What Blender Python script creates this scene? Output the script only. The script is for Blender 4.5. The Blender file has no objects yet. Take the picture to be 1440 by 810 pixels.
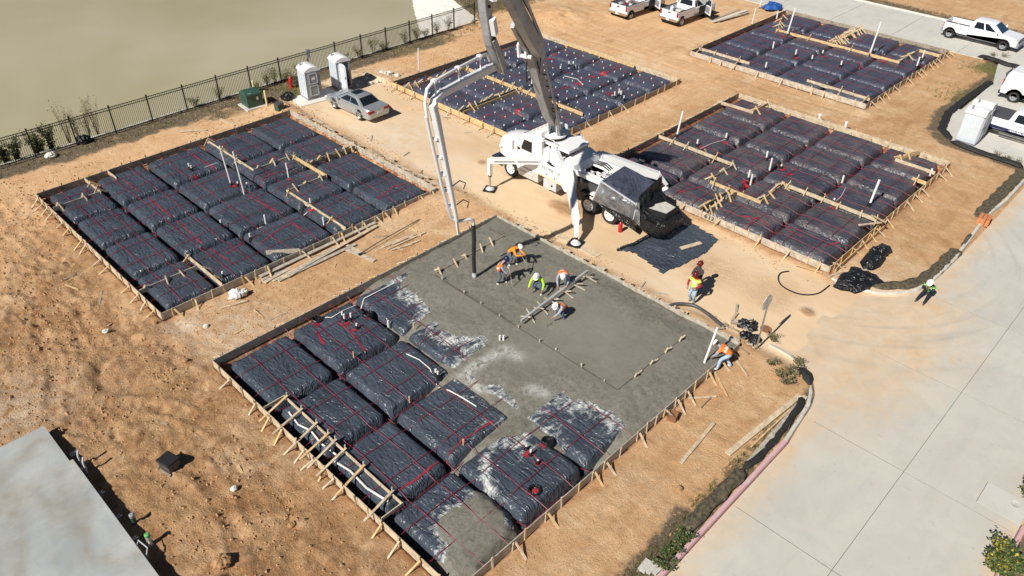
import bpy, math, random
import numpy as np
from mathutils import Vector, Matrix

random.seed(7)
R = math.radians
scene = bpy.context.scene
COL = scene.collection

# ------------------------------------------------------------------ camera
cam_data = bpy.data.cameras.new('camera')
cam_data.sensor_width = 36.0
cam_data.lens = 36.0 * 1093.6 / 1440.0
cam_data.clip_start = 0.3
cam_data.clip_end = 6000.0
camera = bpy.data.objects.new('camera', cam_data)
COL.objects.link(camera)
CP, CRO, CYA = 0.638006, 0.0183874, 0.7618485          # pitch down, roll, heading
fw = Vector((math.cos(CYA) * math.cos(CP), math.sin(CYA) * math.cos(CP), -math.sin(CP)))
rt0 = Vector((math.sin(CYA), -math.cos(CYA), 0.0))
up0 = rt0.cross(fw)
rt = rt0 * math.cos(CRO) + up0 * math.sin(CRO)
up = up0 * math.cos(CRO) - rt0 * math.sin(CRO)
camera.matrix_world = Matrix(((rt.x, up.x, -fw.x, 0.0), (rt.y, up.y, -fw.y, 0.0), (rt.z, up.z, -fw.z, 22.0), (0, 0, 0, 1)))
scene.camera = camera

# ------------------------------------------------------------------ light
SUN_EL, SHADOW_AZ = R(42.0), R(2.0)                   # shadows fall towards +X
world = bpy.data.worlds.new('World')
scene.world = world
world.use_nodes = True
wn = world.node_tree.nodes
sky = wn.new('ShaderNodeTexSky')
sky.sky_type = 'NISHITA'
sky.sun_disc = False
sky.sun_elevation = SUN_EL
sky.sun_rotation = R(270.0) - SHADOW_AZ
sky.air_density = 0.55
sky.dust_density = 0.1
wn['Background'].inputs['Strength'].default_value = 0.05
world.node_tree.links.new(sky.outputs['Color'], wn['Background'].inputs['Color'])
sun_data = bpy.data.lights.new('sun', 'SUN')
sun_data.energy = 5.0
sun_data.angle = R(0.53)
sun_data.color = (1.0, 0.955, 0.88)
sun = bpy.data.objects.new('sun', sun_data)
COL.objects.link(sun)
ldir = Vector((math.cos(SUN_EL) * math.cos(SHADOW_AZ), math.cos(SUN_EL) * math.sin(SHADOW_AZ), -math.sin(SUN_EL)))
sun.rotation_euler = ldir.to_track_quat('-Z', 'Y').to_euler()
sun.location = (-40, 0, 45)
scene.view_settings.view_transform = 'Standard'
scene.view_settings.look = 'None'
scene.view_settings.exposure = 0.18
scene.view_settings.gamma = 1.0

# ------------------------------------------------------------------ helpers
def tag(o, label=None, cat=None, group=None, kind=None):
    if label: o['label'] = label
    if cat: o['category'] = cat
    if group: o['group'] = group
    if kind: o['kind'] = kind
    return o

def thing(name, label, cat, loc=(0, 0, 0), rz=0.0, group=None):
    o = bpy.data.objects.new(name, None)
    o.empty_display_size = 0.3
    COL.objects.link(o)
    o.location = loc
    o.rotation_euler = (0, 0, rz)
    return tag(o, label, cat, group)

def link(name, mesh, parent=None, loc=(0, 0, 0), rot=(0, 0, 0), scale=(1, 1, 1)):
    o = bpy.data.objects.new(name, mesh)
    COL.objects.link(o)
    o.location = loc
    o.rotation_euler = rot
    o.scale = scale
    o.parent = parent
    return o

def copy_tree(o, parent=None):
    c = o.copy()
    COL.objects.link(c)
    c.parent = parent
    for ch in list(o.children):
        copy_tree(ch, c)
    return c

def frame(d, up=(0, 0, 1)):
    d = Vector(d).normalized()
    u = Vector(up)
    if abs(d.dot(u)) > 0.98: u = Vector((1, 0, 0))
    s = d.cross(u).normalized()
    return d, s, s.cross(d).normalized()

class MB:
    """collects shapes into one mesh"""
    def __init__(self):
        self.v, self.f, self.m = [], [], []
    def add(self, vs, fs, m=0):
        b = len(self.v)
        self.v.extend(tuple(p) for p in vs)
        self.f.extend(tuple(i + b for i in q) for q in fs)
        self.m.extend([m] * len(fs))
        return self
    def box(self, c, s, m=0, rz=0.0, mat=None):
        x, y, z = s[0] / 2, s[1] / 2, s[2] / 2
        vs = [Vector((a * x, b * y, e * z)) for e in (-1, 1) for b in (-1, 1) for a in (-1, 1)]
        if mat is not None: vs = [mat @ p for p in vs]
        if rz:
            r = Matrix.Rotation(rz, 3, 'Z'); vs = [r @ p for p in vs]
        vs = [p + Vector(c) for p in vs]
        return self.add(vs, [(0, 2, 3, 1), (4, 5, 7, 6), (0, 1, 5, 4), (2, 6, 7, 3), (0, 4, 6, 2), (1, 3, 7, 5)], m)
    def bar(self, p, q, w, h, m=0, up=(0, 0, 1), w2=None, h2=None):
        p, q = Vector(p), Vector(q)
        d, s, u = frame(q - p, up)
        w2 = w if w2 is None else w2; h2 = h if h2 is None else h2
        vs = []
        for c, a, b in ((p, w / 2, h / 2), (q, w2 / 2, h2 / 2)):
            vs += [c - s * a - u * b, c + s * a - u * b, c + s * a + u * b, c - s * a + u * b]
        return self.add(vs, [(0, 1, 2, 3), (7, 6, 5, 4), (0, 4, 5, 1), (1, 5, 6, 2), (2, 6, 7, 3), (3, 7, 4, 0)], m)
    def tube(self, pts, r, n=6, m=0, caps=True):
        pts = [Vector(p) for p in pts]
        rs = r if isinstance(r, (list, tuple)) else [r] * len(pts)
        rings = []
        s = None
        for i, p in enumerate(pts):
            a = pts[max(i - 1, 0)]; b = pts[min(i + 1, len(pts) - 1)]
            d = (b - a).normalized()
            if s is None:
                d, s, u = frame(d)
            else:
                s = (s - d * s.dot(d)).normalized(); u = s.cross(d)
            rings.append([p + (s * math.cos(2 * math.pi * k / n) + u * math.sin(2 * math.pi * k / n)) * rs[i] for k in range(n)])
        return self.loft(rings, m, caps)
    def loft(self, rings, m=0, caps=True, closed=True):
        n = len(rings[0]); vs = [p for rg in rings for p in rg]; fs = []
        for i in range(len(rings) - 1):
            for k in range(n if closed else n - 1):
                a = i * n + k; b = i * n + (k + 1) % n
                fs.append((a, b, b + n, a + n))
        if caps:
            fs.append(tuple(range(n - 1, -1, -1)))
            fs.append(tuple((len(rings) - 1) * n + k for k in range(n)))
        return self.add(vs, fs, m)
    def lathe(self, prof, n=12, c=(0, 0, 0), axis='z', m=0, caps=True):
        rings = []
        for r, h in prof:
            rg = []
            for k in range(n):
                a = 2 * math.pi * k / n
                if axis == 'z': p = (r * math.cos(a), r * math.sin(a), h)
                elif axis == 'y': p = (r * math.sin(a), h, r * math.cos(a))
                else: p = (h, r * math.cos(a), r * math.sin(a))
                rg.append(Vector(p) + Vector(c))
            rings.append(rg)
        return self.loft(rings, m, caps)
    def ell(self, c, s, n=10, k=6, m=0):
        prof = [(math.sin(math.pi * i / k), -math.cos(math.pi * i / k)) for i in range(1, k)]
        prof = [(0.02, -1)] + prof + [(0.02, 1)]
        rings = [[Vector((r * math.cos(2 * math.pi * j / n) * s[0] + c[0], r * math.sin(2 * math.pi * j / n) * s[1] + c[1], h * s[2] + c[2])) for j in range(n)] for r, h in prof]
        return self.loft(rings, m)
    def prism(self, prof, y0, y1, bev=0.0, m=0, axis='y'):
        """side outline (x,z) pushed across y, with softened edges"""
        cx = sum(p[0] for p in prof) / len(prof); cz = sum(p[1] for p in prof) / len(prof)
        def ring(y, b):
            o = []
            n = len(prof)
            for i, (x, z) in enumerate(prof):
                if b:
                    ax, az = prof[i - 1]; bx, bz = prof[(i + 1) % n]
                    tx, tz = bx - ax, bz - az
                    L = math.hypot(tx, tz) or 1
                    nx, nz = -tz / L, tx / L
                    x, z = x + nx * b, z + nz * b
                if axis == 'y': o.append(Vector((x, y, z)))
                elif axis == 'x': o.append(Vector((y, x, z)))
                else: o.append(Vector((x, z, y)))
            return o
        area = sum(prof[i - 1][0] * prof[i][1] - prof[i][0] * prof[i - 1][1] for i in range(len(prof)))
        b = bev if area > 0 else -bev
        if bev:
            rings = [ring(y0, b), ring(y0 + bev * (1 if y1 > y0 else -1), 0), ring(y1 - bev * (1 if y1 > y0 else -1), 0), ring(y1, b)]
        else:
            rings = [ring(y0, 0), ring(y1, 0)]
        return self.loft(rings, m)
    def mesh(self, name, mats=(), smooth=None):
        me = bpy.data.meshes.new(name)
        me.from_pydata([tuple(p) for p in self.v], [], self.f)
        for mt in (mats if isinstance(mats, (list, tuple)) else [mats]): me.materials.append(mt)
        if any(self.m): me.polygons.foreach_set('material_index', self.m)
        import bmesh
        bm = bmesh.new(); bm.from_mesh(me)
        bmesh.ops.recalc_face_normals(bm, faces=bm.faces)
        bm.to_mesh(me); bm.free()
        if smooth is not None:
            me.polygons.foreach_set('use_smooth', [True] * len(me.polygons))
            if smooth < 180: me.set_sharp_from_angle(angle=R(smooth))
        me.update()
        return me
    def build(self, name, mats, parent=None, loc=(0, 0, 0), rot=(0, 0, 0), smooth=None):
        return link(name, self.mesh(name, mats, smooth), parent, loc, rot)

_TAB = {}
def vnoise(x, y, seed=0):
    """smooth value noise, arrays in, about -1..1"""
    T = _TAB.get(seed)
    if T is None: T = _TAB[seed] = np.random.RandomState(seed).rand(256, 256) * 2 - 1
    xi = np.floor(x).astype(int); yi = np.floor(y).astype(int)
    fx = x - xi; fy = y - yi
    fx = fx * fx * (3 - 2 * fx); fy = fy * fy * (3 - 2 * fy)
    a = T[xi & 255, yi & 255]; b = T[(xi + 1) & 255, yi & 255]
    c = T[xi & 255, (yi + 1) & 255]; d = T[(xi + 1) & 255, (yi + 1) & 255]
    return (a * (1 - fx) + b * fx) * (1 - fy) + (c * (1 - fx) + d * fx) * fy

def fbm(x, y, octv=4, seed=0):
    s = 0; a = 1.0; n = 0
    for o in range(octv):
        s = s + a * vnoise(x * 2 ** o + o * 17.3, y * 2 ** o + o * 9.1, seed + o); n += a; a *= 0.5
    return s / n

def sstep(a, b, x):
    t = np.clip((x - a) / (b - a), 0, 1)
    return t * t * (3 - 2 * t)

def grid_mesh(name, X, Y, Z, mats, smooth=True, attrs=None):
    """X,Y,Z 2-D arrays -> mesh; attrs: name -> (n,m,4) array as colour attribute"""
    n, m = X.shape
    me = bpy.data.meshes.new(name)
    co = np.stack([X, Y, Z], -1).reshape(-1, 3).astype(np.float32)
    idx = np.arange(n * m).reshape(n, m)
    q = np.stack([idx[:-1, :-1], idx[1:, :-1], idx[1:, 1:], idx[:-1, 1:]], -1).reshape(-1, 4)
    me.vertices.add(len(co)); me.vertices.foreach_set('co', co.ravel())
    me.loops.add(q.size); me.loops.foreach_set('vertex_index', q.ravel().astype(np.int32))
    me.polygons.add(len(q))
    me.polygons.foreach_set('loop_start', np.arange(0, q.size, 4, dtype=np.int32))
    me.update(calc_edges=True)
    me.validate()
    if smooth: me.polygons.foreach_set('use_smooth', np.ones(len(me.polygons), dtype=bool))
    for k, A in (attrs or {}).items():
        at = me.color_attributes.new(k, 'FLOAT_COLOR', 'POINT')
        at.data.foreach_set('color', A.reshape(-1).astype(np.float32))
    for mt in (mats if isinstance(mats, (list, tuple)) else [mats]): me.materials.append(mt)
    me.update()
    return me

def poly_dist(x, y, poly, closed=True):
    """signed distance to polygon (positive inside) for arrays"""
    d = np.full(np.shape(x), 1e9); ins = np.zeros(np.shape(x), bool)
    n = len(poly)
    for i in range(n if closed else n - 1):
        ax, ay = poly[i]; bx, by = poly[(i + 1) % n]
        ex, ey = bx - ax, by - ay
        t = np.clip(((x - ax) * ex + (y - ay) * ey) / (ex * ex + ey * ey + 1e-12), 0, 1)
        d = np.minimum(d, np.hypot(x - ax - t * ex, y - ay - t * ey))
        if closed:
            with np.errstate(divide='ignore', invalid='ignore'):
                ins ^= ((ay > y) != (by > y)) & (x < (bx - ax) * (y - ay) / (by - ay + 1e-12) + ax)
    return np.where(ins, d, -d) if closed else d

# ------------------------------------------------------------------ materials
class NT:
    def __init__(self, name):
        self.mat = bpy.data.materials.new(name)
        self.mat.use_nodes = True
        self.t = self.mat.node_tree
        self.b = self.t.nodes['Principled BSDF']
        self.tc = self.t.nodes.new('ShaderNodeTexCoord')
    def l(self, a, b): self.t.links.new(a, b)
    def noise(self, scale, detail=4, rough=0.55, dist=0.0, stretch=None, coord='Object'):
        n = self.t.nodes.new('ShaderNodeTexNoise')
        n.inputs['Scale'].default_value = scale; n.inputs['Detail'].default_value = detail
        n.inputs['Roughness'].default_value = rough; n.inputs['Distortion'].default_value = dist
        src = self.tc.outputs[coord]
        if stretch:
            mp = self.t.nodes.new('ShaderNodeMapping'); mp.inputs['Scale'].default_value = stretch[:3]
            if len(stretch) > 3: mp.inputs['Rotation'].default_value = (0, 0, stretch[3])
            self.l(src, mp.inputs['Vector']); src = mp.outputs['Vector']
        self.l(src, n.inputs['Vector'])
        return n.outputs['Fac']
    def ramp(self, fac, lo, hi, a=0.0, b=1.0):
        n = self.t.nodes.new('ShaderNodeMapRange')
        n.inputs['From Min'].default_value = lo; n.inputs['From Max'].default_value = hi
        n.inputs['To Min'].default_value = a; n.inputs['To Max'].default_value = b
        self.l(fac, n.inputs['Value'])
        return n.outputs['Result']
    def math(self, op, a, b=None):
        n = self.t.nodes.new('ShaderNodeMath'); n.operation = op
        for i, v in enumerate((a, b)):
            if v is None: continue
            if isinstance(v, (int, float)): n.inputs[i].default_value = v
            else: self.l(v, n.inputs[i])
        return n.outputs[0]
    def mix(self, fac, a, b, mode='MIX'):
        n = self.t.nodes.new('ShaderNodeMix'); n.data_type = 'RGBA'; n.blend_type = mode
        for s, v in ((n.inputs[0], fac), (n.inputs[6], a), (n.inputs[7], b)):
            if isinstance(v, (int, float)): s.default_value = v
            elif isinstance(v, (tuple, list)): s.default_value = (*v[:3], 1)
            else: self.l(v, s)
        return n.outputs[2]
    def attr(self, name):
        n = self.t.nodes.new('ShaderNodeAttribute'); n.attribute_name = name
        s = self.t.nodes.new('ShaderNodeSeparateColor'); self.l(n.outputs['Color'], s.inputs[0])
        return s.outputs[0], s.outputs[1], s.outputs[2]
    def bump(self, h, strength=0.3, dist=0.02, prev=None):
        n = self.t.nodes.new('ShaderNodeBump'); n.inputs['Strength'].default_value = strength; n.inputs['Distance'].default_value = dist
        self.l(h, n.inputs['Height'])
        if prev: self.l(prev, n.inputs['Normal'])
        return n.outputs['Normal']
    def out(self, col, rough=0.7, normal=None, metal=0.0, spec=0.5):
        for s, v in (('Base Color', col), ('Roughness', rough)):
            if isinstance(v, (int, float)): self.b.inputs[s].default_value = v
            elif isinstance(v, (tuple, list)): self.b.inputs[s].default_value = (*v[:3], 1)
            else: self.l(v, self.b.inputs[s])
        self.b.inputs['Metallic'].default_value = metal
        self.b.inputs['Specular IOR Level'].default_value = spec
        if normal: self.l(normal, self.b.inputs['Normal'])
        return self.mat

def simple(name, col, rough=0.6, metal=0.0, var=0.12, scale=4.0, bump=0.0, bscale=30.0, col2=None, stretch=None, spec=0.5):
    n = NT(name)
    f = n.ramp(n.noise(scale, 5, 0.6, 0.3, stretch), 0.3, 0.7)
    a = tuple(c * (1 - var) for c in col); b = col2 or tuple(min(c * (1 + var), 0.95) for c in col)
    nr = n.bump(n.noise(bscale, 3, 0.6, 0, stretch), bump, 0.01) if bump else None
    return n.out(n.mix(f, a, b), rough, nr, metal, spec)

MT = {}
def soil_material():
    n = NT('soil')
    lane, dark, pale = n.attr('soil')
    org, grass, red = n.attr('cover')
    big = n.ramp(n.noise(0.22, 5, 0.6, 0.6), 0.32, 0.7)
    mid = n.ramp(n.noise(1.3, 6, 0.65, 0.4), 0.3, 0.72)
    fine = n.ramp(n.noise(7.0, 6, 0.7), 0.28, 0.75)
    grit = n.ramp(n.noise(28.0, 3, 0.6), 0.25, 0.8)
    c = n.mix(big, (0.66, 0.405, 0.215), (0.56, 0.32, 0.15))
    c = n.mix(n.math('MULTIPLY', mid, 0.55), c, (0.72, 0.51, 0.31))
    c = n.mix(n.ramp(n.noise(0.9, 6, 0.68, 0.5, (0.30, 2.6, 1, 0.06)), 0.50, 0.66, 0, 0.55), c, (0.47, 0.265, 0.125))
    c = n.mix(n.ramp(n.noise(0.8, 6, 0.68, 0.5, (2.4, 0.32, 1, 0.08)), 0.53, 0.67, 0, 0.5), c, (0.76, 0.57, 0.37))
    c = n.mix(n.ramp(n.noise(0.16, 6, 0.7, 0.9), 0.52, 0.68, 0, 0.65), c, (0.77, 0.585, 0.385))
    c = n.mix(n.ramp(n.noise(0.21, 7, 0.72, 1.1), 0.55, 0.66, 0, 0.6), c, (0.40, 0.215, 0.10))
    dk = n.mix(fine, (0.20, 0.098, 0.043), (0.45, 0.235, 0.10))
    dm = n.math('MULTIPLY', dark, n.ramp(n.noise(0.8, 8, 0.74, 0.9), 0.36, 0.60))
    smear = n.ramp(n.noise(1.1, 5, 0.65, 0.5, (3.0, 0.9, 1, 0.5)), 0.52, 0.64, 0, 0.6)
    c = n.mix(dm, c, dk)
    c = n.mix(n.math('MULTIPLY', dark, smear), c, (0.255, 0.135, 0.062))
    c = n.mix(n.math('MULTIPLY', dark, n.ramp(n.noise(0.5, 7, 0.74, 0.8), 0.58, 0.68, 0, 0.5)), c, (0.20, 0.135, 0.075))
    c = n.mix(n.math('MULTIPLY', dark, n.ramp(n.noise(2.6, 5, 0.7, 1.0), 0.52, 0.72, 0, 0.75)), c, (0.56, 0.36, 0.19))
    ln = n.mix(n.ramp(n.noise(0.35, 6, 0.62, 0.5, (1.0, 0.35, 1)), 0.3, 0.72), (0.62, 0.43, 0.255), (0.76, 0.59, 0.40))
    ln = n.mix(n.ramp(n.noise(0.9, 6, 0.7, 0.9, (1.6, 0.5, 1)), 0.6, 0.74, 0, 0.5), ln, (0.80, 0.69, 0.54))
    ln = n.mix(n.ramp(n.noise(0.55, 5, 0.66, 0.7, (1.2, 0.3, 1)), 0.58, 0.75, 0, 0.45), ln, (0.46, 0.295, 0.165))
    c = n.mix(lane, c, ln)
    c = n.mix(n.math('MULTIPLY', pale, n.ramp(n.noise(2.2, 6, 0.7, 0.6), 0.38, 0.6)), c, (0.68, 0.57, 0.44))
    c = n.mix(n.math('MULTIPLY', red, n.ramp(n.noise(3.0, 4, 0.6), 0.3, 0.6)), c, (0.26, 0.105, 0.055))
    c = n.mix(n.ramp(n.math('ADD', org, n.math('MULTIPLY', n.math('SUBTRACT', n.noise(1.1, 8, 0.74, 0.4), 0.5), 2.0)), 0.36, 0.75), c, n.mix(fine, (0.075, 0.06, 0.042), (0.25, 0.195, 0.13)))
    c = n.mix(n.ramp(n.math('ADD', grass, n.math('MULTIPLY', n.math('SUBTRACT', n.noise(1.7, 8, 0.76, 0.4), 0.5), 2.0)), 0.42, 0.85), c, n.mix(fine, (0.13, 0.125, 0.045), (0.30, 0.24, 0.11)))
    c = n.mix(n.math('MULTIPLY', n.ramp(fine, 0.55, 1.0), n.math('SUBTRACT', 0.30, n.math('MULTIPLY', lane, 0.22))), c, (0.36, 0.205, 0.10))
    c = n.mix(n.ramp(grit, 0.72, 1.0, 0, 0.35), c, (0.72, 0.56, 0.38))
    rough_amt = n.math('SUBTRACT', 1.0, n.math('MULTIPLY', lane, 0.85))
    h = n.math('ADD', n.math('MULTIPLY', n.noise(3.6, 9, 0.74, 0.12), 1.0), n.math('MULTIPLY', n.noise(14.0, 6, 0.72, 0.0), 0.5))
    h = n.math('MULTIPLY', h, n.math('MULTIPLY', rough_amt, n.math('ADD', 0.40, n.math('MULTIPLY', dark, 0.75))))
    nr = n.bump(h, 1.0, 0.13)
    return n.out(c, 0.95, nr, spec=0.15)
MT['soil'] = soil_material()

def road_material(name, dust, base=(0.555, 0.53, 0.465)):
    n = NT(name)
    big = n.ramp(n.noise(0.25, 6, 0.6, 0.7), 0.3, 0.7)
    c = n.mix(big, tuple(v * 0.88 for v in base), tuple(v * 1.06 for v in base))
    c = n.mix(n.ramp(n.noise(1.1, 7, 0.7, 1.0), 0.50, 0.72, 0, 0.6), c, (0.47, 0.45, 0.40))
    c = n.mix(n.ramp(n.noise(0.75, 4, 0.55, 0.4, (0.35, 2.0, 1)), 0.54, 0.74, 0, 0.45), c, (0.42, 0.415, 0.40))
    c = n.mix(n.ramp(n.noise(2.4, 3, 0.5, 0.2), 0.71, 0.78, 0, 0.5), c, (0.24, 0.23, 0.21))
    c = n.mix(n.ramp(n.noise(9.0, 5, 0.7), 0.3, 0.75, 0, 0.22), c, (0.66, 0.64, 0.58))
    if dust:
        # tracked-out soil lies round the lane mouth and along the kerb lines
        sp = n.t.nodes.new('ShaderNodeSeparateXYZ'); n.l(n.tc.outputs['Object'], sp.inputs[0])
        dx = n.math('DIVIDE', n.math('SUBTRACT', sp.outputs[0], 30.5), 12.0)
        dy = n.math('DIVIDE', n.math('SUBTRACT', sp.outputs[1], 9.0), 7.0)
        d = n.math('SQRT', n.math('ADD', n.math('MULTIPLY', dx, dx), n.math('MULTIPLY', dy, dy)))
        m1 = n.ramp(d, 1.05, 0.3)
        kerb = n.math('MULTIPLY', n.ramp(sp.outputs[1], 4.9, 6.1), 0.62)
        kerb2 = n.math('MULTIPLY', n.ramp(sp.outputs[1], 0.0, -1.1), 0.55)
        m = n.math('MAXIMUM', n.math('MAXIMUM', m1, kerb), kerb2)
        nz = n.noise(0.8, 7, 0.68, 0.9, (0.7, 1.25, 1))
        mm = n.ramp(n.math('ADD', m, n.math('MULTIPLY', n.math('SUBTRACT', nz, 0.5), 1.7)), 0.05, 0.72)
        mm = n.math('MULTIPLY', mm, n.ramp(m, 0.0, 0.55, 0, 1.0))
        dc = n.mix(n.ramp(n.noise(1.2, 5, 0.65, 0.6), 0.3, 0.7), (0.61, 0.43, 0.26), (0.72, 0.55, 0.37))
        c = n.mix(mm, c, dc)
    if dust:
        # tyre arcs swept round the corner out of the lane
        ax = n.math('SUBTRACT', sp.outputs[0], 38.0); ay = n.math('SUBTRACT', sp.outputs[1], 12.5)
        rad = n.math('SQRT', n.math('ADD', n.math('MULTIPLY', ax, ax), n.math('MULTIPLY', ay, ay)))
        cb = n.t.nodes.new('ShaderNodeCombineXYZ'); n.l(rad, cb.inputs[0]); n.l(n.math('MULTIPLY', n.math('ARCTAN2', ay, ax), 0.9), cb.inputs[1])
        tn = n.t.nodes.new('ShaderNodeTexNoise'); tn.inputs['Scale'].default_value = 2.2; tn.inputs['Detail'].default_value = 5; n.l(cb.outputs[0], tn.inputs['Vector'])
        band = n.math('MULTIPLY', n.ramp(rad, 6.0, 7.5), n.ramp(rad, 13.5, 10.5))
        c = n.mix(n.math('MULTIPLY', band, n.ramp(tn.outputs['Fac'], 0.52, 0.72, 0, 0.42)), c, (0.34, 0.325, 0.295))
    c = n.mix(n.ramp(n.noise(0.45, 6, 0.66, 0.8), 0.5, 0.7, 0, 0.4), c, (0.66, 0.63, 0.55))
    c = n.mix(n.ramp(n.noise(3.3, 5, 0.65, 0.6), 0.62, 0.72, 0, 0.4), c, (0.36, 0.33, 0.28))
    oi = n.t.nodes.new('ShaderNodeObjectInfo')
    c = n.mix(n.math('MULTIPLY', oi.outputs['Random'], 0.22), c, (0.47, 0.455, 0.41))
    c = n.mix(n.ramp(n.noise(1.5, 7, 0.72, 1.4), 0.60, 0.68, 0, 0.45), c, (0.60, 0.49, 0.36))
    c = n.mix(n.ramp(n.noise(60.0, 2, 0.5), 0.2, 0.8, 0, 0.15), c, (0.33, 0.32, 0.29))
    return n.out(c, 0.85, n.bump(n.noise(40.0, 4, 0.7), 0.12, 0.01), spec=0.25)
MT['road'] = road_material('road_concrete', True)
MT['far_road'] = road_material('pale_concrete', False, (0.6, 0.58, 0.53))
MT['kerb'] = simple('kerb_concrete', (0.55, 0.52, 0.46), 0.85, var=0.2, scale=2.5, bump=0.1)
def pink_kerb():
    n = NT('faded_pink_kerb_paint')
    f = n.ramp(n.noise(2.2, 7, 0.75, 0.6), 0.52, 0.68)
    return n.out(n.mix(f, (0.60, 0.37, 0.38), (0.60, 0.54, 0.47)), 0.8, n.bump(n.noise(30, 3), 0.1, 0.01))
MT['pink'] = pink_kerb()
MT['joint'] = simple('joint_filler', (0.07, 0.066, 0.06), 0.9)

def slab_material():
    n = NT('cured_slab')
    sp = n.t.nodes.new('ShaderNodeSeparateXYZ'); n.l(n.tc.outputs['Object'], sp.inputs[0])
    big = n.ramp(n.noise(0.35, 6, 0.6, 0.8), 0.35, 0.66)
    c = n.mix(big, (0.33, 0.355, 0.355), (0.50, 0.505, 0.485))
    c = n.mix(n.ramp(n.noise(0.9, 7, 0.72, 0.9), 0.52, 0.66, 0, 0.5), c, (0.30, 0.29, 0.26))
    c = n.mix(n.ramp(n.noise(0.30, 6, 0.66, 0.6), 0.55, 0.70, 0, 0.55), c, (0.33, 0.29, 0.225))
    # dried puddle outline: a ring at a given contour of slow noise
    f = n.noise(0.16, 3, 0.5, 0.4)
    ring = n.ramp(n.math('ABSOLUTE', n.math('SUBTRACT', f, 0.5)), 0.055, 0.0)
    c = n.mix(n.math('MULTIPLY', ring, n.ramp(n.noise(1.5, 6, 0.7), 0.3, 0.7, 0.2, 0.8)), c, (0.27, 0.235, 0.175))
    c = n.mix(n.ramp(n.noise(1.0, 6, 0.7, 1.2, (0.5, 3, 1, 0.5)), 0.63, 0.72, 0, 0.5), c, (0.66, 0.66, 0.63))
    c = n.mix(n.ramp(n.noise(12, 5, 0.7), 0.3, 0.75, 0, 0.2), c, (0.3, 0.3, 0.28))
    return n.out(c, 0.7, n.bump(n.noise(25, 5, 0.7), 0.08, 0.01), spec=0.35)
MT['slab'] = slab_material()

def wet_concrete():
    n = NT('wet_concrete')
    rgh, milk, _ = n.attr('finish')
    c = n.mix(n.ramp(n.noise(0.5, 6, 0.62, 0.5), 0.3, 0.7), (0.185, 0.175, 0.14), (0.235, 0.225, 0.185))
    c = n.mix(n.ramp(n.noise(4.5, 6, 0.7, 0.4), 0.45, 0.75, 0, 0.5), c, (0.27, 0.26, 0.215))
    c = n.mix(n.math('MULTIPLY', rgh, n.ramp(n.noise(6.0, 6, 0.75, 0.6), 0.45, 0.65, 0, 0.8)), c, (0.115, 0.108, 0.082))
    c = n.mix(n.math('MULTIPLY', milk, n.ramp(n.noise(3.2, 7, 0.75, 1.0), 0.38, 0.56)), c, (0.50, 0.50, 0.46))
    h = n.math('ADD', n.math('MULTIPLY', n.noise(9.0, 8, 0.75, 0.6), n.math('ADD', 0.12, rgh)), n.math('MULTIPLY', n.noise(3.0, 3, 0.5, 0.2, (8, 1, 1)), 0.06))
    return n.out(c, n.ramp(n.noise(1.7, 4, 0.6), 0.3, 0.7, 0.5, 0.72), n.bump(h, 0.6, 0.05), spec=0.4)
MT['wet'] = wet_concrete()

def plastic(name, tint=(0.042, 0.052, 0.068), dusty=0.0, stain=False):  # default bluish tint holds sky reflection in the base colour
    n = NT(name)
    def ridge(f, k): return n.math('MAXIMUM', n.math('SUBTRACT', 1.0, n.math('ABSOLUTE', n.math('MULTIPLY', n.math('SUBTRACT', f, 0.5), k))), 0.0)
    r1 = ridge(n.noise(1.1, 2, 0.5, 1.8), 8.0)
    r2 = ridge(n.noise(1.0, 2, 0.5, 1.2, (3.2, 0.8, 1, 0.55)), 7.0)
    r3 = ridge(n.noise(3.4, 4, 0.6, 1.4), 6.0)
    h = n.math('ADD', n.math('ADD', n.math('MULTIPLY', r1, 0.55), n.math('MULTIPLY', r2, 0.6)), n.math('MULTIPLY', r3, 0.14))
    c = n.mix(n.ramp(n.noise(0.8, 4, 0.6), 0.3, 0.7), tint, tuple(v * 1.7 for v in tint))
    rough = n.ramp(n.noise(1.6, 5, 0.6), 0.3, 0.7, 0.24, 0.38)
    if dusty:
        dm = n.ramp(n.noise(0.7, 6, 0.68, 0.6), 0.42, 0.68, 0, dusty)
        c = n.mix(dm, c, (0.235, 0.185, 0.16))
        rough = n.math('ADD', rough, n.math('MULTIPLY', dm, 0.35))
    if stain:
        s, d, _ = n.attr('stain')
        k = n.noise(1.9, 6, 0.66, 1.0, (1.0, 1.8, 1, 0.7))
        m = n.ramp(n.math('ADD', n.math('MULTIPLY', s, 0.8), n.math('MULTIPLY', n.math('SUBTRACT', k, 0.5), 2.4)), 0.38, 0.85)
        m = n.math('MULTIPLY', m, n.ramp(s, 0.02, 0.25))
        c = n.mix(m, c, n.mix(n.ramp(n.noise(9, 4, 0.6), 0.3, 0.7), (0.42, 0.44, 0.42), (0.70, 0.71, 0.68)))
        rough = n.math('ADD', rough, n.math('MULTIPLY', m, 0.3))
    return n.out(c, rough, n.bump(h, 1.0, 0.042), spec=0.5)
MT['plastic'] = plastic('black_plastic_sheet')
MT['plastic_stained'] = plastic('cement_splashed_plastic', stain=True)
MT['plastic_dusty'] = plastic('dusty_black_plastic_sheet', (0.042, 0.044, 0.058), 0.40)
MT['plastic_far'] = plastic('sky_tinted_black_plastic', (0.046, 0.053, 0.078), 0.10)  # raised blue in the base stands for reflected sky
MT['plastic_bag'] = plastic('glossy_black_bag', (0.010, 0.010, 0.011))
MT['plastic_sheen'] = simple('sheen_grey_black_plastic', (0.20, 0.20, 0.205), 0.28, 0.35, 0.6, 2.0, 1.0, 5.0)  # grey base and streaks paint the highlight on black plastic
MT['liner'] = plastic('trench_plastic', (0.010, 0.011, 0.014))

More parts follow.
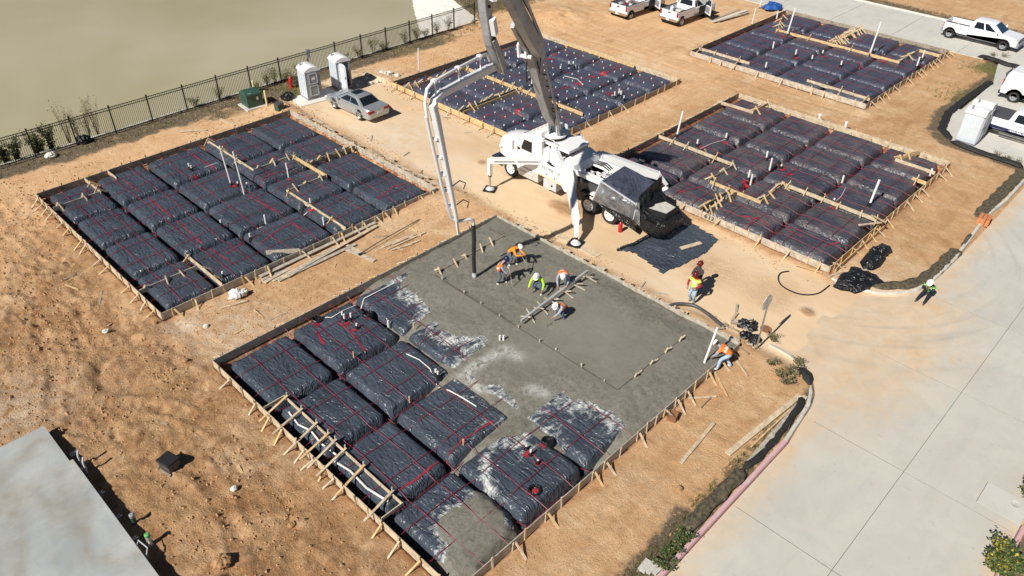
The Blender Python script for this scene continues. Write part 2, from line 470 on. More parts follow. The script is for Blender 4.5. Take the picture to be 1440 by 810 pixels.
MT['cable'] = simple('red_cable_sheath', (0.24, 0.016, 0.036), 0.45, var=0.4)
MT['tape'] = simple('red_tape', (0.34, 0.025, 0.04), 0.45, var=0.5, scale=2.5)
def wood(name, col, var=0.25):
    return simple(name, col, 0.8, 0, var, 3.0, 0.25, 20.0, stretch=(1.3, 1.3, 1.3))
MT['wood_new'] = wood('fresh_lumber', (0.62, 0.43, 0.22))
MT['wood_pale'] = wood('pale_lumber', (0.56, 0.45, 0.31), 0.3)
MT['wood_old'] = wood('weathered_board', (0.33, 0.27, 0.20), 0.35)
MT['wood_grey'] = wood('grey_plank', (0.42, 0.38, 0.31), 0.3)
MT['wood_plaster'] = wood('cement_caked_board', (0.50, 0.43, 0.34), 0.35)
MT['wood_wet'] = wood('wet_board', (0.11, 0.095, 0.075), 0.3)
MT['pvc'] = simple('white_pvc', (0.78, 0.77, 0.73), 0.45, var=0.06)
MT['white'] = simple('white_paint', (0.82, 0.82, 0.81), 0.32, var=0.03, scale=1.5)
MT['white_dirty'] = simple('grimy_white_paint', (0.74, 0.73, 0.71), 0.42, var=0.14, scale=2.5)
MT['white_car'] = simple('white_car_paint', (0.80, 0.81, 0.82), 0.22, var=0.03, scale=1.5)
MT['boom_grey'] = simple('grey_boom_paint', (0.36, 0.365, 0.37), 0.42, var=0.25, scale=1.6)
MT['grey_dark'] = simple('dark_grey_metal', (0.10, 0.10, 0.105), 0.5, 0.3, 0.3)
MT['grey_mid'] = simple('mid_grey_plastic', (0.27, 0.28, 0.30), 0.5, var=0.1)
MT['grey_light'] = simple('pale_grey_plastic', (0.52, 0.54, 0.56), 0.5, var=0.06)
MT['porta'] = simple('white_blue_plastic', (0.60, 0.65, 0.69), 0.45, var=0.05)
MT['steel'] = simple('bare_steel', (0.50, 0.50, 0.49), 0.35, 0.8, 0.15)
MT['alu'] = simple('aluminium', (0.68, 0.68, 0.67), 0.38, 0.45, 0.12)
MT['black_iron'] = simple('black_painted_iron', (0.012, 0.012, 0.013), 0.5)
MT['rubber'] = simple('tyre_rubber', (0.022, 0.021, 0.020), 0.8, 0, 0.3)
MT['black'] = simple('matt_black', (0.012, 0.012, 0.013), 0.65, var=0.3)
MT['glass'] = simple('tinted_glass', (0.012, 0.015, 0.018), 0.06, var=0.05, spec=0.8)
MT['glass_blue'] = simple('blue_tinted_glass', (0.02, 0.05, 0.08), 0.08, var=0.05, spec=0.8)
MT['silver'] = simple('silver_car_paint', (0.46, 0.48, 0.50), 0.3, 0.55, 0.05)
MT['red_lens'] = simple('red_lamp_lens', (0.30, 0.012, 0.015), 0.2)
MT['clear_lens'] = simple('clear_lamp_lens', (0.65, 0.66, 0.66), 0.12)
MT['chrome'] = simple('chrome', (0.65, 0.65, 0.66), 0.15, 1.0, 0.05)
MT['navy_paint'] = simple('navy_paint', (0.018, 0.022, 0.075), 0.3, var=0.1)
MT['green_box'] = simple('dark_green_enamel', (0.035, 0.085, 0.062), 0.45, var=0.12)
MT['concrete'] = simple('plain_concrete', (0.54, 0.52, 0.47), 0.85, var=0.15, bump=0.1)
MT['red_paint'] = simple('red_paint', (0.50, 0.02, 0.03), 0.4)
MT['yellow_pvc'] = simple('cream_yellow_pipe', (0.72, 0.62, 0.30), 0.5)
MT['orange'] = simple('orange_hi_vis', (0.80, 0.19, 0.025), 0.75, var=0.12, scale=12, bump=0.2)
MT['orange_hoodie'] = simple('amber_orange_cloth', (0.80, 0.27, 0.02), 0.85, var=0.12, scale=12, bump=0.2)
MT['lime'] = simple('lime_hi_vis', (0.46, 0.76, 0.03), 0.75, var=0.12, scale=12, bump=0.2)
MT['lime_vest'] = simple('pale_lime_vest', (0.60, 0.72, 0.12), 0.75, var=0.12, scale=12, bump=0.2)
MT['green_vest'] = simple('green_vest', (0.20, 0.58, 0.06), 0.75, var=0.12, scale=12, bump=0.2)
MT['cap_green'] = simple('green_cap', (0.12, 0.38, 0.12), 0.5)
MT['silver_tape'] = simple('reflective_tape', (0.72, 0.72, 0.66), 0.35)
MT['denim'] = simple('blue_denim', (0.065, 0.115, 0.19), 0.9, var=0.25, scale=10)
MT['denim_pale'] = simple('pale_blue_denim', (0.34, 0.46, 0.57), 0.9, var=0.2, scale=8)
MT['denim_grey'] = simple('grey_blue_denim', (0.11, 0.14, 0.17), 0.9, var=0.25, scale=10)
MT['navy_cloth'] = simple('navy_cloth', (0.014, 0.017, 0.035), 0.9, var=0.3, scale=10)
MT['dark_cloth'] = simple('charcoal_cloth', (0.05, 0.045, 0.045), 0.9, var=0.3, scale=10)
MT['grey_cloth'] = simple('grey_lavender_cloth', (0.36, 0.35, 0.42), 0.9, var=0.2, scale=10)
MT['red_cloth'] = simple('red_cloth', (0.36, 0.02, 0.02), 0.9, var=0.2, scale=10)
MT['blue_cloth'] = simple('bright_blue_cloth', (0.06, 0.12, 0.55), 0.9, var=0.2, scale=10)
MT['skin'] = simple('skin', (0.34, 0.175, 0.105), 0.6, var=0.1)
MT['hair'] = simple('dark_hair', (0.015, 0.011, 0.009), 0.6)
MT['helmet_white'] = simple('white_hard_hat', (0.84, 0.84, 0.82), 0.3, var=0.03)
MT['helmet_maroon'] = simple('maroon_hard_hat', (0.13, 0.012, 0.012), 0.3, var=0.2)
MT['boot'] = simple('muddy_boot', (0.17, 0.125, 0.085), 0.85, var=0.3)
MT['boot_white'] = simple('white_rubber_boot', (0.72, 0.70, 0.64), 0.6, var=0.1)
MT['dirt_cloth'] = simple('dusty_tan_glove', (0.42, 0.29, 0.20), 0.9)
MT['blue_tarp'] = simple('blue_tarp', (0.025, 0.10, 0.34), 0.45, var=0.3, bump=0.4, bscale=12)
MT['brick_orange'] = simple('orange_clay_brick', (0.56, 0.22, 0.085), 0.85, var=0.2)
MT['cardboard'] = simple('brown_cardboard', (0.26, 0.12, 0.055), 0.85, var=0.2)
MT['silt'] = simple('black_silt_fabric', (0.022, 0.021, 0.020), 0.7, var=0.4, scale=6, bump=0.4, bscale=14)
MT['mulch'] = simple('dark_mulch_sock', (0.050, 0.043, 0.030), 0.95, var=0.75, scale=7, bump=1.0, bscale=16, col2=(0.17, 0.14, 0.085))
MT['rock_white'] = simple('white_limestone', (0.72, 0.68, 0.61), 0.9, var=0.14, scale=3, bump=0.4, bscale=12)
MT['clod'] = simple('soil_clod', (0.42, 0.245, 0.12), 0.95, var=0.35, scale=5, bump=0.5, bscale=18)
def leaf(name, a, b):
    return simple(name, a, 0.6, 0, 0.2, 6.0, col2=b)
MT['leaf_dark'] = leaf('dark_leaf', (0.045, 0.06, 0.022), (0.10, 0.11, 0.04))
MT['leaf_olive'] = leaf('olive_leaf', (0.10, 0.115, 0.03), (0.22, 0.21, 0.06))
MT['leaf_yellow'] = leaf('yellow_leaf', (0.34, 0.29, 0.03), (0.50, 0.40, 0.05))
MT['leaf_dry'] = leaf('dry_stalk', (0.16, 0.12, 0.07), (0.32, 0.25, 0.15))
MT['leaf_green'] = leaf('green_leaf', (0.035, 0.075, 0.018), (0.075, 0.13, 0.03))
def water_material():
    n = NT('muddy_pond_water')
    c = n.mix(n.ramp(n.noise(0.028, 4, 0.55, 0.5), 0.36, 0.64), (0.455, 0.41, 0.275), (0.32, 0.275, 0.125))
    c = n.mix(n.ramp(n.noise(0.2, 5, 0.6, 0.3), 0.3, 0.7, 0, 0.3), c, (0.45, 0.41, 0.30))
    h = n.math('ADD', n.noise(1.6, 5, 0.65, 0.2, (1, 2.2, 1, 0.3)), n.math('MULTIPLY', n.noise(6, 3, 0.5), 0.3))
    return n.out(c, 0.28, n.bump(h, 0.09, 0.08), spec=0.4)
MT['water'] = water_material()

# ------------------------------------------------------------------ site plan (metres)
PADS = {
    'main': (8.75, 25.2, 10.5, 25.25),
    'left': (8.7, 24.8, 29.7, 44.45),
    'middle': (32.8, 48.5, 29.5, 43.6),
    'right': (33.45, 49.3, 10.4, 25.0),
    'far': (54.1, 69.6, 17.8, 32.3),
}
TOP = 0.40                                            # top of the form boards
SLAB_X, SLAB_Y, _ = 2.63, 26.27, 0.50
POND = [(-300, 50.3), (48.4, 50.3), (51.8, 58.6), (55.4, 66.6), (64, 82), (80, 140), (60, 320), (-300, 320)]
ROAD_Y0, ROAD_Y1 = -1.15, 6.3

lft = [(21.83, 6.33), (23.29, 6.50), (24.19, 6.63), (24.95, 6.89), (25.67, 7.35), (26.18, 7.94), (26.44, 8.57), (26.53, 9.19), (26.52, 9.66)]
rgt = [(32.97, 10.04), (32.89, 9.39), (32.99, 8.72), (33.33, 8.00), (33.90, 7.32), (34.78, 6.72), (35.85, 6.47), (37.13, 6.37), (39.20, 6.32), (44.90, 6.63)]
MOUTH = [(21.83, 6.291)] + lft[1:] + rgt[:-1] + [(rgt[-1][0], 6.291)]

def axis_lines(segs):
    out = []
    for a, b, s in segs:
        n = max(1, int(round((b - a) / s)))
        out += list(np.linspace(a, b, n, endpoint=False))
    return np.array(out + [segs[-1][1]])

def build_ground():
    xs = axis_lines([(-2500, -400, 700), (-400, -60, 85), (-60, -9, 8), (-9, -3, 0.3), (-3, 10, 0.10), (10, 55, 0.15), (55, 96, 0.32), (96, 130, 5), (130, 400, 90), (400, 2600, 700)])
    ys = axis_lines([(-2500, -400, 700), (-400, -60, 85), (-60, -6, 6), (-6, 4, 0.5), (4, 12, 0.15), (12, 36, 0.11), (36, 51.2, 0.15), (51.2, 60, 0.5), (60, 130, 7), (130, 400, 90), (400, 2600, 700)])
    X, Y = np.meshgrid(xs, ys, indexing='ij')
    far = np.clip((np.hypot(X - 30, Y - 25) - 60) / 60, 0, 1)
    near_q = 1 - far
    z = 0.05 * fbm(X * 0.14, Y * 0.14, 3, 3) * near_q
    # broken, cloddy soil at the left, calmer elsewhere
    n1 = fbm(X * 0.11 + 3, Y * 0.11, 3, 5)
    rough = 0.14 + 0.86 * sstep(9.6, 7.0, X + 0.9 * n1) * sstep(46.5, 43, Y)
    rough = np.maximum(rough, 0.38 * sstep(25.2, 25.8, Y) * sstep(29.7, 29.0, Y) * sstep(24, 17, X))
    rough = np.maximum(rough, 0.42 * sstep(7.2, 7.9, Y) * sstep(10.3, 9.6, Y) * sstep(27, 24, X))
    lane_e = 0.35 * fbm(X * 0.5, Y * 0.5, 3, 8)
    lane = sstep(25.5, 26.3, X + lane_e) * sstep(33.2, 32.5, X + lane_e) * sstep(53, 47, Y)
    lane = np.maximum(lane, sstep(10.4, 9.6, Y + lane_e) * sstep(26, 27, X) * sstep(35, 33.5, X))
    rough = rough * (1 - 0.93 * lane)
    clod = np.abs(fbm(X * 0.8, Y * 0.8, 4, 11)) ** 1.1
    z += rough * (0.10 * clod + 0.10 * np.abs(fbm(X * 2.0, Y * 2.0, 3, 15)) + 0.09 * np.abs(vnoise(X * 4.1, Y * 4.1, 16)) * (0.4 + np.abs(fbm(X * 0.5, Y * 0.5, 2, 18)) * 2) - 0.05) * near_q
    z += rough * 0.07 * fbm(X * 0.33, Y * 0.33, 3, 19) * near_q
    # vehicle tracks: pairs of shallow ruts with tread marks
    def ruts(u, v, u0, v0, v1, depth, seed, wob=0.5, w=0.24):
        c = u0 + wob * fbm(v * 0.08 + seed, v * 0 + seed, 2, seed)
        m = sstep(v0, v0 + 2, v) * sstep(v1, v1 - 2, v) * near_q
        o = 0
        for s in (0, 1.75):
            d = (u - c - s) / w
            o = o + (-np.exp(-d * d * d * d) + 0.55 * np.exp(-(np.abs(d) - 1.5) ** 2 * 6)) * (0.8 + 0.35 * np.sin(v * 2 * np.pi / 0.42 + u * 3))
        return o * depth * m * (0.6 + 0.6 * fbm(u * 0.4, v * 0.4, 2, seed + 3))
    z += ruts(X, Y, 4.6, 12, 40, 0.06, 21, 3.5)
    z += ruts(X, Y, 6.6, 24, 47, 0.05, 25, 2.5)
    z += ruts(X, Y, 2.4, 28, 46, 0.05, 29, 3.5)
    z += ruts(Y, X, 45.2, 6, 32, 0.045, 31, 0.6)
    z += ruts(Y, X, 47.2, 8, 26, 0.03, 33, 0.4)
    z += ruts(Y, X, 26.6, 34, 52, 0.045, 35, 0.8)
    z += ruts(Y, X, 26.2, 9, 22, 0.03, 37, 0.5)
    z += ruts(Y, X, 44.9, 30, 52, 0.05, 39, 0.8)
    z += ruts(X, Y, 51.0, 14, 46, 0.04, 41, 1.0)
    z += ruts(Y, X, 8.0, 36, 52, 0.025, 43, 0.5)
    z += ruts(Y, X, 15.6, 52, 70, 0.03, 45, 0.5)
    # curved machine tracks through the churned soil
    zone = sstep(9.2, 7.6, X) * sstep(10, 13, Y) * sstep(47, 44, Y) * near_q
    for cx, cy, r0, dp, ph in ((-7.0, 33.0, 11.5, 0.07, 0.3), (-7.0, 33.0, 13.4, 0.07, 1.3), (15.0, 38.0, 10.2, 0.06, 2.0), (15.0, 38.0, 12.0, 0.06, 0.9), (-2.0, 20.0, 7.6, 0.07, 2.2), (-2.0, 20.0, 9.3, 0.07, 0.1), (3.0, 46.0, 8.5, 0.05, 1.7), (3.0, 46.0, 10.2, 0.05, 0.6)):
        rr = np.hypot(X - cx, Y - cy) + 0.25 * fbm(X * 0.3, Y * 0.3, 2, 131); th = np.arctan2(Y - cy, X - cx)
        d = (rr - r0) / 0.27
        tr = (-np.exp(-d ** 4) * (0.75 + 0.4 * np.sin(th * r0 * 2 * np.pi / 0.36)) + 0.7 * np.exp(-(np.abs(d) - 1.5) ** 2 * 5)) * dp
        z += tr * zone * sstep(-0.35, 0.25, fbm(X * 0.22 + ph * 9, Y * 0.22, 2, 133))
    wx, wy = X + 0.9 * fbm(X * 0.5, Y * 0.5, 2, 135), Y + 0.9 * fbm(X * 0.5, Y * 0.5, 2, 137)
    crease = 1 - np.abs(fbm(wx * 0.55, wy * 0.55, 3, 139)) * 3.2
    z += zone * 0.11 * np.clip(crease, 0, 1) ** 2 * (0.5 + 0.5 * fbm(X * 0.2, Y * 0.2, 2, 141))
    # turning circle scraped by a machine
    rc = np.hypot(X - 6.6, Y - 27.6)
    z += -0.10 * np.exp(-((rc - 1.5) / 0.25) ** 2) * (0.5 + 0.7 * sstep(-1, 1, Y - 27)) + 0.05 * np.exp(-((rc - 2.0) / 0.25) ** 2)
    # dirt mounds
    for mx, my, mr, mh in ((53.76, 45.74, 2.6, 0.75), (29.96, 46.79, 1.2, 0.28), (32.98, 44.84, 1.1, 0.42), (24.93, 45.87, 1.1, 0.30), (24.35, 28.82, 2.2, 0.28), (26.14, 8.74, 1.5, 0.16), (25.70, 12.54, 1.0, 0.15), (58.19, 43.58, 3.0, 0.25)):
        z += mh * np.exp(-((X - mx) ** 2 + (Y - my) ** 2) / mr ** 2) * (0.85 + 0.3 * fbm(X * 1.2, Y * 1.2, 3, 50))
    # spoil berms beside the forms
    red = np.zeros_like(X)
    for k, (x0, x1, y0, y1) in PADS.items():
        d = np.maximum(np.maximum(x0 - X, X - x1), np.maximum(y0 - Y, Y - y1))
        z += 0.10 * np.exp(-((d - 0.45) / 0.35) ** 2) * (0.6 + 0.8 * fbm(X * 0.9, Y * 0.9, 3, 60)) * (1 - 0.5 * lane)
        inside = sstep(0.05, -0.12, d)
        z = z * (1 - inside) + inside * (-0.42 + 0.05 * fbm(X * 1.5, Y * 1.5, 3, 61))
        red = np.maximum(red, sstep(0.7, 0.1, d) * (0.35 + 0.65 * (d < 0.1)))
    # the lane and the road edges: a thin skin of soil that feathers out over the concrete
    thin = 0.012 + 0.03 * fbm(X * 0.7, Y * 0.7, 4, 71)
    z = z * (1 - 0.9 * lane) + 0.9 * lane * thin
    mouth = sstep(-0.1, 0.3, poly_dist(X, Y, MOUTH)) * (Y > 6.4)
    z = np.where((Y < 10.2) & (mouth > 0), z * (1 - mouth) + mouth * (0.035 * (Y - 8.7) + 0.03 * fbm(X * 0.8, Y * 0.8, 4, 73)), z)
    inm = poly_dist(X, Y, MOUTH)
    under = np.maximum(sstep(6.5, 6.25, Y) * sstep(-1.75, -1.2, Y), sstep(0.0, 0.25, inm) * sstep(8.3, 7.6, Y + 0.5 * fbm(X * 0.6, Y * 0.6, 3, 75)))
    z = z * (1 - under) - 0.14 * under
    bank = sstep(-1.35, -2.2, Y) * near_q
    z += 0.12 * bank
    # beds behind the kerbs stand a little proud
    z += 0.07 * sstep(6.5, 6.9, Y) * sstep(10, 8, Y) * (1 - mouth) * near_q
    # parking court and the far road
    pk = sstep(0.2, -0.1, -poly_dist(X, Y, PARKING)) 
    z = z * (1 - pk) - 0.14 * pk
    fr = sstep(70.7, 71.1, X) * sstep(79.0, 78.6, X) * (Y < 80)
    z = z * (1 - fr) - 0.14 * fr
    # pond basin
    pdist = poly_dist(X, Y, POND)
    basin = sstep(0.0, 1.2, pdist)
    z = z * (1 - basin) - 3.0 * basin
    sl = sstep(0.3, -0.4, np.maximum(X - SLAB_X, Y - SLAB_Y)) * (Y > 0)
    z = z * (1 - sl) - 0.05 * sl
    # ---- what the soil is made of
    nb = fbm(X * 0.25, Y * 0.25, 4, 81)
    dark = 0.85 * sstep(9.4, 7.2, X + 1.6 * nb) * sstep(47, 34, Y + 4 * nb)
    dark = np.maximum(dark, 0.30 * sstep(25.3, 26, Y) * sstep(29.7, 28.8, Y) * sstep(25, 20, X))
    dark = np.maximum(dark, 0.28 * sstep(33, 36, X) * sstep(29, 26, Y + 2 * nb))
    dark = np.maximum(dark, 0.38 * sstep(49, 51, X) * sstep(20, 15, Y + 3 * nb))
    dark = np.maximum(dark, 0.3 * sstep(6.4, 7, Y) * sstep(10.5, 10, Y) * sstep(28, 25, X))
    pale = np.zeros_like(X)
    for mx, my, mr, v in ((27.75, 36.74, 3.2, 0.9), (26.24, 32.21, 3.5, 0.6), (10.65, 26.39, 2.2, 0.7), (9.18, 28.67, 0.9, 1.0), (33.03, 45.75, 2.0, 0.8), (2.02, 28.33, 2.5, 0.6), (31.72, 21.09, 2.0, 0.4), (26.55, 15.48, 1.8, 0.5), (37.99, 41.03, 1.0, 0.3), (35.08, 7.88, 1.5, 0.5)):
        pale = np.maximum(pale, v * np.exp(-((X - mx) ** 2 + (Y - my) ** 2) / mr ** 2))
    # wet stains on the lane
    for mx, my, mr, v in ((28.88, 23.33, 0.9, 0.95), (28.72, 24.24, 0.5, 0.8), (29.76, 9.62, 0.35, 0.9), (29.84, 11.67, 1.6, 0.45), (29.52, 14.61, 1.6, 0.5), (29.23, 30.70, 0.3, 0.8), (41.29, 10.68, 2.5, 0.5)):
        w = v * np.exp(-(((X - mx) ** 2 + (Y - my) ** 2) / mr ** 2) ** 2)
        dark = np.maximum(dark, w); lane = lane * (1 - w)
    org = sstep(47.4, 48.4, Y + 0.9 * nb) * sstep(51.5, 50.5, Y) * sstep(48, 40, X) * 0.9
    org = np.maximum(org, sstep(46.2, 47.2, Y + 1.0 * nb) * sstep(19.5, 21.5, X) * sstep(30.5, 28.5, X) * 0.75)
    org = np.maximum(org, sstep(47, 50, X) * sstep(50.3, 51.5, Y + nb) * sstep(75, 60, X) * 0.9)
    org = np.maximum(org, sstep(8.2, 7.2, Y + 1.1 * nb) * sstep(6.3, 6.6, Y) * sstep(18.5, 15.5, X))
    org = np.maximum(org, 0.6 * sstep(7.6, 7.0, Y) * sstep(6.3, 6.6, Y) * sstep(27, 26, X))
    org = np.maximum(org, sstep(-1.2, -1.5, Y) * near_q * 0.8)
    org = np.maximum(org, sstep(78.6, 79.3, X) * sstep(82, 79.8, X + nb) * 0.8)
    org = np.maximum(org, sstep(93, 97, X) * 0.8)
    pe = -poly_dist(X, Y, PARKING)
    org = np.maximum(org, sstep(1.3, 0.5, pe + 0.6 * nb) * 0.85)
    org = np.maximum(org, 0.8 * sstep(26.8, 26.2, Y) * sstep(15.0, 12.0, Y) * 0)
    grass = np.zeros_like(X)
    for mx, my, mr, v in ((68.79, 14.37, 1.8, 1.0), (61.87, 13.60, 1.8, 0.7), (27.56, 48.17, 1.4, 0.9), (32.50, 47.22, 2.2, 0.6), (38.19, 48.72, 2.0, 0.7), (42.15, 48.92, 1.6, 0.6), (62.82, 15.47, 3.0, 0.35), (3.75, 26.61, 1.2, 0.3), (5.34, 23.98, 1.4, 0.35)):
        grass = np.maximum(grass, v * np.exp(-((X - mx) ** 2 + (Y - my) ** 2) / mr ** 2))
    one = np.ones_like(X)
    me = grid_mesh('ground', X, Y, z, MT['soil'], True, {'soil': np.stack([lane, dark, pale, one], -1), 'cover': np.stack([org, grass, red, one], -1)})
    tag(link('ground', me), kind='structure')
    return xs, ys, z

PARKING = [(53.3, 11.5), (52.7, 7.0), (52.7, 5.0), (72, 5.0), (72, 14.6), (70.6, 14.4), (67.0, 13.2), (62.2, 13.6), (57.5, 13.2), (54.6, 12.6)]
GX, GY, GZ = build_ground()
def gz(x, y):
    i = min(max(int(np.searchsorted(GX, x)) - 1, 0), len(GX) - 2); j = min(max(int(np.searchsorted(GY, y)) - 1, 0), len(GY) - 2)
    a = (x - GX[i]) / (GX[i + 1] - GX[i]); b = (y - GY[j]) / (GY[j + 1] - GY[j])
    return float((GZ[i, j] * (1 - a) + GZ[i + 1, j] * a) * (1 - b) + (GZ[i, j + 1] * (1 - a) + GZ[i + 1, j + 1] * a) * b)

# ------------------------------------------------------------------ pond
m = MB(); m.add([(-300, 49.9, -1.0), (90, 49.9, -1.0), (90, 320, -1.0), (-300, 320, -1.0)], [(0, 1, 2, 3)])
tag(m.build('pond_water', MT['water']), kind='structure')

# retaining wall carrying the fence
m = MB()
for a, b in ((-30, -8), (-8, 2), (2, 10), (10, 18), (18, 26), (26, 33), (33, 40)):
    m.box(((a + b) / 2, 50.12, -0.86), (b - a - 0.02, 0.26, 1.84))
tag(m.build('pond_edge_wall', MT['concrete']), 'low pale concrete wall between fence and muddy pond', 'wall')

# white limestone bank at the corner of the pond
def stone_bank():
    A, B = Vector((40.7, 50.28, -1.15)), Vector((52.6, 66.0, -1.15))
    C, D = Vector((47.7, 50.28, 0.12)), Vector((54.0, 66.3, 0.12))
    n, k = 60, 36
    S, T = np.meshgrid(np.linspace(0, 1, n), np.linspace(0, 1, k), indexing='ij')
    def lerp(i): return (A[i] * (1 - S) + B[i] * S) * (1 - T) + (C[i] * (1 - S) + D[i] * S) * T
    X, Y, Z = lerp(0), lerp(1), lerp(2)
    Z = Z + 0.07 * np.abs(fbm(X * 1.6, Y * 1.6, 3, 91)) + 0.05 * vnoise(X * 3.1, Y * 3.1, 92)
    tag(link('stone_bank', grid_mesh('stone_bank', X, Y, Z, MT['rock_white'], False)), 'sloping white limestone bank at the pond corner behind the fence', 'bank')
stone_bank()

# ------------------------------------------------------------------ roads
road = thing('road', None, None); tag(road, kind='structure')
JX = [6.4, 12.15, 17.9, 23.6, 29.4, 35.2, 40.95, 46.7, 52.6]
for i in range(len(JX) - 1):
    for y0, y1 in ((ROAD_Y0, 2.65), (2.65, ROAD_Y1)):
        g = 0.008
        if i == 3 and y0 < 0:      # panel with the inlet box cut into its corner
            prof = [(JX[i] + g, y0 + g), (24.05, y0 + g), (24.05, 0.3), (25.3, 0.3), (25.3, y0 + g), (JX[i + 1] - g, y0 + g), (JX[i + 1] - g, y1 - g), (JX[i] + g, y1 - g)]
        else:
            g2 = 0.013
            prof = [(JX[i] + g2, y0 + g), (JX[i + 1] - g2, y0 + g), (JX[i + 1] - g2, y1 - g), (JX[i] + g2, y1 - g)]
        mm = MB(); mm.prism(prof, -0.12, 0.0, axis='z'); mm.build('concrete_panel', MT['road'], road)
mm = MB(); mm.box((29.5, 2.57, -0.060), (46.0, 7.2, 0.1)); mm.build('joint_base', MT['joint'], road)
mm = MB(); mm.prism(MOUTH, -0.12, 0.0, axis='z'); mm.build('concrete_panel', MT['road'], road)
for px0, px1 in ((52.62, 59.0), (59.02, 65.4), (65.42, 70.9)):
    xs_ = [p for p in PARKING]
    top = [(px0, 11.4 if px0 < 53 else 13.0), (px1, 13.1 if px1 < 70 else 14.3)]
    if px0 < 53: top = [(53.3, 11.5), (54.6, 12.6), (57.5, 13.2), (px1, 13.3)]
    mm = MB(); mm.prism([(px0, 6.32), (px1, 6.32)] + top[::-1], -0.12, 0.0, axis='z'); mm.build('concrete_panel', MT['far_road'], road)
for px0, px1 in ((52.62, 59.0), (59.02, 65.4), (65.42, 79.0)):
    mm = MB(); mm.box(((px0 + px1) / 2, 2.6, -0.06), (px1 - px0, 7.4, 0.12)); mm.build('concrete_panel', MT['far_road'], road)
cross = thing('cross_street', None, None); tag(cross, kind='structure')
for k in range(12):
    y0 = 6.33 + k * 5.6
    for xa, xb in ((70.92, 74.8), (74.82, 78.7)):
        mm = MB(); mm.box(((xa + xb) / 2, y0 + 2.79, -0.065), (xb - xa, 5.57, 0.12)); mm.build('concrete_panel', MT['far_road'], cross)

def kerb(name, pts, mats, wide=0.17, high=0.13, side=1, split=None):
    """swept kerb; pts run along the road-side edge, soil on the given side"""
    m = MB()
    P = [Vector((a, b, 0)) for a, b in pts]
    Q = []
    for i in range(len(P) - 1):
        n = max(1, int((P[i + 1] - P[i]).length / 0.6))
        Q += [P[i].lerp(P[i + 1], k / n) for k in range(n)]
    Q.append(P[-1])
    rings = []
    for i, p in enumerate(Q):
        d = (Q[min(i + 1, len(Q) - 1)] - Q[max(i - 1, 0)]).normalized()
        s = Vector((-d.y, d.x, 0)) * side
        w = 0.006 * math.sin(i * 1.7)
        rings.append([p + s * a + Vector((0, 0, b)) for a, b in ((0.0, -0.1), (0.0 + w, 0.02), (0.03 + w, high - 0.02), (0.06, high), (wide, high), (wide, -0.1))])
    a = len(m.f)
    m.loft(rings)
    o = m.build(name, mats, smooth=35)
    return tag(o, kind='structure')
kerb('kerb', [(6, 6.33), (14, 6.33), (21.8, 6.33)], MT['pink'])
kerb('kerb', lft, MT['kerb'])
kerb('kerb', rgt, MT['kerb'])
kerb('kerb', [(rgt[-1][0] + 0.02, rgt[-1][1]), (47.5, 6.44), (51.2, 6.46), (52.2, 6.7)], MT['kerb'])
kerb('kerb', [(70.85, 15.4), (70.9, 30), (70.9, 62)], MT['kerb'], high=0.05)
kerb('kerb', [(50, ROAD_Y0), (40, ROAD_Y0), (25.35, ROAD_Y0)], MT['pink'])
kerb('kerb', [(24.0, ROAD_Y0), (14, ROAD_Y0), (6, ROAD_Y0)], MT['pink'])
kerb('kerb', [(78.72, 70), (78.72, 30), (78.72, 6)], MT['kerb'])

# kerb inlet slab
t = thing('storm_inlet', 'square pale concrete inlet cover with round manhole lid beside flowering shrub', 'inlet', (24.8, -0.38, 0))
m = MB(); m.prism([(-0.735, -0.76), (0.485, -0.76), (0.485, 0.665), (-0.735, 0.665)], -0.1, 0.004, 0.004, axis='z'); m.build('cover_slab', MT['far_road'], t)
m = MB(); m.lathe([(0.20, 0.002), (0.20, 0.016), (0.18, 0.02), (0.17, 0.014), (0.02, 0.015)], 20, (0.12, -0.35, 0)); m.build('manhole_lid', MT['concrete'], t, smooth=40)

# ------------------------------------------------------------------ cured slab in the near left
t = thing('cured_concrete_slab', 'finished grey concrete house slab with dried puddle stains', 'slab', (SLAB_X, SLAB_Y, 0))
m = MB(); m.prism([(-14, -18), (0, -18), (0, -2.42), (-14, -2.42)], -0.3, 0.50, 0.02, axis='z'); m.build('slab', MT['slab'], t)
m = MB(); m.prism([(-14, -2.42), (-0.12, -2.42), (-0.12, 0), (-14, 0)], -0.3, 0.465, 0.02, axis='z'); m.build('patio_step', MT['slab'], t)
tail = MB(); tail.tube([(0, 0, 0), (0.12, 0, 0.01), (0.2, 0.02, -0.02)], 0.012, 5); tail.tube([(0, 0.07, 0), (0.16, 0.08, 0.02)], 0.012, 5)
tm = tail.mesh('cable_tail', MT['steel'])
for k, yy in enumerate((-3.0, -4.55, -5.9, -7.1, -9.6, -10.9, -12.2)):
    link('cable_tail', tm, t, (0.0, yy, 0.36 + 0.03 * (k % 2)), (0, 0, 0.1 * (k % 3)))
pm = MB(); pm.tube([(0, 0, -0.5), (0.02, 0, 0.42), (0.1, 0.03, 0.6)], 0.035, 7)
for yy in (-2.5, -2.95): link('conduit', pm.mesh('conduit', MT['grey_light'], 40), t, (0.14, yy, 0.2))
m = MB(); m.tube([(0, 0, 0.3), (0.1, 0, 0.5), (0.2, -0.35, 0.35), (0.03, -0.6, 0.3)], 0.022, 6); m.build('conduit_loop', MT['grey_light'], t, (0, -7.4, 0.1))

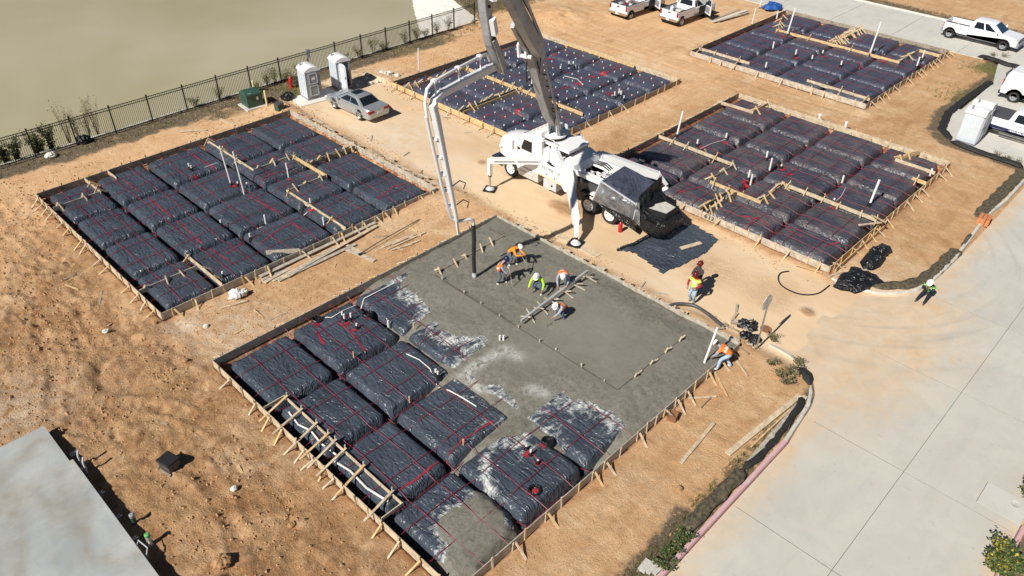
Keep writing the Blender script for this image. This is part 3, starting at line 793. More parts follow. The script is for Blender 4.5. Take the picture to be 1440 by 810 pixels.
# ------------------------------------------------------------------ fence along the pond
fence = thing('picket_fence', 'long black metal picket fence along the muddy pond', 'fence', (0, 49.72, 0.02))
FX0, FX1 = -1.75, 49.1
post = MB(); post.box((0, 0, 0.92), (0.075, 0.075, 1.84)); post.box((0, 0, 1.86), (0.1, 0.1, 0.04)); pm = post.mesh('post', MT['black_iron'])
px = 8.08 - 2.42 * 4
posts = []
while px < FX1 + 0.1:
    link('post', pm, fence, (px, 0, 0)); posts.append(px); px += 2.42
for a, b in zip(posts[:-1], posts[1:]):
    for zz in (1.74, 1.58, 0.16):
        m = MB(); m.box(((a + b) / 2, 0, zz), (b - a - 0.075, 0.04, 0.04)); m.build('rail', MT['black_iron'], fence)
pk = MB(); pk.box((0, 0, 0.9), (0.02, 0.02, 1.66)); pkm = pk.mesh('picket', MT['black_iron'])
rest = MB(); cnt = 0
for a, b in zip(posts[:-1], posts[1:]):
    n = 20
    for k in range(1, n):
        x = a + (b - a) * k / n
        if x > 7.0 and cnt < 298:
            link('picket', pkm, fence, (x, 0, 0.0)); cnt += 1
        else:
            rest.box((x, 0, 0.9), (0.02, 0.02, 1.66))
tag(rest.build('far_pickets', MT['black_iron'], fence), kind='stuff')

# ------------------------------------------------------------------ lettering helper
def lettering(name, body, size, mat, parent, loc, rot, space=1.0, ext=0.002):
    cu = bpy.data.curves.new(name, 'FONT'); cu.body = body; cu.size = size; cu.extrude = ext; cu.space_character = space
    tmp = bpy.data.objects.new(name, cu); COL.objects.link(tmp)
    bpy.context.view_layer.update()
    me = bpy.data.meshes.new_from_object(tmp.evaluated_get(bpy.context.evaluated_depsgraph_get()))
    bpy.data.objects.remove(tmp)
    me.materials.clear(); me.materials.append(mat)
    return link(name, me, parent, loc, rot)


# ------------------------------------------------------------------ foundation pads
MTOP = 0.285
def mound_cell(x, y, cell, seed):
    """height of one plastic-covered soil block, arrays of world x, y"""
    xa, xb, ya, yb = cell
    ex = np.minimum(x - xa, xb - x); ey = np.minimum(y - ya, yb - y)
    rx = np.clip(0.21 - ex, 0, None) / 0.21; ry = np.clip(0.21 - ey, 0, None) / 0.21
    e = np.clip(np.sqrt(rx ** 2.2 + ry ** 2.2), 0, 1.25)
    drop = 0.66 * (1 - np.sqrt(np.clip(1 - np.clip(e, 0, 1) ** 2.4, 0, 1)))
    top = 0.022 * fbm(x * 0.5 + seed, y * 0.5, 3, 7) + 0.016 * fbm(x * 1.7, y * 1.7 + seed, 3, 9)
    crease = 0.022 * (1 - np.abs(fbm(x * 1.1 + seed * 3, y * 1.1, 3, 13)) * 4).clip(0, 1)
    along = np.where(rx > ry, y, x)
    pleat = 0.05 * np.clip(e, 0, 1) * vnoise(along * 3.3 + seed, x * 0 + seed * 1.7, 17)
    return MTOP + top + crease - drop + pleat

class Pad:
    def __init__(self, key, label, xt, yt, mat, board_mats, group='house foundation pads'):
        self.x0, self.x1, self.y0, self.y1 = PADS[key]
        self.key = key
        self.t = thing('foundation_pad', label, 'foundation', (self.x0, self.y0, 0), 0, group)
        self.mat = mat; self.bm = board_mats
        self.xt, self.yt = xt, yt
        mg = 0.42
        X = [self.x0 + mg - 0.13] + list(xt) + [self.x1 - mg + 0.13]; Y = [self.y0 + mg - 0.13] + list(yt) + [self.y1 - mg + 0.13]
        self.cells = []
        for i in range(len(X) - 1):
            for j in range(len(Y) - 1):
                self.cells.append((X[i] + 0.09, X[i + 1] - 0.09, Y[j] + 0.10, Y[j + 1] - 0.13))
    def loc(self, x, y, z=0.0): return (x - self.x0, y - self.y0, z)
    def height(self, x, y):
        """surface height at a point"""
        for k, c in enumerate(self.cells):
            if c[0] <= x <= c[1] and c[2] <= y <= c[3]:
                return float(mound_cell(np.array([x]), np.array([y]), c, k * 1.37)[0])
        return -0.25
    def mounds(self, stain=None, skip=()):
        for k, c in enumerate(self.cells):
            if k in skip: continue
            w, d = c[1] - c[0], c[3] - c[2]
            nx, ny = max(8, int(w / 0.14)), max(8, int(d / 0.14))
            # denser rows on the flanks
            def par(n):
                u = np.linspace(-1, 1, n); return np.sign(u) * (1 - (1 - np.abs(u)) ** 1.25)
            U, V = np.meshgrid(par(nx), par(ny), indexing='ij')
            X = (c[0] + c[1]) / 2 + U * w / 2; Y = (c[2] + c[3]) / 2 + V * d / 2
            Z = mound_cell(X, Y, c, k * 1.37)
            at = None
            if stain is not None:
                s = stain(X, Y); at = {'stain': np.stack([s, s * 0, s * 0, s * 0 + 1], -1)}
            me = grid_mesh('plastic_mound', X - self.x0, Y - self.y0, Z, self.mat, True, at)
            link('plastic_mound', me, self.t)
        w, d = self.x1 - self.x0, self.y1 - self.y0
        n = 40
        X, Y = np.meshgrid(np.linspace(0.3, w - 0.3, n), np.linspace(0.3, d - 0.3, n), indexing='ij')
        Z = -0.33 + 0.05 * fbm(X, Y, 3, 4)
        link('trench_liner', grid_mesh('trench_liner', X, Y, Z, MT['liner']), self.t)
    def cables(self, per=2, zc=0.335, r=0.0135, skip=0.0):
        rnd = random.Random(len(self.key) * 7 + 1)
        mg = 0.05
        def lines(a, b, ts):
            P = [a + 0.35] + list(ts) + [b - 0.35]; out = []
            for i in range(len(P) - 1):
                for k in range(per):
                    out.append((P[i] + (P[i + 1] - P[i]) * (k + 0.72) / (per + 0.45), 'top'))
            for t_ in ts: out.append((t_ + 0.03, 'beam'))
            out += [(a + 0.2, 'beam'), (b - 0.2, 'beam')]
            return out
        for ax, L in (('x', lines(self.y0, self.y1, self.yt)), ('y', lines(self.x0, self.x1, self.xt))):
            a, b = (self.x0, self.x1) if ax == 'x' else (self.y0, self.y1)
            for c, kind in L:
                pts = []; n = 14 if kind == 'beam' else 24
                j = rnd.uniform(-0.05, 0.05); ph = rnd.uniform(0, 6)
                for k in range(n + 1):
                    s = a + mg + (b - a - 2 * mg) * k / n
                    off = j + 0.035 * math.sin(s * 0.8 + ph)
                    x, y = (s, c + off) if ax == 'x' else (c + off, s)
                    if kind == 'beam': z = -0.10 + 0.05 * math.cos(k * math.pi) + rnd.uniform(-0.03, 0.03)
                    else:
                        z = max(self.height(x, y) + 0.045, 0.20) + 0.012
                    if self.key == 'main' and kind == 'top' and (x > 18.5 or float(poly_dist(np.array([x]), np.array([y]), POUR)[0]) > 0.35): z = 0.27
                    if k in (0, n): z = 0.18 if kind == 'beam' else 0.24
                    pts.append(self.loc(x, y, z))
                m = MB(); m.tube(pts, r if kind == 'top' else r * 1.1, 4); m.build('tension_cable', MT['cable'], self.t)
    def boards(self, stakes=True, mats=None, gap=0.78):
        rnd = random.Random(ord(self.key[0]))
        st = MB(); st.bar((0, 0, -0.3), (0, 0, 0.5), 0.07, 0.04); 
        bc = MB(); bc.bar((0.02, 0, 0.36), (0.58, 0, 0.0), 0.07, 0.04)
        stm = [st.mesh('stake', MT[k]) for k in ('wood_pale', 'wood_new')]; bcm = [bc.mesh('brace', MT[k]) for k in ('wood_pale', 'wood_new')]
        W, D = self.x1 - self.x0, self.y1 - self.y0
        sides = [((0, 0), (W, 0), (0, -1)), ((W, 0), (W, D), (1, 0)), ((W, D), (0, D), (0, 1)), ((0, D), (0, 0), (-1, 0))]
        for si, (p, q, o) in enumerate(sides):
            p, q, o = Vector((*p, 0)), Vector((*q, 0)), Vector((*o, 0))
            L = (q - p).length; n = max(1, round(L / 4.6)); d = (q - p) / L
            for k in range(n):
                a = p + d * (L * k / n + 0.004); b = p + d * (L * (k + 1) / n - 0.004)
                m = MB(); jig = rnd.uniform(-0.012, 0.012)
                c = (a + b) / 2 + o * (0.02 + jig)
                m.box((c.x, c.y, 0.205), (abs(b.x - a.x) + 0.032 * abs(o.x), abs(b.y - a.y) + 0.032 * abs(o.y), 0.39))
                m.build('form_board', MT[self.bm[si]], self.t)
            if not stakes: continue
            s = 0.35 + rnd.uniform(0, 0.4)
            while s < L - 0.2:
                c = p + d * s + o * 0.065
                ang = math.atan2(o.y, o.x)
                link('stake', stm[rnd.random() < 0.4], self.t, (c.x, c.y, rnd.uniform(-0.08, 0.05)), (rnd.uniform(-.1, .1), rnd.uniform(-.08, .08), ang + rnd.uniform(-.2, .2)))
                if rnd.random() < 0.7:
                    c2 = c + d * 0.08
                    link('brace', bcm[rnd.random() < 0.4], self.t, (c2.x, c2.y, 0.02), (0, 0, ang + rnd.uniform(-.35, .35)))
                s += gap * rnd.uniform(0.65, 1.35)
    def form(self, a, b, mat='wood_new', h=0.22, top=0.44, cross=0.85, both=False, lean=0.35, smat=None):
        """inner form board on edge between two points with crossed stakes"""
        rnd = random.Random(int(a[0] * 31 + a[1] * 17))
        p, q = Vector(self.loc(*a)), Vector(self.loc(*b)); L = (q - p).length; d = (q - p) / L
        nrm = Vector((-d.y, d.x, 0))
        n = max(1, round(L / 4.9))
        for k in range(n):
            u, v = p + d * (L * k / n + 0.004), p + d * (L * (k + 1) / n - 0.004)
            for s in ((0.16, -0.16) if both else (0,)):
                m = MB(); zc = Vector((0, 0, top - h / 2)) + nrm * s
                m.bar(u + zc, v + zc, 0.04, h); m.build('inner_form_board', MT[mat], self.t)
        if not cross: return
        s = 0.3
        while s < L - 0.1:
            c = p + d * s
            for sg in ((-1, 1) if rnd.random() < 0.45 else (rnd.choice((-1, 1)),)):
                m = MB()
                tp = c + nrm * (sg * -0.05 + rnd.uniform(-.04, .04)) + Vector((0, 0, top + rnd.uniform(0.1, 0.28)))
                bt = c + nrm * (sg * lean * rnd.uniform(0.6, 1.2)) + d * rnd.uniform(-.12, .12) + Vector((0, 0, 0.2))
                m.bar(bt, tp, 0.085, 0.04, up=tuple(d)); m.build('stake', MT[smat or rnd.choice(('wood_new', 'wood_pale'))], self.t)
            s += cross * rnd.uniform(0.7, 1.25)
    def pipe(self, x, y, h=0.45, r=0.045, mat='pvc', lean=(0, 0), black=True, z0=0.1):
        m = MB(); b = Vector(self.loc(x, y, z0)); tp = Vector(self.loc(x + lean[0], y + lean[1], MTOP + h))
        m.tube([b, b.lerp(tp, 0.97), tp], [r, r, r * 0.98], 8)
        o = m.build('pipe_stub', MT[mat], self.t, smooth=50)
        if black:
            m = MB(); c = self.loc(x, y, 0)
            zz = self.height(x, y)
            m.lathe([(r * 2.2, zz - 0.1), (r * 1.9, zz + 0.05), (r * 1.3, zz + 0.12), (r * 1.05, zz + 0.2)], 8, c, caps=False); m.build('pipe_sleeve', MT['plastic_bag'], o, smooth=60)
        return o
    def strip(self, pts, w=0.06, mat='tape', name='tape_strip'):
        """red tape laid over the plastic"""
        rows = []
        P = [Vector((a, b, 0)) for a, b in pts]; Q = []
        for i in range(len(P) - 1):
            n = max(1, int((P[i + 1] - P[i]).length / 0.18)); Q += [P[i].lerp(P[i + 1], k / n) for k in range(n)]
        Q.append(P[-1])
        rings = []
        rnd = random.Random(int(P[0].x * 13))
        for i, p in enumerate(Q):
            d = (Q[min(i + 1, len(Q) - 1)] - Q[max(i - 1, 0)]).normalized(); s = Vector((-d.y, d.x, 0))
            ww = w * rnd.uniform(0.3, 1.0) / 2; g = p + s * rnd.uniform(-.02, .02)
            A, B = g - s * ww, g + s * ww
            za, zb = self.height(A.x, A.y), self.height(B.x, B.y)
            rings.append([Vector(self.loc(A.x, A.y, za + 0.022)), Vector(self.loc(B.x, B.y, zb + 0.022)), Vector(self.loc(B.x, B.y, zb + 0.012)), Vector(self.loc(A.x, A.y, za + 0.012))])
        m = MB(); m.loft(rings); m.build(name, MT[mat], self.t)
    def patch(self, x, y, r=0.3, mat='tape', name='tape_patch', seed=1):
        """ragged taped patch round a pipe"""
        rnd = random.Random(seed); n = 14
        r *= 0.72; V = [self.loc(x, y, self.height(x, y) + 0.035)]; F = []
        for k in range(n):
            a = 2 * math.pi * k / n; rr = r * (rnd.uniform(0.25, 0.6) if k % 2 else rnd.uniform(0.6, 1.5))
            X, Y = x + rr * math.cos(a), y + rr * math.sin(a)
            V.append(self.loc(X, Y, self.height(X, Y) + 0.022))
        F = [(0, 1 + k, 1 + (k + 1) % n) for k in range(n)]
        m = MB(); m.add(V, F); m.build(name, MT[mat], self.t)
    def hose(self, pts, r=0.02, mat='pvc', name='conduit'):
        m = MB(); m.tube([Vector(self.loc(a, b, max(self.height(a, b), 0.0) + 0.05)) for a, b in pts], r, 6); m.build(name, MT[mat], self.t, smooth=60)

# ---------------------------------------------------------------- the pad being poured
POUR = [(25.15, 25.2), (17.32, 24.90, 0.33), (17.38, 24.12, 0.33), (17.22, 22.00, 0.33), (16.38, 21.54, 0.33), (16.30, 20.92, 0.33), (16.38, 19.56, 0.33), (17.21, 18.54, 0.33),
        (16.23, 18.37, 0.33), (15.41, 17.82, 0.33), (15.27, 17.25, 0.33), (15.53, 15.96, 0.33), (15.23, 14.56, 0.33), (14.27, 14.28, 0.33), (13.74, 14.05, 0.33), (14.49, 13.31, 0.33), (15.15, 13.14, 0.33), (15.54, 12.85, 0.33),
        (15.78, 13.91, 0.33), (16.58, 14.02, 0.33), (17.32, 13.78, 0.33), (17.15, 13.19, 0.33), (17.76, 12.09, 0.33), (17.51, 11.10, 0.33), (18.19, 10.78, 0.33), (25.15, 10.55)]
POUR = [(a, b) for a, b, *_ in POUR]
SPILL = [(9.89, 12.82, 0.30), (10.76, 13.01, 0.30), (11.22, 12.80, 0.30), (11.78, 12.83, 0.30), (11.91, 12.19, 0.30), (11.78, 11.57, 0.30), (11.51, 11.04, 0.30), (10.65, 10.90, 0.30), (9.75, 10.69, 0.30), (9.23, 11.04, 0.30), (9.40, 11.70, 0.30)]
SPILL = [(a, b) for a, b, *_ in SPILL]
def pour_noise(x, y): return 0.22 * fbm(x * 0.9, y * 0.9, 4, 101) + 0.10 * fbm(x * 3.3, y * 3.3, 3, 105)
def main_stain(x, y):
    d = poly_dist(x, y, POUR) + pour_noise(x, y)
    s = np.exp(-np.clip(-d, 0, None) / 0.6) * 0.75
    e = poly_dist(x, y, SPILL) + pour_noise(x, y)
    s = np.maximum(s, np.exp(-np.clip(-e, 0, None) / 0.32) * 0.8)
    # a run of milky slurry across the pipe block
    q = poly_dist(x, y, [(14.12, 14.06, 0.30)[:2], (13.24, 13.73, 0.30)[:2], (12.62, 13.19, 0.30)[:2], (12.24, 12.46, 0.30)[:2]], False)
    s = np.maximum(s, 0.9 * np.exp(-(q / 0.28) ** 2))
    return s

P = main = Pad('main', 'foundation pad half covered in wet grey concrete with workers on it', [12.05, 15.4, 18.7, 22.0], [14.3, 17.85, 21.2], MT['plastic_stained'], ('wood_grey', 'wood_grey', 'wood_grey', 'wood_pale'))  # last board faces the sun: sunlight put into its paler colour
P.mounds(main_stain, skip=(12, 13, 14, 15, 16, 17, 18, 19))
P.cables(2)
P.boards()
def pour():
    x0, x1, y0, y1 = PADS['main']
    xs = np.linspace(x0 + 0.01, x1 - 0.01, 185); ys = np.linspace(y0 + 0.01, y1 - 0.01, 165)
    X, Y = np.meshgrid(xs, ys, indexing='ij')
    d = poly_dist(X, Y, POUR) + pour_noise(X, Y)
    edge = np.minimum(np.minimum(X - x0, x1 - X), np.minimum(Y - y0, y1 - Y))
    rough = sstep(3.2, 0.6, d)
    rec = sstep(19.15, 19.35, X) * sstep(24.6, 24.2, X) * sstep(18.0, 18.4, Y) * sstep(23.6, 23.4, Y)
    rough = np.maximum(rough, rec * (0.75 + 0.25 * sstep(-0.2, 0.4, fbm(X * 0.5, Y * 0.5, 2, 110)) ))
    Z = np.where(d > 0, 0.275 + 0.115 * sstep(0, 1.3, d), 0.275 + 0.34 * d)
    Z = Z - 0.035 * rec
    lumps = 0.030 * fbm(X * 1.3, Y * 1.3, 3, 112) + 0.022 * np.abs(fbm(X * 3.1, Y * 3.1, 3, 115)) + 0.015 * vnoise(X * 6, Y * 6, 118)
    Z += lumps * rough * 0.9 - 0.02 * rough
    # rake marks
    rk = np.exp(-(((X - 17.6) / 0.8) ** 2 + ((Y - 23.2) / 0.7) ** 2)) + np.exp(-(((X - 16.8) / 1.1) ** 2 + ((Y - 19.6) / 0.7) ** 2))
    Z += 0.016 * np.sin((X * 0.5 + Y * 1.0) * 21 + 2 * fbm(X, Y, 2, 119)) * rk
    # boot prints and hose scour in the recess
    for hx, hy, hr, hd in ((21.9, 20.4, 0.3, 0.05), (22.9, 21.7, 0.28, 0.05), (20.1, 20.2, 0.3, 0.04), (21.0, 19.4, 0.35, 0.04), (23.4, 20.1, 0.3, 0.04), (21.2, 22.6, 0.5, 0.07), (21.6, 21.6, 0.35, 0.05), (20.6, 21.4, 0.4, 0.045), (22.4, 22.8, 0.45, 0.06), (20.3, 22.6, 0.3, 0.05)):
        Z -= hd * np.exp(-((X - hx) ** 2 + (Y - hy) ** 2) / hr ** 2) * (0.6 + 0.8 * np.abs(vnoise(X * 5, Y * 5, 121)))
    Z += 0.01 * fbm(X * 0.35, Y * 0.35, 2, 125)
    e = poly_dist(X, Y, SPILL) + 0.6 * pour_noise(X, Y)
    Z2 = np.where(e > 0, 0.30 + 0.05 * sstep(0, 0.5, e), 0.30 + 1.2 * e) + 0.012 * fbm(X * 4, Y * 4, 2, 127)
    rough = np.maximum(rough, 0.6 * sstep(-0.1, 0.2, e))
    Z = np.maximum(Z, Z2)
    Z = np.maximum(Z, -0.45)
    mk = np.exp(-(poly_dist(X, Y, [(15.53, 17.40, 0.33)[:2], (15.98, 17.50, 0.33)[:2], (16.53, 17.44, 0.33)[:2], (17.42, 17.37, 0.33)[:2], (17.82, 17.23, 0.33)[:2], (17.80, 16.62, 0.33)[:2]], False) / 0.3) ** 2)
    mk = np.maximum(mk, np.exp(-(poly_dist(X, Y, [(15.49, 17.27, 0.33)[:2], (15.47, 16.42, 0.33)[:2], (15.70, 15.96, 0.33)[:2]], False) / 0.2) ** 2)); mk = np.maximum(mk, 0.8 * np.exp(-(poly_dist(X, Y, [(16.79, 14.93, 0.33)[:2], (17.07, 14.43, 0.33)[:2]], False) / 0.3) ** 2))
    me = grid_mesh('wet_concrete', X - x0, Y - y0, Z, MT['wet'], True, {'finish': np.stack([rough, mk, rough * 0, rough * 0 + 1], -1)})
    # drop the faces that lie deep under the blocks
    import bmesh
    bm = bmesh.new(); bm.from_mesh(me)
    bmesh.ops.delete(bm, geom=[f for f in bm.faces if max(v.co.z for v in f.verts) < -0.40], context='FACES')
    bm.to_mesh(me); bm.free()
    link('wet_concrete', me, main.t)
pour()
# step forms set into the pour, only their tops and stake heads show
P.form((19.22, 23.5), (24.0, 23.55), 'wood_old', 0.2, 0.42, 0.95, lean=0.42, smat='wood_pale')
for a, b in (((19.2, 23.4), (19.2, 18.1)), ((19.2, 18.0), (19.2, 12.45)), ((19.24, 12.42), (23.9, 12.42)), ((19.5, 18.15), (24.7, 18.15)), ((24.0, 23.5), (24.0, 24.6))):
    P.form(a, b, 'wood_wet', 0.12, 0.40, 0)
rnd = random.Random(5)
def stub(x, y, h, lx, ly, mat='wood_plaster'):
    m = MB(); m.bar(main.loc(x, y, 0.3), main.loc(x + lx, y + ly, 0.4 + h), 0.06, 0.035, up=(1, 0, 0)); m.build('stake', MT[mat], main.t)
for k in range(9):
    stub(19.2 + rnd.uniform(-.04, .04), 22.8 - k * 1.2 + rnd.uniform(-.2, .2), rnd.uniform(0.06, 0.18), rnd.uniform(-.05, .05), rnd.uniform(-.05, .05))
for k in range(4):
    stub(20.3 + k * 1.05, 12.42, rnd.uniform(0.25, 0.4), rnd.uniform(-.02, .06), -0.1, 'wood_pale')
    m = MB(); m.bar(main.loc(20.3 + k * 1.05, 12.4, 0.43), main.loc(20.75 + k * 1.05, 12.36 + rnd.uniform(-.1, .1), 0.46), 0.07, 0.04); m.build('wooden_block', MT['wood_pale'], main.t)
for k in range(6):
    xx = 19.9 + k * 0.86
    m = MB(); m.bar(main.loc(xx, 18.4, 0.36), main.loc(xx + rnd.uniform(-.1, .1), 17.75, 0.72), 0.06, 0.035, up=(1, 0, 0)); m.build('stake', MT['wood_plaster'], main.t)
    m = MB(); m.bar(main.loc(xx + 0.05, 17.6, 0.40), main.loc(xx + rnd.uniform(-.3, .3), 18.35, 0.66), 0.06, 0.035, up=(1, 0, 0)); m.build('stake', MT['wood_plaster'], main.t)
# notch form down the near left edge, on cross pieces
P.form((9.68, 21.4), (9.66, 14.2), 'wood_pale', 0.14, 0.43, 0)
P.form((8.78, 21.42), (9.7, 21.42), 'wood_pale', 0.14, 0.43, 0)
P.form((8.78, 14.18), (9.7, 14.18), 'wood_pale', 0.14, 0.43, 0)
for k, yy in enumerate((21.1, 20.1, 19.1, 18.35, 17.9, 17.3, 16.2, 14.6)):
    m = MB(); m.bar(main.loc(8.3, yy - 0.1, 0.30 + 0.1 * (k % 2)), main.loc(9.75, yy + 0.15, 0.50), 0.09, 0.035); m.build('cross_piece', MT['wood_pale' if k % 3 else 'wood_new'], main.t)
    stub(9.72, yy + 0.2, 0.22, 0.03, 0.0, 'wood_grey')

P.hose([(9.35, 20.6), (9.25, 19.8), (9.4, 19.2), (9.3, 18.4), (9.5, 17.8)], 0.035); P.hose([(9.2, 17.5), (9.3, 16.6), (9.25, 15.6), (9.4, 14.6)], 0.045)
P.strip([(12.9, 24.0), (12.6, 23.0)], 0.12); P.strip([(13.91, 23.82, 0.30)[:2], (13.94, 22.97, 0.30)[:2], (13.57, 21.43, 0.30)[:2]], 0.1)
P.strip([(9.95, 14.75, 0.30)[:2], (10.54, 14.69, 0.30)[:2], (11.81, 14.78, 0.30)[:2]], 0.1); P.strip([(12.10, 14.73, 0.30)[:2], (13.07, 14.87, 0.30)[:2], (14.57, 14.78, 0.30)[:2]], 0.1)
for (px, py), h in (((14.16, 23.65, 0.30)[:2], 0.42), ((14.42, 23.53, 0.30)[:2], 0.4), ((14.24, 22.87, 0.30)[:2], 0.3), ((14.24, 23.92, 0.30)[:2], 0.35), ((15.42, 22.19, 0.30)[:2], 0.18), ((14.71, 18.08, 0.30)[:2], 0.32), ((14.71, 18.21, 0.30)[:2], 0.36), ((14.44, 12.91, 0.30)[:2], 0.22), ((14.36, 12.61, 0.30)[:2], 0.3), ((14.25, 12.16, 0.30)[:2], 0.2), ((18.06, 17.89, 0.38)[:2], 0.34), ((18.17, 17.78, 0.38)[:2], 0.34)):
    P.pipe(px, py, h)
for k, ((px, py), r) in enumerate((((13.21, 24.38, 0.30)[:2], 0.36), ((14.12, 23.48, 0.30)[:2], 0.32), ((14.17, 22.88, 0.30)[:2], 0.3), ((15.08, 23.23, 0.30)[:2], 0.3), ((14.33, 12.73, 0.30)[:2], 0.34), ((14.25, 12.16, 0.30)[:2], 0.3), ((13.22, 11.35, 0.30)[:2], 0.36), ((15.08, 12.61, 0.30)[:2], 0.36), ((14.28, 17.76, 0.30)[:2], 0.2))):
    P.patch(px, py, r, seed=k + 2)
for px, py in ((13.35, 24.58, 0.30)[:2], (13.29, 11.41, 0.30)[:2], (15.28, 12.61, 0.30)[:2], (15.18, 23.35, 0.30)[:2]):
    m = MB(); m.lathe([(0.26, 0.2), (0.25, 0.36), (0.2, 0.41), (0.17, 0.38), (0.15, 0.3)], 12, P.loc(px, py)); m.build('drain_box', MT['plastic_bag'], P.t, smooth=50)
P.hose([(13.55, 24.81, 0.30)[:2], (13.75, 24.40, 0.30)[:2], (13.86, 24.23, 0.30)[:2], (14.51, 24.29, 0.30)[:2], (15.20, 24.27, 0.30)[:2]]); P.hose([(15.39, 24.16, 0.30)[:2], (15.73, 24.34, 0.30)[:2], (16.48, 24.36, 0.30)[:2], (17.46, 24.33, 0.30)[:2]], 0.025)
P.hose([(14.67, 20.02, 0.30)[:2], (14.82, 19.37, 0.30)[:2], (14.77, 18.63, 0.30)[:2], (14.54, 17.97, 0.30)[:2]], 0.025); P.hose([(14.51, 17.81, 0.30)[:2], (14.49, 17.15, 0.30)[:2], (14.58, 16.50, 0.30)[:2], (14.63, 15.74, 0.30)[:2]], 0.025)
for px, py in ((13.01, 21.42, 0.30)[:2], (12.97, 17.77, 0.30)[:2], (12.96, 14.68, 0.30)[:2], (16.00, 21.14, 0.30)[:2]):
    stub(px, py, 0.22, 0.0, 0.0, 'wood_new')

# ---------------------------------------------------------------- pad at the left
P = left = Pad('left', 'black plastic foundation pad with two tall white pipes, beside picket fence', [11.6, 14.55, 18.15, 21.4], [33.4, 37.0, 40.4], MT['plastic'], ('wood_grey', 'wood_plaster', 'wood_old', 'wood_pale'))  # sun-facing board gets a lighter timber, painted as lit
P.mounds(); P.cables(2); P.boards()
for a, b, mt, cr in (((18.65, 44.2), (18.65, 38.7), 'wood_pale', 1.6), ((18.65, 38.72), (21.3, 38.72), 'wood_grey', 1.0), ((21.3, 38.75), (21.3, 35.2), 'wood_new', 1.8), ((21.3, 37.12), (24.7, 37.12), 'wood_old', 0.5), ((18.8, 35.25), (21.3, 35.25), 'wood_grey', 0.9), ((18.7, 35.35), (18.7, 29.8), 'wood_pale', 1.9), ((8.75, 32.0), (11.6, 32.0), 'wood_grey', 0.95), ((11.7, 33.2), (11.7, 29.8), 'wood_pale', 1.1), ((8.8, 42.3), (11.3, 42.3), 'wood_grey', 1.1), ((11.3, 42.2), (11.3, 44.4), 'wood_pale', 0.9), ((12.6, 44.4), (12.6, 43.2), 'wood_pale', 0), ((14.6, 30.8), (15.9, 29.8), 'wood_plaster', 0)):
    P.form(a, b, mt, 0.24, 0.42, cr)
P.form((21.3, 37.4), (24.7, 37.4), 'wood_old', 0.3, 0.36, 0)
for (px, py), h, lx in (((16.89, 38.14, 0.30)[:2], 2.45, -0.15), ((16.97, 36.93, 0.30)[:2], 2.5, -0.1)):
    P.pipe(px, py, h, 0.045, lean=(lx, 0.05))
for (px, py), h in (((16.12, 41.48, 0.30)[:2], 0.4), ((16.13, 41.24, 0.30)[:2], 0.35), ((17.40, 37.30, 0.30)[:2], 0.3), ((17.36, 37.00, 0.30)[:2], 0.4), ((20.06, 37.42, 0.30)[:2], 0.5), ((19.86, 37.01, 0.30)[:2], 0.4), ((16.20, 33.48, 0.30)[:2], 0.35), ((14.35, 34.70, 0.30)[:2], 0.3), ((18.26, 31.17, 0.30)[:2], 0.35), ((18.82, 33.18, 0.30)[:2], 0.4), ((12.06, 30.38, 0.30)[:2], 0.35), ((14.74, 32.50, 0.30)[:2], 0.3), ((17.08, 37.73, 0.30)[:2], 0.3)):
    P.pipe(px, py, h, 0.045)
for k, (px, py) in enumerate(((16.94, 37.87, 0.30)[:2], (15.98, 40.54, 0.30)[:2], (17.84, 36.98, 0.30)[:2], (19.54, 36.38, 0.30)[:2], (16.15, 33.33, 0.30)[:2], (18.48, 32.67, 0.30)[:2])): P.patch(px, py, 0.3, seed=20 + k)
for pts in ([(12.82, 43.02, 0.30)[:2], (12.86, 40.94, 0.30)[:2]], [(12.93, 40.21, 0.30)[:2], (12.88, 36.53, 0.30)[:2]], [(12.88, 39.61, 0.30)[:2], (12.90, 36.71, 0.30)[:2], (12.76, 33.53, 0.30)[:2], (12.98, 30.96, 0.30)[:2]], [(14.77, 31.74, 0.30)[:2], (16.08, 32.13, 0.30)[:2], (17.12, 32.29, 0.30)[:2], (16.95, 31.18, 0.30)[:2]], [(17.06, 43.21, 0.30)[:2], (17.25, 40.51, 0.30)[:2]], [(17.30, 39.62, 0.30)[:2], (17.65, 39.76, 0.30)[:2]], [(18.02, 37.27, 0.30)[:2], (19.12, 37.72, 0.30)[:2], (20.06, 37.42, 0.30)[:2]], [(16.88, 36.47, 0.30)[:2], (17.14, 33.67, 0.30)[:2]], [(21.76, 31.17, 0.30)[:2], (23.25, 31.61, 0.30)[:2], (24.01, 31.45, 0.30)[:2]], [(13.15, 32.07, 0.30)[:2], (14.39, 32.38, 0.30)[:2]]):
    P.strip(pts, 0.075)
P.hose([(16.83, 41.05, 0.30)[:2], (17.59, 41.04, 0.30)[:2], (18.16, 40.99, 0.30)[:2]], 0.015); P.hose([(15.63, 33.44, 0.30)[:2], (17.02, 33.28, 0.30)[:2], (18.07, 32.87, 0.30)[:2], (18.64, 32.72, 0.30)[:2]], 0.018)

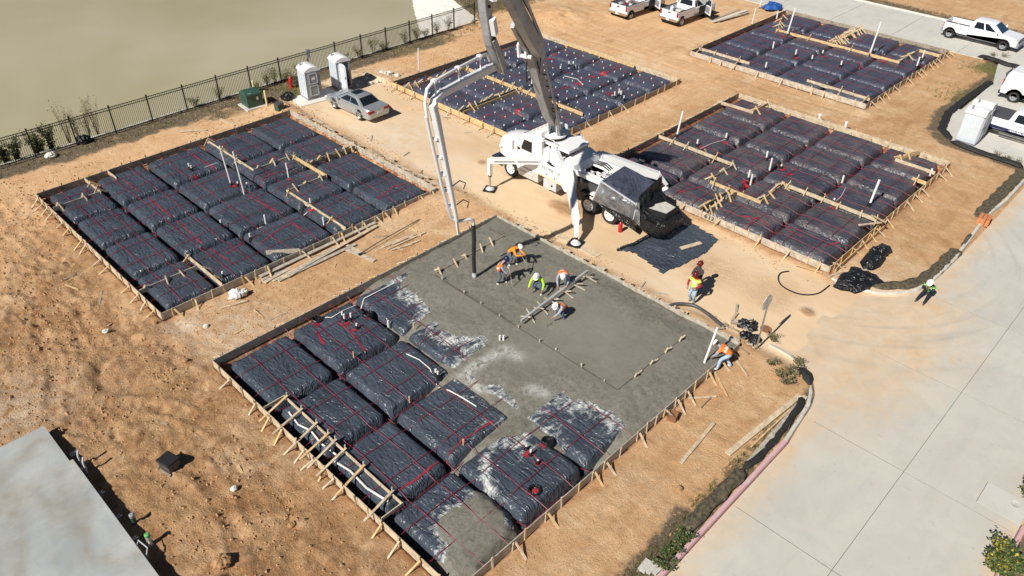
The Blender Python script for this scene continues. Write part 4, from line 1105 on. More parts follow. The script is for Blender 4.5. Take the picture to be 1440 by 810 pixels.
# ---------------------------------------------------------------- pad behind the pump truck
P = middle = Pad('middle', 'foundation pad with white dots behind the concrete pump truck', [35.7, 38.5, 41.9, 45.3], [32.8, 36.5, 40.1], MT['plastic_far'], ('wood_old', 'wood_pale', 'wood_old', 'wood_new'))
P.mounds(); P.cables(1, r=0.012); P.boards(gap=1.2)
for a, b, mt, cr in (((38.55, 42.0), (38.55, 30.5), 'wood_new', 0.9), ((34.0, 42.0), (38.5, 42.0), 'wood_new', 0.7), ((32.9, 42.2), (34.0, 42.0), 'wood_pale', 0.6), ((32.9, 36.5), (38.5, 36.5), 'wood_old', 0.55), ((48.2, 40.5), (48.2, 33.5), 'wood_new', 0)):
    P.form(a, b, mt, 0.26, 0.46, cr, lean=0.5)
P.form((32.9, 36.2), (38.5, 36.2), 'wood_new', 0.2, 0.46, 0)
chairs = MB()
for i in range(17):
    for j in range(15):
        x = P.x0 + 0.8 + i * 0.9 + 0.06 * math.sin(i * 3 + j); y = P.y0 + 0.7 + j * 0.93 + 0.06 * math.cos(i + j * 2)
        hz = P.height(x, y)
        if hz > 0.1: chairs.lathe([(0.05, hz - 0.02), (0.03, hz + 0.06), (0.04, hz + 0.075)], 5, P.loc(x, y))
tag(chairs.build('cable_chairs', MT['pvc'], P.t), kind='stuff')
for (px, py), h in (((42.31, 30.77, 0.30)[:2], 0.5), ((42.83, 30.80, 0.30)[:2], 0.55), ((42.74, 30.54, 0.30)[:2], 0.5), ((42.49, 30.09, 0.30)[:2], 0.35), ((40.35, 37.16, 0.30)[:2], 0.6), ((40.11, 36.64, 0.30)[:2], 0.5), ((43.39, 36.78, 0.30)[:2], 0.4), ((44.64, 37.01, 0.30)[:2], 0.4), ((44.88, 36.79, 0.30)[:2], 0.4), ((42.31, 41.51, 0.30)[:2], 0.5)):
    P.pipe(px, py, h, 0.05)
for k, (px, py) in enumerate(((42.66, 31.49, 0.30)[:2], (42.41, 34.26, 0.30)[:2], (44.31, 34.35, 0.30)[:2], (45.55, 34.34, 0.30)[:2], (35.93, 34.05, 0.30)[:2], (45.64, 39.43, 0.30)[:2], (44.70, 39.04, 0.30)[:2])): P.patch(px, py, 0.5, seed=40 + k)
for pts in ([(33.91, 33.93, 0.30)[:2], (36.43, 34.06, 0.30)[:2], (37.74, 33.96, 0.30)[:2]], [(44.54, 34.13, 0.30)[:2], (47.73, 34.28, 0.30)[:2]], [(40.89, 34.43, 0.30)[:2], (43.21, 34.25, 0.30)[:2]], [(32.57, 34.91, 0.30)[:2], (34.20, 34.90, 0.30)[:2]], [(33.5, 42.6), (36.0, 42.4)]): P.strip(pts, 0.10)
P.hose([(42.89, 36.48, 0.30)[:2], (42.81, 35.77, 0.30)[:2], (43.04, 34.79, 0.30)[:2], (42.51, 33.80, 0.30)[:2]], 0.018)
m = MB()
for k in range(9): m.ell((P.loc(41.01, 36.82)[0] + 0.25 * math.sin(k * 2), P.loc(41.01, 36.82)[1] + 0.25 * math.cos(k * 2), 0.30), (0.2, 0.14, 0.06), 7, 4)
m.build('blue_sheet', MT['blue_tarp'], P.t)

# ---------------------------------------------------------------- pad at the right
P = right = Pad('right', 'dusty black plastic foundation pad with number 632 on its form board', [36.3, 39.4, 42.6, 45.8], [14.1, 17.75, 20.9], MT['plastic_dusty'], ('wood_new', 'wood_pale', 'wood_old', 'wood_plaster'))
P.mounds(); P.cables(2); P.boards(gap=0.85)
for a, b, mt, cr in (((39.42, 24.9), (39.42, 19.45), 'wood_pale', 1.0), ((36.6, 19.4), (39.45, 19.4), 'wood_old', 1.2), ((36.6, 19.3), (36.6, 16.0), 'wood_new', 0.9), ((36.6, 16.05), (39.4, 16.15), 'wood_new', 0.6), ((39.42, 16.1), (39.42, 10.2), 'wood_pale', 1.1), ((33.5, 17.95), (36.6, 17.95), 'wood_old', 0.55), ((46.9, 25.3), (47.1, 22.6), 'wood_pale', 0), ((47.1, 22.65), (49.2, 22.65), 'wood_new', 0.9), ((47.16, 12.9), (47.16, 10.5), 'wood_pale', 0), ((47.16, 12.88), (49.2, 12.2), 'wood_new', 0.7), ((45.5, 11.2), (45.5, 10.4), 'wood_new', 0.5)):
    P.form(a, b, mt, 0.22, 0.48, cr, lean=0.45)
P.form((33.5, 17.55), (36.6, 17.55), 'wood_grey', 0.3, 0.46, 0.5)
P.form((33.6, 10.15), (39.4, 10.15), 'wood_new', 0.2, 0.36, 0)
m = MB(); m.bar(P.loc(39.2, 10.2, 0.55), P.loc(37.8, 11.0, 0.62), 0.1, 0.05); m.build('brace', MT['wood_pale'], P.t)
m = MB(); m.bar(P.loc(39.5, 11.0, 0.5), P.loc(38.6, 10.0, 0.9), 0.1, 0.05); m.build('brace', MT['wood_pale'], P.t)
for (px, py), h, rr in (((40.76, 11.67, 0.30)[:2], 1.5, 0.065), ((40.32, 24.18, 0.30)[:2], 1.65, 0.06)):
    P.pipe(px, py, h, rr, lean=(0.35, 0.0))
for (px, py), h in (((40.06, 22.46, 0.30)[:2], 0.5), ((42.45, 21.84, 0.30)[:2], 0.35), ((41.54, 18.48, 0.30)[:2], 0.6), ((40.90, 17.83, 0.30)[:2], 0.6), ((38.60, 17.97, 0.30)[:2], 0.6), ((38.42, 17.68, 0.30)[:2], 0.5), ((41.19, 17.29, 0.30)[:2], 0.3), ((42.53, 14.04, 0.30)[:2], 0.3), ((39.63, 13.21, 0.30)[:2], 0.3), ((47.19, 10.73, 0.30)[:2], 0.3)):
    P.pipe(px, py, h, 0.055)
for k, (px, py) in enumerate(((41.20, 17.16, 0.30)[:2], (40.91, 16.58, 0.30)[:2], (41.83, 21.45, 0.30)[:2], (40.09, 22.16, 0.30)[:2], (38.25, 17.95, 0.30)[:2], (39.11, 12.96, 0.30)[:2])): P.patch(px, py, 0.4, seed=60 + k)
for pts in ([(34.65, 16.16, 0.30)[:2], (35.10, 15.21, 0.30)[:2], (34.79, 14.11, 0.30)[:2]], [(33.70, 15.38, 0.30)[:2], (35.24, 15.38, 0.30)[:2]], [(35.20, 13.72, 0.30)[:2], (35.04, 12.62, 0.30)[:2]], [(34.16, 19.98, 0.30)[:2], (36.02, 19.31, 0.30)[:2]], [(35.08, 11.46, 0.30)[:2], (36.05, 11.16, 0.30)[:2]]): P.strip(pts, 0.09)
P.hose([(42.27, 21.72, 0.30)[:2], (40.97, 22.00, 0.30)[:2], (39.89, 22.08, 0.30)[:2]], 0.018); P.hose([(42.45, 13.87, 0.30)[:2], (41.67, 13.46, 0.30)[:2], (40.45, 13.18, 0.30)[:2], (39.79, 13.16, 0.30)[:2]], 0.018)
for px, py in ((49.5, 19.0), (49.6, 17.2)):
    m = MB(); m.lathe([(0.09, 0.0), (0.09, 0.55), (0.12, 0.56), (0.12, 0.68), (0.02, 0.7)], 9, P.loc(px, py)); m.build('pipe_stub', MT['pvc'], P.t, smooth=40)
# number sprayed on the form
lettering('board_number', '632', 0.36, MT['black'], P.t, P.loc(33.375, 17.55, 0.12), (R(90), 0, R(-90)), 1.15)

# ---------------------------------------------------------------- farthest pad
P = farp = Pad('far', 'farthest black plastic foundation pad beside the cross street', [58.2, 62.0, 65.8], [21.4, 25.1, 28.4], MT['plastic_far'], ('wood_old', 'wood_old', 'wood_old', 'wood_plaster'))
P.mounds(); P.cables(2); P.boards(gap=1.0)
for a, b, mt, cr in (((63.9, 30.2), (63.9, 19.55), 'wood_new', 1.4), ((63.9, 19.55), (67.8, 19.55), 'wood_grey', 1.2), ((67.8, 19.5), (67.8, 17.9), 'wood_new', 0), ((63.9, 25.0), (69.5, 25.0), 'wood_old', 0.42), ((55.1, 32.2), (55.1, 27.6), 'wood_pale', 1.3), ((55.1, 22.8), (55.1, 18.0), 'wood_pale', 1.2), ((64.5, 30.3), (67.6, 31.6), 'wood_pale', 0.9)):
    P.form(a, b, mt, 0.24, 0.48, cr, lean=0.6)
P.form((63.9, 25.3), (69.5, 25.3), 'wood_new', 0.2, 0.55, 0.5, lean=0.7)
for (px, py), h in (((63.41, 28.93, 0.30)[:2], 2.2), ((63.90, 21.95, 0.30)[:2], 2.6)): P.pipe(px, py, h, 0.065, lean=(0.5, 0.0))
for (px, py), h in (((66.97, 31.83, 0.30)[:2], 0.7), ((59.87, 28.23, 0.30)[:2], 0.5), ((59.23, 25.93, 0.30)[:2], 0.6), ((59.31, 24.57, 0.30)[:2], 0.5), ((61.12, 24.58, 0.30)[:2], 0.45), ((59.82, 22.41, 0.30)[:2], 0.5), ((55.00, 26.17, 0.30)[:2], 0.6), ((64.63, 21.93, 0.30)[:2], 0.4), ((66.05, 18.61, 0.30)[:2], 0.8), ((64.18, 18.27, 0.30)[:2], 0.8)): P.pipe(px, py, h, 0.06)
for k, (px, py) in enumerate(((66.24, 31.43, 0.30)[:2], (62.90, 28.92, 0.30)[:2], (61.70, 21.67, 0.30)[:2], (60.82, 24.43, 0.30)[:2], (63.44, 20.65, 0.30)[:2], (59.02, 25.70, 0.30)[:2])): P.patch(px, py, 0.45, seed=80 + k)

# ------------------------------------------------------------------ wheels shared by the vehicles
def wheel_mesh(r, w, rim_mat):
    t = MB(); t.lathe([(r * 0.62, -w / 2), (r * 0.93, -w / 2), (r, -w * 0.36), (r, w * 0.36), (r * 0.93, w / 2), (r * 0.62, w / 2)], 24, axis='y', caps=False)
    g = MB(); g.lathe([(0.02, -w * 0.30), (r * 0.5, -w * 0.34), (r * 0.62, -w * 0.49), (r * 0.64, -w * 0.49), (r * 0.64, w * 0.49), (r * 0.62, w * 0.49), (r * 0.5, w * 0.28), (r * 0.24, w * 0.24), (r * 0.2, w * 0.42), (0.02, w * 0.44)], 18, axis='y')
    h = MB()
    for k in range(6):
        a = 2 * math.pi * k / 6
        h.lathe([(r * 0.075, w * 0.25), (r * 0.075, w * 0.30)], 6, (r * 0.38 * math.cos(a), 0, r * 0.38 * math.sin(a)), 'y')
    return t.mesh('tyre', MT['rubber'], 40), g.mesh('rim', rim_mat, 40), h.mesh('hub_holes', MT['black'])

def add_wheel(parent, meshes, loc, left=True, dual=False, name='wheel'):
    w = bpy.data.objects.new(name, None); COL.objects.link(w); w.parent = parent; w.location = loc
    w.rotation_euler = (0, 0, 0 if left else math.pi)
    for nm, me in zip(('tyre', 'rim', 'hub_holes'), meshes): link(nm, me, w)
    if dual: link('tyre', meshes[0], w, (0, -0.33, 0))
    return w

# ------------------------------------------------------------------ concrete pump truck
TX, TY = 30.5, 24.5
truck = thing('concrete_pump_truck', 'white concrete pump truck with raised folded grey boom and black wrapped hopper', 'truck', (TX, TY, 0), R(90))
def W(x, y, z): return Vector((y - TY, TX - x, z))        # world point -> truck frame
wh = wheel_mesh(0.53, 0.30, MT['white_dirty'])
whr = wheel_mesh(0.53, 0.28, MT['white_dirty'])
for s in (1, -1):
    add_wheel(truck, wh, (3.73, 1.08 * s, 0.53), s > 0)
    for x in (-2.15, -3.6): add_wheel(truck, whr, (x, 1.08 * s, 0.53), s > 0, True)
m = MB()
for s in (-1, 1): m.box((-0.3, 0.42 * s, 0.88), (10.2, 0.09, 0.28))
for x in (4.2, 2.2, 0.2, -1.6, -3.0, -4.8): m.box((x, 0, 0.88), (0.1, 0.76, 0.2))
for x in (3.73, -2.15, -3.6): m.tube([(x, -1.0, 0.53), (x, 1.0, 0.53)], 0.1, 8)
m.build('chassis', MT['black'], truck)
# bonnet
def sec(x, w, z0, z1, r):
    return [Vector((x, y, z)) for y, z in ((-w, z0), (-w, z1 - r), (-w + r * 0.35, z1 - r * 0.35), (-w + r, z1), (0, z1 + 0.04), (w - r, z1), (w - r * 0.35, z1 - r * 0.35), (w, z1 - r), (w, z0))]
m = MB(); m.loft([sec(5.12, 0.62, 1.0, 1.82, 0.25), sec(5.02, 0.76, 0.95, 2.0, 0.28), sec(4.6, 0.88, 0.95, 2.12, 0.3), sec(3.9, 0.97, 0.95, 2.25, 0.3), sec(3.35, 1.05, 0.95, 2.4, 0.28)]); m.build('bonnet', MT['white'], truck, smooth=50)
m = MB(); m.box((5.135, 0, 1.42), (0.05, 0.86, 0.62)); m.build('grille', MT['grey_dark'], truck)
for k in range(5):
    m = MB(); m.box((5.17, 0, 1.2 + k * 0.115), (0.03, 0.84, 0.03)); m.build('grille_bar', MT['chrome'], truck)
m = MB(); m.prism([(4.98, 0.45), (5.32, 0.48), (5.36, 0.62), (5.33, 0.8), (4.98, 0.82)], -1.2, 1.2, 0.05); m.build('bumper', MT['chrome'], truck)
for s in (-1, 1):
    # fender arch over the front wheel
    arc = [(3.73 + 0.74 * math.cos(a), 0.58 + 0.70 * math.sin(a)) for a in np.linspace(math.pi * 1.02, 0.0, 12)]
    arc2 = [(3.73 + 0.62 * math.cos(a), 0.56 + 0.58 * math.sin(a)) for a in np.linspace(0.0, math.pi * 1.02, 12)]
    m = MB(); m.prism(arc + arc2, 0.78 * s, 1.24 * s, 0.03); m.build('front_mudguard', MT['white'], truck, smooth=50)
    m = MB(); m.ell((4.86, 0.86 * s, 1.5), (0.1, 0.16, 0.14), 10, 6); m.build('headlight', MT['clear_lens'], truck, smooth=60)
    m = MB(); m.box((2.55, 1.16 * s, 0.72), (1.2, 0.22, 0.1)); m.box((2.55, 1.1 * s, 0.98), (1.2, 0.16, 0.06)); m.build('step', MT['alu'], truck)
    m = MB(); m.bar((3.25, 1.16 * s, 2.45), (3.35, 1.42 * s, 2.5), 0.03, 0.03); m.bar((3.25, 1.16 * s, 2.0), (3.35, 1.42 * s, 2.05), 0.03, 0.03); m.box((3.35, 1.45 * s, 2.27), (0.08, 0.2, 0.55)); m.build('mirror', MT['white'], truck)
# cab
prof = [(3.38, 0.95), (3.38, 2.32), (2.92, 2.98), (2.6, 3.1), (1.75, 3.14), (1.62, 3.0), (1.6, 0.95)]
m = MB(); m.prism(prof, -1.16, 1.16, 0.09); cabo = m.build('cab', MT['white'], truck, smooth=40)
m = MB(); a, b = Vector((3.36, 0, 2.40)), Vector((2.98, 0, 2.93)); n = Vector((0.82, 0, 0.57)) * 0.03
m.add([a + n + Vector((0, -0.98, 0)), a + n + Vector((0, 0.98, 0)), b + n + Vector((0, 0.92, 0)), b + n + Vector((0, -0.92, 0)), a + Vector((0, -0.98, 0)), a + Vector((0, 0.98, 0)), b + Vector((0, 0.92, 0)), b + Vector((0, -0.92, 0))], [(0, 1, 2, 3), (4, 7, 6, 5), (0, 4, 5, 1), (2, 6, 7, 3), (0, 3, 7, 4), (1, 5, 6, 2)])
m.build('windscreen', MT['glass'], cabo)
for s in (-1, 1):
    m = MB(); m.prism([(2.0, 1.05), (3.05, 1.05), (3.05, 2.2), (2.78, 2.86), (2.0, 2.86)], 1.145 * s, 1.185 * s, 0.012); dr = m.build('door', MT['white'], cabo)
    m = MB(); m.prism([(2.12, 2.1), (2.92, 2.1), (2.92, 2.26), (2.72, 2.74), (2.12, 2.74)], 1.18 * s, 1.20 * s); m.build('window', MT['glass'], dr)
    m = MB(); m.box((2.12, 1.2 * s, 1.92), (0.16, 0.03, 0.04)); m.build('handle', MT['grey_dark'], dr)
    m = MB(); m.tube([(3.2, 1.2 * s, 1.7), (3.2, 1.24 * s, 2.3)], 0.018, 6); m.build('grab_rail', MT['chrome'], cabo)
m = MB(); m.box((3.12, 1.18, 2.05), (0.22, 0.03, 0.12)); m.build('side_vent', MT['black'], cabo)
for k in range(5):
    m = MB(); m.ell((2.6, -0.6 + 0.3 * k, 3.14), (0.06, 0.04, 0.04), 6, 4); m.build('roof_lamp', MT['yellow_pvc'], cabo)
m = MB(); m.prism([(2.3, 3.1), (1.66, 3.12), (1.66, 3.42), (1.9, 3.4)], -0.95, 0.95, 0.06); m.build('roof_fairing', MT['white'], cabo, smooth=40)
# tower frame behind the cab, with an open bay on each side
m = MB()
for s in (-1, 1):
    m.prism([(1.58, 1.0), (1.58, 3.02), (1.42, 3.02), (1.36, 1.0)], 0.95 * s, 1.2 * s, 0.02)
    m.prism([(0.85, 1.0), (0.72, 3.0), (0.4, 2.9), (-0.2, 2.1), (-0.2, 1.0)], 0.9 * s, 1.2 * s, 0.02)
    m.prism([(1.40, 1.0), (1.40, 2.15), (0.86, 2.15), (0.86, 1.0)], 0.98 * s, 1.19 * s, 0.015)
m.box((0.65, 0, 2.86), (1.9, 1.7, 0.16)); m.box((0.7, 0, 1.4), (1.2, 1.5, 0.9))
m.build('tower_frame', MT['white'], truck)
for s in (-1, 1):
    m = MB(); m.box((1.13, 0.9 * s, 2.5), (0.52, 0.04, 0.66)); m.build('bay_shade_panel', MT['black'], truck)  # black panel stands in for the shade inside the open bay
m = MB(); m.lathe([(0.24, 2.0), (0.24, 2.62), (0.12, 2.74)], 12, (1.12, 0.98, 0)); m.tube([(1.12, 0.98, 2.6), (1.12, 0.8, 2.9)], 0.06, 7); m.build('air_tank', MT['white_dirty'], truck, smooth=50)
m = MB(); m.lathe([(0.62, 2.86), (0.66, 2.9), (0.70, 2.93), (0.70, 3.04), (0.66, 3.08)], 28, (1.5 - 0.0, 0, 0)); m.build('slew_ring', MT['black'], truck, smooth=40)
m = MB(); m.lathe([(0.66, 3.08), (0.68, 3.1), (0.68, 3.16), (0.5, 3.2), (0.3, 3.22), (0.02, 3.22)], 28, (1.5, 0, 0)); m.build('slew_plate', MT['white'], truck, smooth=40)
m = MB()
for k in range(3): m.lathe([(0.1, 3.2), (0.1, 3.4), (0.06, 3.42)], 8, (1.5 + 0.3 * math.cos(1 + k * 2.1), 0.3 * math.sin(1 + k * 2.1), 0))
m.build('slew_motor', MT['grey_dark'], truck)
# body: side panels, tool lockers, pump deck
for s in (-1, 1):
    m = MB(); m.prism([(1.56, 1.12), (1.56, 2.06), (-0.22, 2.0), (-0.22, 1.06)], 1.2 * s, 1.27 * s, 0.02); pn = m.build('side_panel', MT['white'], truck)
    m = MB(); m.prism([(1.54, 1.04), (1.54, 1.11), (-0.22, 1.05), (-0.22, 0.98)], 1.2 * s, 1.26 * s); m.build('yellow_stripe', MT['yellow_pvc'], truck)
    for x, z, w, h in ((1.42, 1.86, 0.09, 0.2), (0.85, 1.28, 0.07, 0.09), (0.28, 1.22, 0.07, 0.09)):
        m = MB(); m.box((x, 1.285 * s, z), (w, 0.02, h)); m.build('panel_latch', MT['black'], pn)
    m = MB(); m.prism([(0.85, 2.06), (0.35, 2.0), (0.30, 1.93), (0.6, 1.9), (0.9, 1.98)], 1.2 * s, 1.285 * s); m.build('hand_hole', MT['black'], truck)
    # folded housing of the rear outrigger
    m = MB(); m.prism([(-0.24, 1.0), (-0.12, 1.55), (-0.24, 2.1), (-0.95, 2.05), (-1.1, 1.5), (-1.0, 0.78), (-0.5, 0.72)], 0.85 * s, 1.33 * s, 0.05); m.build('outrigger_housing', MT['white'], truck)
    m = MB(); m.box((0.58, 1.06 * s, 0.72), (0.95, 0.5, 0.55)); bx = m.build('tool_locker', MT['grey_light'], truck)
    m = MB(); m.lathe([(0.06, 0), (0.06, 0.03)], 8, (0.42, 1.31 * s, 0.72), 'y'); m.build('locker_latch', MT['black'], bx)
    m = MB(); m.box((2.3, 1.0 * s, 0.72), (1.5, 0.45, 0.55)); m.build('fuel_tank', MT['alu'], truck)
    # rear mudguards
    m = MB(); m.prism([(-1.45, 1.12), (-1.6, 1.22), (-4.2, 1.22), (-4.35, 1.12), (-4.2, 1.16), (-1.6, 1.16)], 0.75 * s, 1.25 * s); m.build('rear_mudguard', MT['black'], truck)
lettering('phone_number', '832-908-118', 0.26, MT['grey_dark'], truck, (1.26, 1.276, 1.55), (R(90), R(2), R(180)), 1.0)
m = MB(); m.prism([(-0.2, 1.95), (-0.2, 2.55), (-0.85, 2.35), (-1.0, 1.9)], -1.1, 1.1, 0.04); m.build('valve_cover', MT['white'], truck)
m = MB(); m.box((-1.9, -0.75, 1.75), (1.9, 0.7, 0.35)); m.prism([(-0.9, 1.6), (-0.9, 2.0), (-2.75, 1.95), (-2.75, 1.6)], -1.2, -0.4, 0.03); m.build('pump_deck', MT['white'], truck)
m = MB(); m.bar((-0.9, 1.05, 2.05), (-2.75, 0.55, 1.75), 0.16, 0.22); m.bar((-0.9, 0.62, 2.0), (-2.75, 0.35, 1.8), 0.12, 0.14); m.build('boom_rest', MT['white'], truck)
m = MB(); m.box((-1.7, 0.2, 1.35), (2.0, 1.5, 0.5)); m.build('pump_block', MT['grey_dark'], truck)
for k in range(6):
    m = MB(); m.tube([(-1.0 - k * 0.25, 0.9, 1.2 + 0.05 * k), (-1.2 - k * 0.25, 0.75, 1.62), (-1.5 - k * 0.2, 0.2, 1.66)], 0.03, 6); m.build('hydraulic_hose', MT['black'], truck, smooth=60)
m = MB()
for q in ((-1.2, 0.0), (-1.55, -0.15), (-1.4, 0.25)): m.bar((q[0], q[1], 1.62), (q[0] - 0.35, q[1] + 0.2, 1.95), 0.06, 0.06); m.box((q[0] - 0.2, q[1] + 0.1, 1.8), (0.3, 0.06, 0.22))
m.build('valve_block', MT['white_dirty'], truck)
fan = MB(); fan.lathe([(0.36, 0), (0.38, 0.04), (0.36, 0.08), (0.33, 0.04)], 20, axis='z', caps=False); f = fan.build('cooling_fan', MT['white_dirty'], truck, (-2.35, -0.05, 1.95), smooth=40)
bl = MB()
for k in range(9):
    a = 2 * math.pi * k / 9; bl.bar((0.05 * math.cos(a), 0.05 * math.sin(a), 0.05), (0.33 * math.cos(a), 0.33 * math.sin(a), 0.05), 0.11, 0.015)
bl.build('fan_blade', MT['white'], f)
m = MB(); m.lathe([(0.32, 0.0), (0.32, 0.02), (0.02, 0.02)], 18); m.build('fan_shroud', MT['grey_dark'], f)
m = MB(); m.box((-2.5, 1.0, 1.15), (0.55, 0.45, 0.35)); m.build('control_box', MT['white_dirty'], truck)
# hopper wrapped in black plastic
def drape(name, P, n, k, mat, amp=0.05, seed=0, sc=2.2):
    """quad patch between four corners with folds"""
    A, B, C, D = [Vector(p) for p in P]
    S, T = np.meshgrid(np.linspace(0, 1, n), np.linspace(0, 1, k), indexing='ij')
    co = [(A[i] * (1 - S) + B[i] * S) * (1 - T) + (D[i] * (1 - S) + C[i] * S) * T for i in range(3)]
    nr = (B - A).cross(D - A).normalized()
    fold = amp * (fbm(S * 7 * sc / 2 + seed, T * 2.2 * sc / 2 + seed, 3, 201 + seed) + 0.6 * (1 - np.abs(fbm(S * 3 + seed, T * 3, 3, 210 + seed)) * 4).clip(0, 1))
    fold *= np.clip(np.minimum(np.minimum(S, 1 - S), np.minimum(T, 1 - T)) * 8, 0.15, 1)
    for i in range(3): co[i] = co[i] + fold * nr[i]
    return grid_mesh(name, *co, mat, True)
cov = bpy.data.objects.new('hopper_cover', None); COL.objects.link(cov); cov.parent = truck
nt, ntr, nb, nbr = (-2.85, 1.2, 2.28), (-5.25, 1.22, 1.88), (-2.5, 1.32, 1.05), (-5.25, 1.36, 1.05)
ft, ftr = (-2.75, -0.95, 2.35), (-5.1, -1.0, 2.1)
link('cover_side_sheet', drape('cover_side_sheet', (nb, nbr, ntr, nt), 40, 16, MT['plastic_sheen'], 0.13, 1), cov)
link('cover_top_sheet', drape('cover_top_sheet', (nt, ntr, ftr, ft), 36, 30, MT['plastic_far'], 0.14, 2), cov)
link('cover_side_sheet', drape('cover_side_sheet', (ft, ftr, (-5.2, -1.3, 0.9), (-2.6, -1.3, 1.0)), 30, 14, MT['plastic_bag'], 0.06, 3), cov)
link('cover_front_sheet', drape('cover_front_sheet', (nt, ft, (-2.55, -1.2, 1.1), (-2.5, 1.3, 1.1)), 20, 12, MT['plastic_bag'], 0.05, 4), cov)
link('cover_skirt', drape('cover_skirt', ((-2.5, 1.33, 1.05), (-5.3, 1.38, 1.05), (-5.5, 1.36, 0.42), (-3.9, 1.33, 0.70)), 36, 8, MT['plastic_bag'], 0.12, 5), cov)
m = MB(); m.bar(nt, ntr, 0.07, 0.05); m.bar(nt, nb, 0.05, 0.05); m.bar(ntr, nbr, 0.04, 0.04); m.build('cover_frame', MT['grey_light'], cov)
link('cover_rear_sheet', drape('cover_rear_sheet', ((-5.28, 1.26, 1.3), (-5.2, -1.15, 1.5), (-5.05, -1.1, 2.62), (-5.15, 0.9, 2.25)), 30, 16, MT['plastic_bag'], 0.13, 6), cov)
link('cover_flap', drape('cover_flap', ((-5.1, 1.36, 1.0), (-5.75, 1.42, 0.9), (-5.35, 1.15, 2.0), (-5.05, 1.22, 1.95)), 16, 16, MT['plastic_sheen'], 0.14, 7), cov)
rngs = []
for i, (x, w, z0, z1) in enumerate(((-5.05, 1.28, 0.75, 1.95), (-5.35, 1.32, 0.6, 1.75), (-5.9, 1.28, 0.3, 1.42), (-6.4, 1.16, 0.22, 1.32), (-6.75, 0.96, 0.3, 1.2), (-6.88, 0.82, 0.5, 1.05))):
    rg = []
    for k in range(28):
        a = 2 * math.pi * k / 28
        cx, sx = math.cos(a), math.sin(a)
        y = w * (abs(cx) ** 0.55) * (1 if cx > 0 else -1); z = (z0 + z1) / 2 + (z1 - z0) / 2 * (abs(sx) ** 0.6) * (1 if sx > 0 else -1)
        q = 0.10 * math.sin(k * 2.3 + i * 1.1) + 0.09 * math.sin(k * 5.1 - i)
        rg.append(Vector((x + 0.03 * math.sin(k * 3 + i), y * (1 + q * 0.5), z * (1 + q * 0.5))))
    rngs.append(rg)
m = MB(); m.loft(rngs); hb = m.build('hopper_wrap', MT['plastic_bag'], truck, smooth=60)
m = MB(); m.prism([(-5.55, -0.62), (-6.55, -0.5), (-6.55, 0.48), (-5.55, 0.6)], 1.40, 1.56, 0.03, axis='z'); m.build('hopper_concrete', MT['concrete'], truck)
m = MB()
for a, b in (((-5.5, -0.7), (-6.62, -0.58)), ((-6.62, -0.58), (-6.62, 0.56)), ((-6.62, 0.56), (-5.5, 0.68))): m.bar((a[0], a[1], 1.5), (b[0], b[1], 1.44), 0.08, 0.28)
m.build('hopper_rim', MT['black'], truck)
# front outriggers, swung out ahead
def outrigger(root, knee, foot, name, w0=0.34, w1=0.26, leg=True):
    o = bpy.data.objects.new(name, None); COL.objects.link(o); o.parent = truck
    root, knee, foot = W(*root), W(*knee), W(*foot)
    m = MB(); m.bar(root, knee, w0, w0 * 1.05, w2=w1, h2=w1 * 1.1); m.build('arm', MT['white'], o)
    d = (knee - root).normalized(); s = Vector((-d.y, d.x, 0)).normalized()
    for sg in (-1, 1):
        m = MB(); m.bar(root.lerp(knee, 0.08) + s * sg * (w0 / 2 + 0.004), root.lerp(knee, 0.48) + s * sg * (w0 / 2 - 0.01), 0.02, 0.07); m.build('arm_groove', MT['grey_mid'], o)
        m = MB(); m.bar(root.lerp(knee, 0.54) + s * sg * (w0 / 2 - 0.015), root.lerp(knee, 0.92) + s * sg * (w1 / 2 + 0.006), 0.02, 0.07); m.build('arm_groove', MT['grey_mid'], o)
    return o, knee, foot
